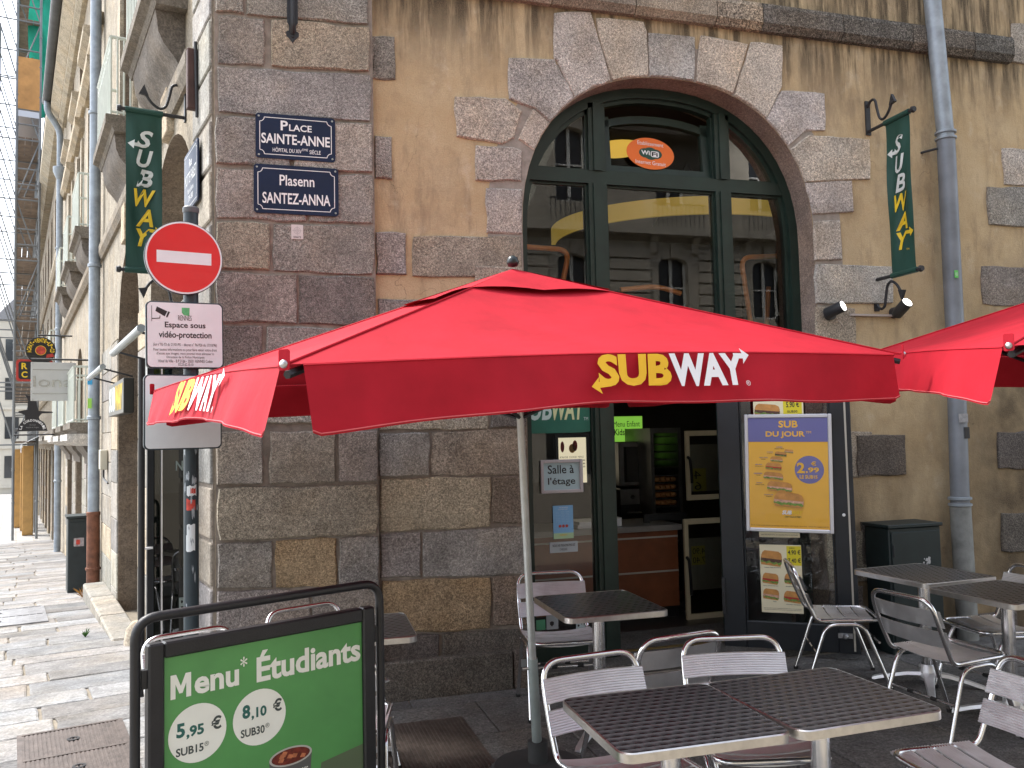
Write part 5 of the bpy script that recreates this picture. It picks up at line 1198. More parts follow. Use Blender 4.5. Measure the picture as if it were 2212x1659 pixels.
def make_chair(label):
    o = thing('cafe_chair', label, 'chair', group='aluminium bistro chairs'); hw = .215; r_ = .0125
    path = [(-hw,-.10,.432),(-hw,-.185,.428),(-hw-.004,-.262,.60),(-hw+.002,-.318,.775),(hw-.002,-.318,.775),(hw+.004,-.262,.60),(hw,-.185,.428),(hw,-.10,.432)]
    P = fillet([(0,.215,.440),(-hw,.215,.440)]+path+[(hw,.215,.440),(0,.215,.440)],.085,6)
    MB().tube(P,r_,10).build('seat_and_back_frame', ALUB, o, smooth=60)
    for s in (-1,1):
        lg = MB().tube(fillet([(s*.236,-.262,.012),(s*.222,-.128,.405),(s*.222,.105,.412),(s*.240,.252,.012)],.07,5),r_,10).build('leg', ALUB, o, smooth=60)
        for yy in (-.262,.252): MB().lathe([(.015,0),(.016,.02)],8,(s*(.236 if yy<0 else .240),yy,0)).build('rubber_foot', RUBBER, lg)
        for yy in (-.11,.09): MB().lathe([(.005,0),(.004,.004)],8).xf(Matrix.Translation((s*.234,yy,.41)) @ Matrix.Rotation(R(90*s),4,'Y')).build('rivet', SCREW, lg)
    for yy,zz in ((.196,.30),(-.19,.22)):
        sb = MB().tube([(-.226,yy,zz),(.226,yy,zz)],.008,8).build('stretcher', ALUB, o, smooth=60)
        for xx in (-.08,.08): MB().tube([(xx-.018,yy,zz),(xx+.018,yy,zz)],.0115,8).build('sleeve', RUBBER, sb)
    def slat(fn, nm, n=12, ribs=8):
        b = MB(); rows = ribs*2+1
        for j in range(rows+1):
            v = j/rows
            for i in range(n+1): b.v.append(fn(i/n*2-1, v, (j%2)*.0028))
        m1 = len(b.v)
        for j in (0,rows):
            pass
        for j in range(rows):
            for i in range(n): q = j*(n+1)+i; b.f.append((q,q+1,q+n+2,q+n+1))
        for j in (0,1):                        # plain back skin
            for i in range(n+1): b.v.append(fn(i/n*2-1, j, -.004))
        for i in range(n): b.f.append((m1+i,m1+i+1,m1+n+1+i+1,m1+n+1+i)); b.f.append((i,i+1,m1+i+1,m1+i)); b.f.append((rows*(n+1)+i,rows*(n+1)+i+1,m1+n+1+i+1,m1+n+1+i))
        return b.build(nm, ALU, o, smooth=25)
    for z0,z1 in ((.515,.605),(.628,.718)):    # back slats follow the raked tubes
        def fb(u,v,h,z0=z0,z1=z1):
            z = z0+(z1-z0)*v; y = -.200-(z-.44)*.352+.010-.030*(1-u*u); return Vector((u*(hw+.012), y+.014+h, z))
        slat(fb,'back_slat',12,9)
    for y0,y1 in ((.118,.200),(.026,.108),(-.066,.016),(-.158,-.076)):
        def fs(u,v,h,y0=y0,y1=y1):
            y = y0+(y1-y0)*v; return Vector((u*(hw+.010), y, .446-.020*(1-u*u)+.008*max(0,(y-.10)/.1)*(-1)*max(0,(y-.15)/.05)+h))
        slat(fs,'seat_slat',10,6)
    return o
tab0 = None
def table(x, y, rz, label, s=(1,1)):
    global tab0
    if tab0 is None: tab0 = make_table(label); o = tab0
    else: o = copy_tree(tab0)
    o.location = (x,y,0); o.rotation_euler = (0,0,rz); o.scale = (s[0],s[1],1); o['label'] = label; return o
ch0 = None
def chair(x, y, face, label):
    """x,y = middle of the seat; face = direction the sitter looks (degrees, world)"""
    global ch0
    if ch0 is None: ch0 = make_chair(label); o = ch0
    else: o = copy_tree(ch0)
    o.location = (x,y,0); o.rotation_euler = (0,0,R(face-90)); o['label'] = label; return o
table(1.615,-2.95,R(-1),'dark swirled steel cafe table in front with chairs tucked under its back edge')
table(2.215,-2.95,R(2),'swirled steel cafe table pushed against the front table, reflecting the poster')
table(2.12,-1.06,R(-2),'swirled steel cafe table before the side window behind the parasol pole',(1.0,1.12))
table(4.46,-.97,R(4),'swirled steel cafe table against the green utility cabinet',(1,1.1))
table(4.42,-1.67,R(4),'swirled steel cafe table beside the cabinet table at the edge of the terrace')
table(.725,-1.16,R(-3),'bright swirled steel cafe table by the corner pier behind the menu board')
chair(2.06,-.57,-98,'aluminium chair at the side window facing the small table')
chair(1.60,-2.64,-84,'aluminium chair tucked behind the front dark table next to the parasol pole')
chair(2.04,-1.84,98,'aluminium chair with its back turned, between the front tables and the entrance')
chair(2.18,-2.58,-104,'aluminium chair tucked behind the front table that reflects the poster')
chair(4.02,-.68,-26,'aluminium chair seen side on before the open shop door')
chair(3.93,-1.72,4,'aluminium chair with its back to the entrance, drawn up to the cabinet tables')
chair(2.78,-3.09,176,'aluminium chair facing the end of the front tables')
chair(4.66,-1.32,172,'aluminium chair on the far side of the cabinet tables')
chair(4.86,-2.02,176,'aluminium chair at the outer corner of the cabinet tables, mostly out of sight')
chair(.60,-1.70,76,'aluminium chair drawn up to the corner table beside the menu board')
chair(.62,-1.08,-66,'aluminium chair between the corner table and the stone pier')
chair(.06,-1.50,-66,'aluminium chair at the street corner behind the menu board')

# ================================================================ menu board on the pavement
ZA = 1.04
A0 = G(316,1392,ZA); B0 = G(803,1308,ZA); AD = (B0-A0).normalized(); AN = AD.cross(Vector((0,0,1)))
if AN.dot(CAM-A0) < 0: AN = -AN
AW = (B0-A0).length
ab = thing('menu_a_board', 'black tubular pavement stand with green student menu poster', 'menu board', mat4=frame(Vector((A0.x,A0.y,0)), AD, AN))
b = MB(); hx = .035
MB().tube(fillet([(-hx,.03,0),(-hx,1.125,0),(AW+hx,1.125,0),(AW+hx,.03,0)],.075,8),.0165,12).build('hoop', BLACKM, ab, smooth=60)
fwid = .052
for bb in (((0,.12,-.02),(fwid,ZA,.024)),((AW-fwid,.12,-.02),(AW,ZA,.024)),((fwid,.12,-.02),(AW-fwid,.12+fwid,.023)),((fwid,ZA-fwid,-.02),(AW-fwid,ZA,.023))): MB().box(*bb).build('frame_bar', BLACKM, ab, bevel=.006)
for xa_ in (-.018,AW):
    for ya_ in (.2,.9): MB().box((xa_,ya_,-.012),(xa_+.018,ya_+.06,.012)).build('bracket', BLACKM, ab)
def board_green():
    m = mat('menu_poster_green', (.085,.29,.08), .4, var=.12, vs=3.5, coat=.2); return m
px0,px1,py0,py1 = fwid-.004,AW-fwid+.004,.12+fwid-.004,ZA-fwid+.004
MB().box((px0,py0,-.01),(px1,py1,.008)).build('poster', board_green(), ab); MB().box((px0,py0,-.018),(px1,py1,-.011)).build('backing', BLACKM, ab)
for y_ in (.0,): 
    for x_ in (-hx,AW+hx): MB().tube(fillet([(x_,.03,-.28),(x_,.03,.28)],.05),.0165,10).build('foot', BLACKM, ab)
PWD = px1-px0; U = lambda x: px0+PWD*x
CRE = mat('cream_print', (.80,.81,.74), .45, var=.04); TEAL = mat('teal_print', (.02,.12,.10), .5); GREYP = mat('dark_grey_print', (.05,.065,.06), .5)
top = py1
MW_ = U(.125)-U(.035); flat([(U(.035)+MW_*x, top-.145+.079*y) for x,y in ((0,0),(0,1),(.27,1),(.5,.50),(.73,1),(1,1),(1,0),(.76,0),(.76,.60),(.58,.20),(.42,.20),(.24,.60),(.24,0))],.0095).build('lettering', CRE, ab)
letters([('enu',U(.140),top-.145,U(.345),top-.088,.030),('*',U(.352),top-.085,U(.385),top-.050,.006),('Étudiants',U(.43),top-.150,U(.985),top-.040,.030)], CRE, .0095, ab)
for cx_,cy_ in ((.155,.272),(.445,.270)): flat(ell(PWD*.130,.096,44,U(cx_),top-cy_),.009).build('price_roundel', CRE, ab)
letters([('5',U(.060),top-.275,U(.098),top-.228,.04),(',95',U(.104),top-.285,U(.182),top-.243,.035),('8',U(.360),top-.265,U(.398),top-.218,.04),(',10',U(.404),top-.275,U(.478),top-.233,.035)], TEAL, .0098, ab)
letters([('€',U(.215),top-.275,U(.262),top-.230,.03),('€',U(.510),top-.265,U(.555),top-.220,.03),('SUB15',U(.058),top-.335,U(.180),top-.308,.025),('®',U(.184),top-.322,U(.204),top-.306),('SUB30',U(.352),top-.328,U(.468),top-.300,.025),('®',U(.472),top-.313,U(.492),top-.297)], GREYP, .0098, ab)
# printed cup at the foot of the visible poster
cupx,cupy = U(.60),top-.435; rx = PWD*.11
flat([(cupx-rx,cupy),(cupx+rx,cupy),(cupx+rx*.8,cupy-.22),(cupx-rx*.8,cupy-.22)],.0088).build('printed_cup', mat('cup_grey', (.10,.10,.095), .5), ab); flat(ell(rx,.033,30,cupx,cupy),.0092).build('printed_cup_rim', mat('cup_rim', (.45,.44,.40), .5), ab); flat(ell(rx*.9,.027,30,cupx,cupy),.0095).build('printed_drink', mat('cola_print', (.14,.022,.012), .3,var=.6,vs=40), ab)
random.seed(8)
for k in range(7): 
    x_,y_ = cupx+random.uniform(-.7,.7)*rx*.8, cupy+random.uniform(-.5,.5)*.03; flat([(x_-.012,y_-.004),(x_+.006,y_-.008),(x_+.013,y_+.004),(x_-.004,y_+.009)],.0098+.0001*k).build('printed_ice', mat('ice_print', (.48,.16,.07), .4,var=.3,vs=60), ab)
letters([('ES LIBRES',cupx-.0,cupy-.075,cupx+rx*.8,cupy-.052,.01)], CRE, .0099, ab)
flat([(U(.76),top-.49),(U(1),top-.465),(U(1),py0),(U(.7),py0)],.0086).build('printed_shade', mat('grey_green_print', (.10,.14,.075), .4), ab)

# ================================================================ traffic sign post at the corner
SP = DP(413,1100,5.0); SP.z = 0
PG_ = mat('post_green_grey', (.02,.035,.045), .45, var=.2, vs=9)
tp = thing('sign_post', 'dark green post carrying a no entry sign, a video surveillance notice and a blank sign', 'sign post', (SP.x,SP.y,0))
def pz(px,py): return CAM.z + (ray(px,py)*5.0).z
ztop = pz(415,440); MB().tube([(0,0,-.02),(0,0,ztop-.01)],.042,20).build('post', PG_, tp, smooth=60); MB().lathe([(.044,-.03),(.047,-.02),(.047,0),(.040,.008)],20,(0,0,ztop)).build('post_cap', mat('post_cap_grey', (.10,.11,.12), .5), tp, smooth=40)
VN = (CAM-SP); VN.z = 0; VN.normalize(); VN = (Matrix.Rotation(R(9),3,'Z') @ VN); VX = Vector((0,0,1)).cross(VN)
def sgn(px,py): q = DP(px,py,4.92); return q-Vector((SP.x,SP.y,0))
q = sgn(404,550); fr = frame(Vector((0,0,q.z))+VN*.06+VX*((q-VN*.06).dot(VX)), VX, VN)
SR = 80/FP*4.92
ne = MB().lathe([(SR,-.03),(SR+.004,-.02),(SR+.004,.0),(SR-.002,.004)],56).xf(fr).build('no_entry_sign', PG_, tp, smooth=40)
flat(ell(SR,SR,56),.0055).xf(fr).build('white_edge', WHITEP, ne); flat(ell(SR*.955,SR*.955,56),.0065).xf(fr).build('red_disc', mat('sign_red', (.62,.012,.018), .3, coat=.3, var=.04), ne); flat([(-SR*.71,-SR*.165),(SR*.71,-SR*.165),(SR*.71,SR*.165),(-SR*.71,SR*.165)],.0075).xf(fr).build('white_bar', WHITEP, ne)
a = sgn(316,652); c = sgn(494,790); W_ = (c-a).dot(VX); H_ = a.z-c.z; cen = Vector((0,0,(a.z+c.z)/2))+VN*.06+VX*(((a+c)/2).dot(VX))
fr = frame(cen,VX,VN) @ Matrix.Rotation(R(.6),4,'Z')
vp = flat(rrect(W_+.012,H_+.012,.03,5),-.032,.0).xf(fr).build('video_notice', PG_, tp, bevel=.003); flat(rrect(W_-.004,H_-.004,.026,5),.0045).xf(fr).build('white_face', WHITEP, vp)
def vl(items, m_, z=.0055, nm='lettering'):
    bb = MB()
    for s,x0,y0,x1,y1,bo in items: V,Fc = textfit(s,x0*W_,y0*H_,x1*W_,y1*H_,bo); bb.add([(x,y,z) for x,y in V],Fc)
    bb.xf(fr); return bb.build(nm, m_, vp)
vl([('Espace sous',-.27,.085,.27,.20,.02),('vidéo-protection',-.35,-.075,.35,.055,.02),('(loi n°95-73 du 21/01/95 – décret n° 96-926 du 17/10/96)',-.42,-.185,.42,-.125,.0),('Pour toutes informations ou pour faire valoir votre droit',-.42,-.26,.42,-.205,.0),("d'accès aux images, vous pouvez vous adresser à:",-.38,-.315,.38,-.265,.0),('Direction de la Police Municipale',-.25,-.37,.25,-.325,.0),('Hôtel de Ville - B.P.3126 - 35031 RENNES Cedex',-.36,-.425,.36,-.38,.0),('02.23.62.10.10',-.10,-.475,.10,-.435,.0),('RENNES',-.095,.225,.085,.305,.0)], BLACKP)
b = MB(); b.add([(-.02*W_,.31*H_,.0055),(.055*W_,.30*H_,.0055),(.06*W_,.425*H_,.0055),(-.045*W_,.425*H_,.0055),(-.045*W_,.345*H_,.0055)],[(0,1,2,3,4)]); b.xf(fr).build('green_emblem', mat('emblem_green', (.10,.42,.17), .4,var=.25,vs=60), vp)
b = MB(); b.add([(-.39*W_,.36*H_,.0055),(-.27*W_,.28*H_,.0055),(-.235*W_,.36*H_,.0055),(-.37*W_,.43*H_,.0055)],[(0,1,2,3)]); b.add([(-.255*W_,.27*H_,.0056),(-.235*W_,.265*H_,.0056),(-.20*W_,.35*H_,.0056),(-.225*W_,.36*H_,.0056)],[(0,1,2,3)])
b.add([(-.44*W_,.20*H_,.0055),(-.434*W_,.20*H_,.0055),(-.434*W_,.44*H_,.0055),(-.44*W_,.44*H_,.0055)],[(0,1,2,3)]); b.add([(-.44*W_,.235*H_,.0057),(-.33*W_,.245*H_,.0057),(-.325*W_,.29*H_,.0057),(-.335*W_,.29*H_,.0057),(-.338*W_,.258*H_,.0057),(-.44*W_,.248*H_,.0057)],[(0,1,2,3,4,5)]); b.xf(fr).build('camera_symbol', BLACKP, vp)
cc = sgn(399,880); W2 = W_; H2 = .42; fr2 = frame(Vector((0,0,sgn(399,810).z-H2/2))+VN*.06+VX*(cc.dot(VX)),VX,VN)
bs_ = flat(rrect(W2+.012,H2+.012,.03,5),-.032,.0).xf(fr2).build('blank_sign', PG_, tp, bevel=.003); flat(rrect(W2-.004,H2-.004,.026,5),.0045).xf(fr2).build('white_face', WHITEP, bs_)
# torn stickers on the post
random.seed(9)
def post_patch(z, h_, an, wd, m_, nm, rag=.0):
    b = MB(); n_ = 6; r_ = .0432
    for j in range(2):
        for i in range(n_+1): aa = an-wd/2+wd*i/n_; b.v.append(Vector((r_*math.cos(aa), r_*math.sin(aa), z+(h_ if j else 0)+random.uniform(-rag,rag))))
    for i in range(n_): b.f.append((i,i+1,n_+1+i+1,n_+1+i))
    b.build(nm, m_, tp)
av = math.atan2(VN.y,VN.x); TORN = mat('torn_sticker_grey', (.33,.37,.40), .7, var=.3, vs=60)
for z,h_,da,wd,m_ in [(pz(413,1168),.10,-.2,1.1,WHITEP),(pz(413,1188),.09,-.25,1.2,WHITEP),(pz(413,1100),.06,-.2,1.2,mat('sticker_red', (.55,.06,.04), .6,var=.3,vs=30)),(pz(413,1070),.06,-.1,1.3,WHITEP),(pz(413,1065),.03,.1,.7,_mc.get('sticker_red'))]: post_patch(z,h_,av+da,wd,m_,'sticker',.006)
for k in range(22): post_patch(random.uniform(.7,1.75),random.uniform(.02,.06),av+random.uniform(-1.2,1.2),random.uniform(.15,.5),TORN,'torn_sticker',.014)
# ================================================================ street side, further down
def lbox(t0,t1,o0,o1,z0,z1): return MB().hexa([LW(t0,o0,z0),LW(t1,o0,z0),LW(t1,o1,z0),LW(t0,o1,z0),LW(t0,o0,z1),LW(t1,o0,z1),LW(t1,o1,z1),LW(t0,o1,z1)])
# open glass door of the first street arch, square to the wall
TD = .60
dl = thing('street_door', 'dark framed glass shop door standing open on the street side behind the sign post', 'door', LW(TD,0,0)); z0_ = .0; z1_ = 2.3
def dpart(o0,o1,z0,z1,nm,m_,th=.022,dt=0): lbox(-th+dt,th+dt,o0,o1,z0,z1).build(nm, m_, dl)
dpart(.28,.32,z0_,z1_,'stile',DOORBLK); dpart(-.30,-.24,z0_,z1_,'stile',DOORBLK); dpart(-.239,.279,z1_-.08,z1_,'top_rail',DOORBLK); dpart(-.239,.279,z0_,.14,'bottom_rail',DOORBLK)
dpart(.02,.05,.141,z1_-.081,'mid_stile',DGREEN,.016); dpart(.225,.235,.141,z1_-.081,'silver_strip',ALU,.006,-.02)
dpart(-.239,.279,.141,z1_-.081,'pane',glass('door_glass',(.10,.13,.12)),.003)
MB().tube([LW(-.06,.36,.05),LW(-.06,.36,z1_-.05)],.022,10).build('pull_bar', BLACKM, dl, smooth=60)
for z in (1.0,2.0): MB().tube([LW(-.06,.38,z),LW(-.06,.29,z)],.008,8).build('bar_fixing', ALU, dl)
m_ = frame(LW(-.012,-.02,0),-N1,-E1); lt = letters([('Subway',-.16,1.62,.12,1.70,.02),('N°1',-.16,1.50,-.06,1.57,.02)], mat('faint_reflection', (.22,.26,.24), .5), 0, dl); lt.data.transform(m_)  # sign text reflected in the door glass, drawn as faint letters
lt = letters([('BAD BA',-.14,.55,.16,.65,.03)], mat('faint_reflection', (.22,.26,.24), .5), 0, dl); lt.data.transform(m_)
# sign boxes with the shop name over the street arches
LBX = mat('lightbox_black', (.012,.014,.013), .4)
def lightbox(t0,t1,z0,z1,label):
    o = thing('shop_sign', label, 'shop sign', LW(t0,.02,z0)); d = t1-t0; h_ = z1-z0
    lbox(0,d,.0,.10,0,h_).build('case', LBX, o, bevel=.006)
    mm = frame(LW(d,.101,0),-E1,N1)
    for s,x0,x1,m_ in (('SUB',.06*d,.48*d,WSH),('WAY',.5*d,.95*d,BYEL)): q = letters([(s,x0,h_*.12,x1,h_*.88,.05,.15)], m_, .0015, o); q.data.transform(mm)
    MB().tube([LW(-.1,.30,h_+.10),LW(d+.1,.30,h_+.10)],.030,10).build('lamp_tube', mat('grey_lamp_tube', (.30,.34,.36), .4,.3), o, smooth=60)
    for tt in (.1,d-.1): MB().tube([LW(tt,.0,h_+.02),LW(tt,.30,h_+.10)],.010,6).build('lamp_arm', IRON, o)
lightbox(1.0,2.75,2.05,2.40,'black sign box with white and yellow shop lettering over the first street arch')
lightbox(3.95,5.5,2.0,2.36,'black sign box with white and yellow shop lettering over the second street arch')
# granite ledge before the second arch
lg = thing('granite_step', 'worn granite step at the foot of the street arches', 'step', LW(3.4,0,-.4))
for t0,t1,c in ((0,1.3,(.27,.255,.225)),(1.308,2.6,(.29,.265,.225)),(2.608,3.8,(.26,.25,.225))): lbox(t0,t1,.0,.27,0,.25).build('step_stone', GSM, lg, bevel=.02, color=c)
gs = thing('guard_stone','small rounded granite guard stone at the foot of the street pier','guard stone',LW(3.10,.08,-.22)); MB().lathe([(.11,0),(.12,.08),(.10,.2),(.05,.27),(.01,.28)],10).build('stone', GSM, gs, smooth=40, color=(.42,.36,.28))
# iron covers and gratings let into the paving
CI = mat('cast_iron_cover', (.105,.085,.075), .55, .35, var=.35, vs=18, bump=.2); CIG = mat('bright_worn_grate', (.32,.32,.33), .4, .7, var=.3, vs=9)
def cover(t0,t1,o0,o1,label,rib_along_t=True,m_=CI,n=22,nm='manhole_cover',frame_rot=None):
    c = LW((t0+t1)/2,(o0+o1)/2,0); z = gz(c); o = thing(nm,label,'manhole cover',(c.x,c.y,z)); dt,do = (t1-t0)/2,(o1-o0)/2
    sl = -SLOPE if c.dot(E1) > 0 else 0
    def bx(a0,a1,b0,b1,z0,z1): return MB().hexa([LW(t_,o_,z_+sl*t_) for z_ in (z0,z1) for t_,o_ in ((a0,b0),(a1,b0),(a1,b1),(a0,b1))])
    bx(-dt,dt,-do,do,-.02,.007).build('plate', m_, o)
    for (a0,a1,b0,b1) in ((-dt,dt,-do,-do+.025),(-dt,dt,do-.025,do),(-dt,-dt+.025,-do+.026,do-.026),(dt-.025,dt,-do+.026,do-.026),(-.012,.012,-do+.026,do-.026)): bx(a0,a1,b0,b1,.007,.013).build('frame_bar', m_, o)
    for s_ in (-1,1):
        lo,hi = (-dt+.03,-.016) if s_ < 0 else (.016,dt-.03)
        for k in range(n):
            a = -do+.03+(2*do-.06)*k/(n-1); bx(lo,hi,a-.006,a+.006,.007,.0115).build('rib', m_, o)
        MB().lathe([(.035,.005),(.035,.014),(.02,.014),(.02,.008)],12).xf(Matrix.Translation(LW(s_*dt*.5,.0,.0005+sl*s_*dt*.5))).build('lifting_eye', BLACKM, o)
    return o
cover(-.70,.27,.50,1.06,'rusty brown ribbed manhole cover beside the menu board',n=24)
cover(5.35,6.9,.73,1.7,'worn shiny ribbed grating in the street paving',n=14,m_=CIG,nm='street_grating')
c0 = G(985,1600)
o = thing('terrace_grating','dark ribbed cover in the terrace paving behind the parasol pole','manhole cover',(1.13,-.95,0)); dx,dy = .30,.42
MB().box((-dx,-dy,-.01),(dx,dy,.003)).build('plate', CI, o)
for k in range(26): x = -dx+.02+(2*dx-.04)*k/25; MB().box((x-.005,-dy+.02,.003),(x+.005,dy-.02,.009)).build('rib', CI, o)
# drainpipe with rusty foot and grey street cabinet
TPI = 7.72
p1 = thing('drainpipe','grey drainpipe with a rusty cast iron foot beside the street cabinet','drainpipe',LW(TPI,0,0)); zg = gz(LW(TPI,0,0))
MB().tube([LW(0,.11,.72),LW(0,.11,4.6),LW(0,.11,10)],.075,16).build('pipe', ZINC, p1, smooth=60); MB().tube([LW(0,.11,zg),LW(0,.11,.72)],.085,16).build('cast_foot', RUST, p1, smooth=60)
for z in (.72,2.05,4.2,6.4): MB().lathe([(.075,-.03),(.092,-.02),(.092,.02),(.075,.03)],16).xf(Matrix.Translation(LW(0,.11,z))).build('collar', ZINC if z > 1 else RUST, p1, smooth=40)
MB().lathe([(.085,-.02),(.10,-.015),(.10,.015),(.085,.02)],16).xf(Matrix.Translation(LW(0,.11,zg+.35))).build('collar', RUST, p1)
m_ = frame(LW(-.06,.165,2.55),-N1*.8-E1*.2,-E1-N1*-.5); flat(rrect(.06,.08,.005,2),.02).xf(m_).build('blue_sticker', mat('cyan_sticker', (.03,.30,.55), .5), p1); flat(rrect(.05,.14,.005,2),.02).xf(frame(LW(-.06,.165,2.25),-N1*.8-E1*.2,-E1-N1*-.5)).build('lime_sticker', mat('lime_sticker2', (.30,.60,.08), .5), p1)
zc_ = gz(LW(8.5,.3,0)); cbx = thing('street_cabinet','narrow dark green street cabinet beside the rusty pipe foot','cabinet',LW(8.2,0,zc_)); CBG = mat('street_cabinet_green', (.02,.03,.032), .5,var=.2)
lbox(0,.42,.10,.40,0,1.06).build('body', CBG, cbx, bevel=.01); lbox(-.012,-.001,.12,.38,.05,1.0).build('door', CBG, cbx); lbox(-.03,.45,.08,.42,1.06,1.09).build('lid', CBG, cbx)
q = flat(rrect(.13,.12,.01,2),0).xf(frame(LW(-.014,.26,.72),-N1,-E1)); q.build('torn_sticker', mat('torn_sticker2', (.40,.36,.36), .7,var=.5,vs=30), cbx); flat(rrect(.05,.07,.01,2),.001).xf(frame(LW(-.0145,.27,.72),-N1,-E1)).build('red_sticker', _mc['sticker_red'], cbx)
jb = thing('junction_box','small cream junction box on the street wall beside the drainpipe','junction box',LW(6.7,.02,1.35)); lbox(0,.22,0,.09,0,.26).build('case', mat('cream_plastic', (.50,.47,.38), .5), jb, bevel=.01); MB().tube(fillet([LW(.1,.04,0),LW(.1,.04,-.12),LW(-.35,.03,-.16)],.05),.012,6).build('cable', BLACKM, jb)
# dry weed and little green plant at the wall foot
def weed(name,label,loc,mc,h_,n,spread):
    o = thing(name,label,'plant',loc); rnd = random.Random(n)
    for k in range(n):
        an = rnd.uniform(0,6.28); d = Vector((math.cos(an),math.sin(an),0)); hh = h_*rnd.uniform(.5,1.1); s_ = d.cross(Vector((0,0,1)))*.006; tp_ = d*spread*rnd.uniform(.4,1)+Vector((0,0,hh))
        MB().add([-s_,s_,tp_*.55+Vector((0,0,hh*.15))+s_*.8,tp_,tp_*.55+Vector((0,0,hh*.15))-s_*.8],[(0,1,2,3,4)]).build('blade', mc, o)
q = LW(7.35,.25,0); weed('dry_grass_tuft','dry orange grass tuft at the foot of the rusty pipe',(q.x,q.y,gz(q)),mat('dry_grass', (.42,.22,.06), .9,var=.2),.16,26,.14)
q = LW(3.9,.46,0); weed('green_weed','tiny green weed growing beside the granite step',(q.x,q.y,gz(q)),mat('weed_green', (.06,.16,.03), .8,var=.2),.08,14,.06)

# ---------------------------------------------------------------- neighbouring house with mezzanine balconies
row = thing('row_house','sunlit pale stone row house with mezzanine balconies and zinc gutter down the street','house',LW(7.76,0,-.4))
root_shift = Matrix.Translation(-LW(7.76,0,-.4))
random.seed(31)
AR2 = [(c,.85,2.65,.85) for c in (9.6,12.5,15.4)]
hol = []
for c,h,zs,r_ in AR2: hol.append(archloop(c,h,2.02,zs,r_,2.0,16)); hol.append(rect(c-h,c+h,-1.9,1.72)); hol.append(rect(c-.5,c+.5,5.0,7.3)); hol.append(rect(c-.48,c+.48,8.2,9.6))
w2 = wall_mesh([(7.76,-2.5),(18.2,-2.5),(18.2,10.2),(7.76,10.2)],hol,lm(0)).build('street_wall',LPL,row,color=(.33,.29,.23))
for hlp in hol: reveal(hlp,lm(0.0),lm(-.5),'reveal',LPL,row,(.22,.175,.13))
for c,h,zs,r_ in AR2:
    shopfront(c,h,zs,row,-1.0); upper_window(c,5.0,7.3,row); balcony(c,row,4.85); balcony(c,row,1.86,1.0,.36); 
    b = MB(); b.add([LW(c-h,-.4,2.02),LW(c+h,-.4,2.02),LW(c+h,-.4,3.5),LW(c-h,-.4,3.5)],[(0,1,2,3)]); b.build('pane',_mc['dark_pane'],row)
    b = MB(); b.add([LW(c-.5,-.3,8.2),LW(c+.5,-.3,8.2),LW(c+.5,-.3,9.6),LW(c-.5,-.3,9.6)],[(0,1,2,3)]); b.build('pane',_mc['dark_pane'],row)
    lcourse(c-1.05,c+1.05,1.66,1.84,.40,row,'pale_cornice',(.52,.50,.47)); lcourse(c-.7,c+.7,8.0,8.2,.2,row,'sill',(.4,.35,.27))
    for s in (-1,1): pierstack(c+s*(h+.36)-.26,c+s*(h+.36)+.26,1.64,w2,.45)
for z0_,z1_,o_,c in ((4.3,4.48,.10,(.26,.22,.17)),(7.75,7.95,.12,(.42,.36,.27)),(9.6,9.8,.16,(.45,.40,.31)),(9.8,10.2,.34,(.50,.44,.34))): lcourse(7.8,18.2,z0_,z1_,o_,row,'string_course',c)
GUT = mat('dark_zinc_gutter', (.07,.075,.08), .6,.3,var=.3,vs=4)
MB().tube([LW(7.8,.42,10.22),LW(18.3,.42,10.22)],.11,12).build('gutter',GUT,row,smooth=60)
b = MB(); b.add([LW(7.8,.40,10.3),LW(18.2,.40,10.3),LW(18.2,-4,14.5),LW(7.8,-4,14.5)],[(0,1,2,3)]); b.build('roof',mat('slate',(.06,.065,.075),.6,var=.2),row)
lbox(7.8,18.2,-5,-4.9,-2,14).build('rear_shell',MORT,row); lbox(7.77,7.80,-5,-.55,-2,12).build('party_wall',MORT,row); lbox(18.17,18.2,-5,-.55,-2,12).build('party_wall',MORT,row); lbox(7.8,18.2,-5,-.6,3.9,4.0).build('floor_slab',MORT,row)
for ob in row.children: ob.matrix_basis = root_shift @ ob.matrix_basis
TP2 = 18.0
p2 = thing('drainpipe','blue grey drainpipe with hopper head and elbow between the row house and the scaffolded house','drainpipe',LW(TP2,0,0))
MB().tube(fillet([LW(.0,.42,10.15),LW(0,.42,9.9),LW(0,.13,9.45),LW(0,.13,8.6),LW(0,.13,gz(LW(TP2,0,0)))],.2,4),.075,12).build('pipe',ZINC,p2,smooth=60); MB().lathe([(.07,-.2),(.16,.02),(.16,.12),(.10,.14)],14).xf(Matrix.Translation(LW(0,.13,8.4))).build('hopper_head',ZINC,p2,smooth=40)
for z in (6.5,4.5,2.3,.8): MB().lathe([(.075,-.03),(.092,-.02),(.092,.02),(.075,.03)],12).xf(Matrix.Translation(LW(0,.13,z))).build('collar',ZINC,p2)
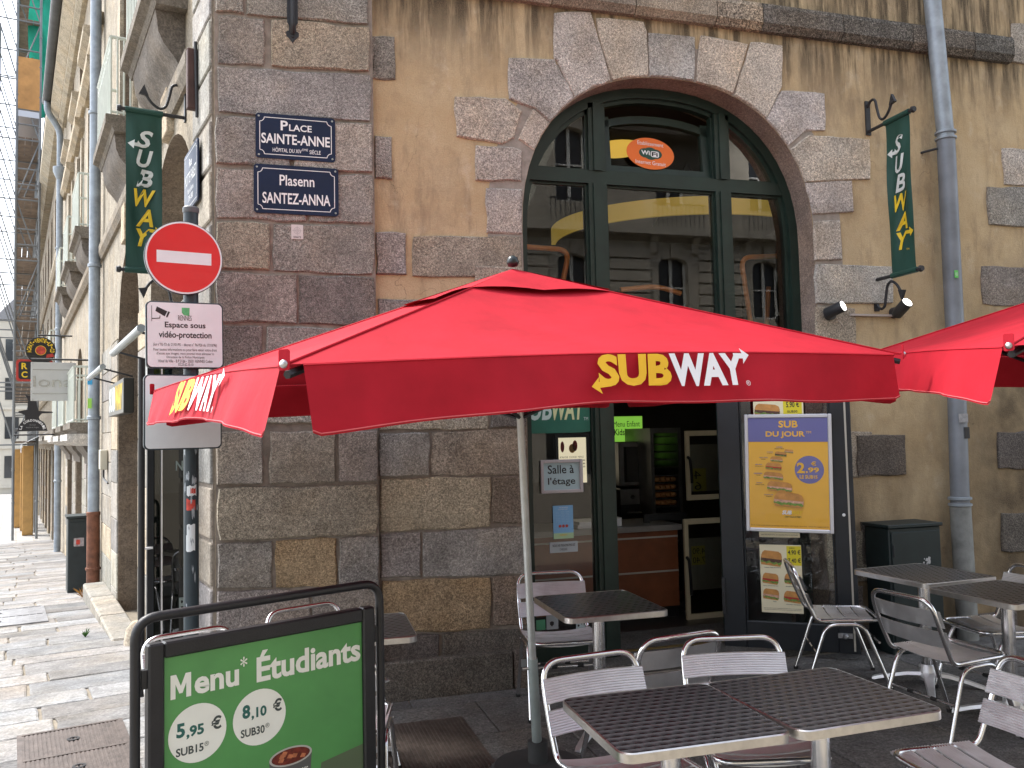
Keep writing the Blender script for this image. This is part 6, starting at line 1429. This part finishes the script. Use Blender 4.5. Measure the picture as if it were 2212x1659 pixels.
# ---------------------------------------------------------------- scaffolded house beyond
far = thing('scaffolded_house','weathered stone house behind scaffolding further down the street','house',LW(18.2,0,-1))
sh_ = Matrix.Translation(-LW(18.2,0,-1)); hol = []
CS = [20.6,23.6,26.6,29.6,32.6,35.6,38.6,41.6,44.6,47.6,50.6,53.6,56.6]
for c in CS:
    hol += [rect(c-.9,c+.9,-3.2,1.5),rect(c-.5,c+.5,3.9,6.2),rect(c-.5,c+.5,7.3,9.2)]
w3 = wall_mesh([(18.2,-4),(58.5,-4),(58.5,10.4),(18.2,10.4)],hol,lm(.0)).build('street_wall',LPL,far,color=(.34,.30,.24))
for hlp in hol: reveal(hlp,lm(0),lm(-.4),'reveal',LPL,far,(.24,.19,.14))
b = MB(); b.add([LW(18.3,-.35,-4),LW(58.4,-.35,-4),LW(58.4,-.35,10.2),LW(18.3,-.35,10.2)],[(0,1,2,3)]); b.build('pane',_mc['dark_pane'],far)
for i,c in enumerate(CS[:7]):
    if i < 3: balcony(c,far,3.7,.8,.30)
    for s in (-1,1): pierstack(c+s*1.25-.2,c+s*1.25+.2,1.6,w3,.5)
for z0_,z1_,o_,c in ((1.7,1.95,.25,(.46,.44,.40)),(3.2,3.4,.12,(.36,.31,.24)),(6.7,6.9,.12,(.36,.31,.24)),(9.9,10.4,.40,(.42,.38,.30))): lcourse(18.2,58.4,z0_,z1_,o_,far,'string_course',c)
b = MB(); b.add([LW(18.2,.42,10.42),LW(58.4,.42,10.42),LW(58.4,-4,14.5),LW(18.2,-4,14.5)],[(0,1,2,3)]); b.build('roof',_mc['slate'],far); lbox(18.3,58.4,-5,-4.9,-3,14).build('rear_shell',MORT,far)
for c in (19.9,21.6): lbox(c,c+.35,.005,.05,2.2,3.2).build('blue_shutter',mat('blue_shutter',(.10,.17,.24),.6),far)
for ob in far.children: ob.matrix_basis = sh_ @ ob.matrix_basis
# ---------------------------------------------------------------- scaffolding
sc = thing('scaffolding','galvanised tube scaffolding with plank decks, plywood and green netting along a house front','scaffolding',LW(25.5,.3,-1.3))
SCM = mat('scaffold_tube',(.19,.20,.205),.5,.3,var=.15,vs=3); PLY = mat('plywood',(.50,.25,.08),.7,var=.2,vs=3); DECK = mat('deck_plank',(.20,.15,.11),.85,var=.35,vs=4); NET = mat('green_netting',(.02,.32,.22),.7,transl=.4,var=.2,vs=2)
O0,O1 = .40,1.05; BAY = 2.5; NB = 7; LZ = [2.0+1.95*k for k in range(10)]
for i in range(NB+1):
    tt = BAY*i; 
    for o_ in (O0,O1):
        MB().tube([LW(tt,o_-.3,(1.3+0 if o_==O1 and i else 0)),LW(tt,o_-.3,22.5)],.04,6).build('standard',SCM,sc)
        for k in range(21): 
            if i < 2: MB().lathe([(.03,-.03),(.05,-.02),(.05,.02),(.03,.03)],8).xf(Matrix.Translation(LW(tt,o_-.3,1.2+k*1.0))).build('coupler',SCM,sc)
    for z in LZ:
        z += 1.0
        for dz in (0,.5,1.0):
            if i < 3 or dz == 0: MB().tube([LW(tt,O0-.32,z+dz),LW(tt,O1-.28,z+dz)],.026,6).build('transom_tube',SCM,sc)
    if i < 2:
        for k,z in enumerate(LZ[:-1]): MB().tube([LW(tt+.03,O0-.3 if k%2 else O1-.3,z+1.0),LW(tt+.03,O1-.3 if k%2 else O0-.3,z+2.95)],.022,6).build('brace_tube',SCM,sc)
for z in LZ:
    z += 1.0
    for o_ in (O0,O1):
        for dz in (0,.5,1.0): MB().tube([LW(0,o_-.3,z+dz+.04),LW(BAY*NB,o_-.3,z+dz+.04)],.024,6).build('ledger_tube',SCM,sc)
    for j in range(3): lbox(.05,BAY*NB,O0-.28+.20*j,O0-.28+.20*j+.185,z+.07,z+.11).build('deck_plank',DECK,sc)
lbox(-.03,-.015,O0-.29,O1-.31,13.75,15.45).build('plywood_sheet',PLY,sc); lbox(-.02,3,O0-.30,O1-.28,13.5,13.7).build('toe_board',mat('alu_toe_board',(.5,.5,.52),.4,.6),sc)
b = MB(); n_ = 10
for k in range(n_+1):
    z = 13.6+7.2*k/n_
    for j in range(9): u = j/8; b.v.append(LW(.5+3.0*u,-.28+.05*math.sin(u*9+k)+.1*u,z+.1*math.sin(u*5)))
for k in range(n_):
    for j in range(8): q = k*9+j; b.f.append((q,q+1,q+10,q+9))
b.build('green_net',NET,sc,smooth=60)
for tt in (0,2.5,5.0):
    MB().tube([LW(tt,1.30,1.6),LW(tt,1.30,18.6)],.03,6).build('standard',SCM,sc)
    for z in LZ[:8]:
        MB().tube([LW(tt,.70,z+1.0),LW(tt,1.36,z+1.0)],.024,6).build('transom_tube',SCM,sc)
        MB().tube([LW(tt,.75,z+1.0),LW(tt,1.30,z+2.9)],.022,6).build('brace_tube',SCM,sc)
b = MB()
for k in range(n_+1):
    z = 13.7+7.2*k/n_
    for j in range(5): u = j/4; b.v.append(LW(.5+.05*math.sin(k+j),.06-.34*u,z+.05*math.sin(u*7+k)))
for k in range(n_):
    for j in range(4): q = k*5+j; b.f.append((q,q+1,q+6,q+5))
b.build('green_net',NET,sc,smooth=60)
b = MB()
for k in range(n_+1):
    z = 15.6+5.6*k/n_
    for j in range(5): u = j/4; b.v.append(LW(.4+.06*math.sin(k*1.3+j),.42-.40*u+.05*math.sin(k*.9),z+.08*math.sin(u*7+k)))
for k in range(n_):
    for j in range(4): q = k*5+j; b.f.append((q,q+1,q+6,q+5))
b.build('green_net',NET,sc,smooth=60)
for do in (-.1,.12): MB().tube([LW(.1,do,4.9),LW(.6,do+.05,6.9)],.02,6).build('ladder_rail',SCM,sc)
for k in range(7): MB().tube([LW(.1+.07*k,-.1+.007*k,5.0+.28*k),LW(.1+.07*k,.12+.007*k,5.0+.28*k)],.014,5).build('ladder_rung',SCM,sc)
for k,(tt,o_) in enumerate(((27.2,.62),(29.6,.66),(31.5,.85),(33.5,.85))):
    c = LW(tt,o_,0); z = gz(c); o = thing('timber_prop',['boxed yellow timber prop under the scaffold, closest to the blue grey drainpipe','second boxed yellow timber prop from the blue grey drainpipe','third boxed yellow timber prop from the blue grey drainpipe','last boxed yellow timber prop, farthest from the blue grey drainpipe'][k],'prop',LW(tt,o_,z),group='boxed timber props under the scaffold'); lbox(0,.32,-.16,.16,0,2.95-.02*k).build('boarding',mat('yellow_boarding',(.52,.30,.10),.75,var=.2,vs=3),o,bevel=.01); lbox(-.01,-.002,-.13,.13,.05,2.8).build('front_board',_mc['yellow_boarding'],o)
# ---------------------------------------------------------------- hanging shop signs
def bracket(o, x0, x1, y): MB().tube([(x0,y,0),(x1,y,0)],.016,6).build('bracket', IRON, o)
def sgnframe(t, px, py): return frame(TP(px,py,t), -N1, -E1)
t_ = 10.2; a = TP(66,782,t_); c = TP(163,866,t_); W_ = a.dot(N1)-c.dot(N1); H_ = a.z-c.z
io = thing('white_shop_sign','square white acrylic sign with raised letters hanging over the street','shop sign',mat4=frame(TP(66,866,t_),-N1,-E1))
MB().box((0,0,-.02),(W_,H_,.0)).build('panel',mat('white_acrylic',(.52,.52,.50),.3,var=.03),io,bevel=.004)
SILV = mat('silver_letters',(.50,.50,.47),.25,.6); V,Fc = textfit('Iona',W_*.05,H_*.36,W_*.92,H_*.64,.0); b = MB().add([(x,y,.012) for x,y in V],Fc); b.build('lettering',SILV,io)
for y in (.18,.80): MB().box((W_*.04,y*H_,.0),(W_*.95,y*H_+.012,.008)).build('silver_line',SILV,io)
for x in (.04,.96):
    for y in (.03,.96): MB().lathe([(.012,0),(.01,.01)],8,(x*W_,y*H_,0)).build('screw',SCREW,io)
bracket(io,-.0,W_+.4,H_+.05)
t_ = 13.0; q = TP(88,757,t_); Rr = (TP(55,757,t_)-TP(121,757,t_)).length/2
dk = thing('record_shop_sign','round black record shop sign with yellow arched lettering and red centre','shop sign',mat4=frame(q,-N1,-E1))
MB().lathe([(Rr,-.03),(Rr,.0),(Rr-.01,.004)],48).build('disc',mat('record_black',(.012,.012,.013),.3),dk); flat(ell(Rr*.36,Rr*.36,32),.006).build('yellow_ring',YELLOW,dk); flat(ell(Rr*.33,Rr*.33,32),.008).build('red_label',mat('label_red',(.45,.05,.03),.4,var=.5,vs=14),dk)
def arc_text(s, r_, a0, a1, h_, m_, parent, z=.006, bold=.03):
    b = MB(); n = len(s)
    for i,ch in enumerate(s):
        if ch == ' ': continue
        an = R(a0+(a1-a0)*(i+.5)/n); wd = abs(R(a1-a0))/n*r_*.82; hh = h_*(.25 if ch == '-' else 1)
        V,Fc = textfit(ch,-wd/2,-hh/2,wd/2,hh/2,bold); ca,sa = math.cos(an),math.sin(an)
        b.add([(r_*ca+x*sa+y*ca, r_*sa-x*ca+y*sa, z) for x,y in V],Fc)
    return b.build('lettering',m_,parent)
arc_text('ACHAT-VENTE-LP-CD',Rr*.76,195,-12,Rr*.30,YELLOW,dk)
flat([(Rr*.35,-Rr*.55),(Rr*.9,-Rr*.45),(Rr*.8,-Rr*.2),(Rr*.4,-Rr*.3)],.007).build('red_patch',REDP,dk); bracket(dk,-Rr*.2,Rr*2.1,Rr*1.15)
q2 = thing('small_record_sign','small red edged black sign hanging under the round record sign','shop sign',mat4=frame(TP(62,800,t_+.1),-N1,-E1)); flat(rrect(.62,.42,.06,4,.1,0),-.02,0).build('panel',REDP,q2); flat(rrect(.54,.34,.05,4,.1,0),.002).build('black_face',BLACKP,q2); letters([('R',-.12,.02,-.02,.14,.03),('C',-.12,-.14,-.02,-.02,.03)],YELLOW,.004,q2)
t_ = 15.0; q = TP(70,931,t_); Rr = (TP(37,931,t_)-TP(103,931,t_)).length/2
co = thing('cobbler_sign','black anvil shaped cobbler sign with white arched lettering','shop sign',mat4=frame(q,-N1,-E1))
body = [(-Rr,0)]+[(Rr*math.cos(R(180-180*i/16)),Rr*.95*math.sin(R(180-180*i/16))) for i in range(3,14)]+[(Rr,0)]
flat(body,-.03,0).build('half_disc',BLACKP,co); flat([(-.5*Rr,.7*Rr),(.5*Rr,.7*Rr),(.42*Rr,1.05*Rr),(.6*Rr,1.3*Rr),(1.35*Rr,1.35*Rr),(1.3*Rr,1.45*Rr),(.4*Rr,1.5*Rr),(.3*Rr,1.9*Rr),(.2*Rr,2.6*Rr),(-.5*Rr,2.7*Rr),(-.3*Rr,2.3*Rr),(-.35*Rr,1.6*Rr),(-.9*Rr,1.5*Rr),(-.95*Rr,1.4*Rr),(-.5*Rr,1.2*Rr)],-.028,-.001).build('anvil_and_shoe',BLACKP,co)
arc_text('LA CORDONNERIE',Rr*.80,172,8,Rr*.17,WHITE,co,.003,.02); letters([('Accueil',-.2*Rr,.42*Rr,.2*Rr,.5*Rr),('Rapide et Soigne',-.42*Rr,.2*Rr,.42*Rr,.32*Rr)],mat('dim_print',(.25,.25,.25),.5),.003,co); bracket(co,-Rr*1.2,Rr*2.2,-.08)
t_ = 24; awn = thing('white_awning','pale awning edge under the scaffolding','awning',LW(t_,.1,1.6)); MB().add([LW(0,0,.5),LW(2.2,0,.5),LW(2.2,.75,.1),LW(0,.75,.1),LW(0,.75,-.15),LW(2.2,.75,-.15)],[(0,1,2,3),(3,2,5,4)]).build('cloth',mat('awning_white',(.55,.56,.58),.8),awn)
# ---------------------------------------------------------------- end of the street
endb = thing('end_house','cream plastered house with slate roof closing the view down the street','house',LW(76,0,-3)); CREAMW = mat('cream_plaster',(.56,.52,.44),.9,var=.08,vs=1)
lbox(0,10,-8,2.2,-1,15).build('wall',CREAMW,endb); b = MB(); b.hexa([LW(-.3,-8.2,15),LW(10,-8.2,15),LW(10,2.5,15),LW(-.3,2.5,15),LW(3,-6,18.5),LW(8,-6,18.5),LW(8,0,18.5),LW(3,0,18.5)]); b.build('roof',_mc['slate'],endb)
for k in range(5):
    for j in range(4): lbox(-.05,-.01,-7+1.9*k,-6+1.9*k,2+3.2*j,3.8+3.2*j).build('window',_mc['dark_pane'],endb)
for k in range(3): lbox(-.2,-.002,-8,2.2,1.2+3.2*k*1.0,1.4+3.2*k).build('string_course',CREAMW,endb)
farb = thing('distant_house','grey house across the far square','house',LW(170,6,-5)); lbox(0,8,-18,-3.4,-1,11).build('wall',mat('grey_plaster',(.34,.35,.36),.9),farb); b = MB(); b.hexa([LW(-.3,-18,11),LW(8,-18,11),LW(8,-3.2,11),LW(-.3,-3.2,11),LW(3,-17,15),LW(5,-17,15),LW(5,-5,15),LW(3,-5,15)]); b.build('roof',_mc['slate'],farb)
for k in range(5):
    for j in range(3): lbox(-.05,-.01,-16+2.4*k,-15+2.4*k,1+3*j,2.8+3*j).build('window',_mc['dark_pane'],farb)
def far_tree(t_,o_,label):
    c = LW(t_,o_,0); z = gz(c); o = thing('distant_tree',label,'tree',LW(t_,o_,z),group='trees on the far square'); rnd = random.Random(int(t_*7))
    tk = MB().tube([(0,0,0),(.1,0,2.2),(.0,.1,4)],.2,7,rs=[.25,.18,.08])
    for k in range(4): an = k*1.7; tk.tube([(.05,0,2.2+.3*k),(1.2*math.cos(an),1.2*math.sin(an),3.6+.5*k)],.06,5)
    tk.build('trunk',mat('bark',(.09,.07,.05),.9),o); b = MB()
    for k in range(1400):
        while True:
            p = Vector((rnd.uniform(-1,1),rnd.uniform(-1,1),rnd.uniform(-1,1)))
            if .35 < p.length < 1 + .15*math.sin(p.x*9)*math.sin(p.y*7+p.z*5): break
        p = Vector((p.x*2.6,p.y*2.6,4.8+p.z*2.4)); a = Vector((rnd.uniform(-1,1),rnd.uniform(-1,1),rnd.uniform(-1,1))).normalized(); c_ = a.orthogonal()*rnd.uniform(.10,.2); d_ = a.cross(c_)*.7
        b.add([p-c_,p+d_,p+c_,p-d_],[(0,1,2,3)])
    b.build('crown',mat('foliage',(.05,.085,.03),.8,var=.4,vs=1.5,transl=.15),o)
far_tree(150,-.5,'rounded green tree beyond the end of the street'); far_tree(158,-4.0,'green tree half hidden behind the street end')
# strollers far down the street
def make_person():
    me = bpy.data.meshes.new('body'); V = [(0,0,.95),(0,0,1.2),(0,0,1.42),(0,0,1.52),(0,.01,1.66),(.10,0,.90),(.12,.08,.48),(.12,.02,.06),(.12,.14,.03),(-.10,0,.90),(-.12,-.06,.48),(-.12,-.16,.08),(-.12,-.05,.03),(.19,0,1.40),(.24,.04,1.12),(.22,.12,.88),(-.19,0,1.40),(-.24,-.04,1.12),(-.22,.04,.88)]
    Ed = [(0,1),(1,2),(2,3),(3,4),(0,5),(5,6),(6,7),(7,8),(0,9),(9,10),(10,11),(11,12),(2,13),(13,14),(14,15),(2,16),(16,17),(17,18)]
    rad = [.14,.14,.15,.06,.11,.10,.07,.045,.035,.10,.07,.045,.035,.07,.05,.04,.07,.05,.04]
    me.from_pydata(V,Ed,[]); o = bpy.data.objects.new('body',me); col.objects.link(o); sk = o.modifiers.new('skin','SKIN')
    for i,d in enumerate(me.skin_vertices[0].data): d.radius = (rad[i],rad[i]); d.use_root = i == 0
    o.modifiers.new('sub','SUBSURF').levels = 1; bpy.context.view_layer.update()
    m2 = bpy.data.meshes.new_from_object(o.evaluated_get(bpy.context.evaluated_depsgraph_get())); bpy.data.objects.remove(o); m2.name = 'body'
    for p in m2.polygons: p.use_smooth = True
    return m2
pm = make_person(); CLO = mat('clothing',(.2,.2,.2),.8,objc=True,var=.15)
hair = MB().lathe([(.02,-.02),(.115,-.01),(.12,.06),(.08,.12),(.01,.135)],10,(0,0,1.66))
hm = hair.mesh('hair',60)
for i,(px,dep,cl,lab) in enumerate([(6,108,(.05,.04,.05),'distant stroller in black walking down the street'),(12,112,(.45,.20,.20),'distant stroller in a faded red top'),(20,104,(.04,.03,.06),'distant stroller in dark clothes beside the crowd'),(26,116,(.42,.36,.40),'distant stroller in pale clothes'),(32,110,(.16,.05,.17),'distant stroller in a purple coat'),(38,114,(.30,.22,.18),'distant stroller in a brown jacket'),(15,124,(.35,.33,.38),'distant stroller in light grey further off'),(30,126,(.06,.05,.07),'distant stroller in black further off')]):
    q = TP(px,1030,dep); z = gz(q); o = thing('person',lab,'person',(q.x,q.y,z),R(40*i),group='strollers far down the street'); mkobj('body',pm,CLO,o,cl); mkobj('hair',hm,mat('dark_hair',(.03,.02,.015),.7),o)
for i,(px,dep) in enumerate(((4,78),(11,84))):
    q = TP(px,1040,dep); z = gz(q); o = thing('bike_rack','dark steel hoop bike rack far down the street','bike rack',(q.x,q.y,z),group='bike racks at the street end'); MB().tube(fillet([-N1*.4+Vector((0,0,0)),-N1*.4+Vector((0,0,.95)),N1*.4+Vector((0,0,.95)),N1*.4],.1),.05,6).build('hoop',BLACKM,o); MB().tube([-N1*.4+Vector((0,0,.5)),N1*.4+Vector((0,0,.5))],.035,6).build('cross_bar',BLACKM,o)
# ---------------------------------------------------------------- house across the square (seen mirrored in the panes)
YB = -22.0; opp = thing('facing_house','pale stone town house across the square mirrored in the window panes','house',(0,YB,0)); OPM = mat('pale_limestone',(.40,.365,.30),.85,var=.12,vs=1.2)
x0 = F(1455,585,22.5).x; xs = [x0+3.9*k for k in range(-6,6)]; hol = []
def ap(z0,z1,x): return archloop(x,.6,z0,z1-.25,.25,2.0,8)
for x in xs: hol += [ap(5.8,8.0,x),ap(9.9,12.6,x),rect(x-1.2,x+1.2,.2,4.2),ap(14.0,16.4,x)]
Wd0,Wd1 = xs[0]-2.2,xs[-1]+2.2
fl_ = wall_mesh([(Wd0,-.2),(Wd1,-.2),(Wd1,17.6),(Wd0,17.6)],hol,lambda x,z: Vector((x,0,z))).build('facade',OPM,opp)
for hlp in hol: reveal(hlp,lambda x,z: Vector((x,0,z)),lambda x,z: Vector((x,-.35,z)),'reveal',OPM,opp)
MB().add([(Wd0,-.34,0),(Wd1,-.34,0),(Wd1,-.34,17),(Wd0,-.34,17)],[(0,1,2,3)]).build('dark_rooms',mat('room_dark',(.02,.022,.025),.3),opp)
WW = mat('white_window_paint',(.62,.62,.58),.5)
for x in xs:
    for z0_,z1_ in ((5.8,8.0),(9.9,12.6),(14.0,16.4)):
        b = MB()
        for bb in (((x-.6,-.30,z0_),(x-.5,-.24,z1_-.2)),((x+.5,-.30,z0_),(x+.6,-.24,z1_-.2)),((x-.06,-.30,z0_),(x+.06,-.24,z1_)),((x-.5,-.30,z0_+(z1_-z0_)*.5),(x-.06,-.25,z0_+(z1_-z0_)*.5+.06)),((x+.06,-.30,z0_+(z1_-z0_)*.5),(x+.5,-.25,z0_+(z1_-z0_)*.5+.06)),((x-.5,-.30,z0_),(x-.06,-.25,z0_+.1)),((x+.06,-.30,z0_),(x+.5,-.25,z0_+.1))): b.box(*bb)
        b.build('window',WW,opp)
    for s in (-1,1):
        b = MB(); P = [(0,8.1),(.12,8.15),(.2,8.5),(.4,8.7),(0,8.7)]; b.v += [Vector((x+s*.85-.14,p[0],p[1])) for p in P]+[Vector((x+s*.85+.14,p[0],p[1])) for p in P]; b.f += [(0,1,2,3,4),(9,8,7,6,5)]+[(i,5+i,5+(i+1)%5,(i+1)%5) for i in range(5)]; b.build('corbel',OPM,opp)
    MB().box((x-.15,0.01,8.0),(x+.15,.14,8.5)).build('keystone',OPM,opp)
    b = MB(); 
    for k in range(12): b.tube([(x-1.0+2.0*k/11,.55,9.0),(x-1.0+2.0*k/11,.55,9.85)],.015,4)
    b.tube([(x-1.05,.55,9.85),(x+1.05,.55,9.85)],.025,5); b.build('balcony_rail',BLACKM,opp)
for z0_,z1_,d in ((4.5,4.85,.25),(8.72,9.0,.6),(13.2,13.5,.45),(17.2,17.6,.6)): MB().box((Wd0,.002,z0_),(Wd1,d,z1_)).build('cornice',OPM,opp)
for k in range(8):                             # rusticated bands between the windows
    z = 5.0+.42*k
    for i in range(len(xs)-1): MB().box((xs[i]+1.0,.002,z),(xs[i+1]-1.0,.13,z+.35)).build('band_stone',OPM,opp)
MB().box((Wd0,-6,-.2),(Wd1,-.4,17.4)).build('rear_body',OPM,opp); MB().hexa([(Wd0,-6,17.6),(Wd1,-6,17.6),(Wd1,.4,17.6),(Wd0,.4,17.6),(Wd0+2,-5,20.5),(Wd1-2,-5,20.5),(Wd1-2,-1.5,20.5),(Wd0+2,-1.5,20.5)]).build('roof',_mc['slate'],opp)
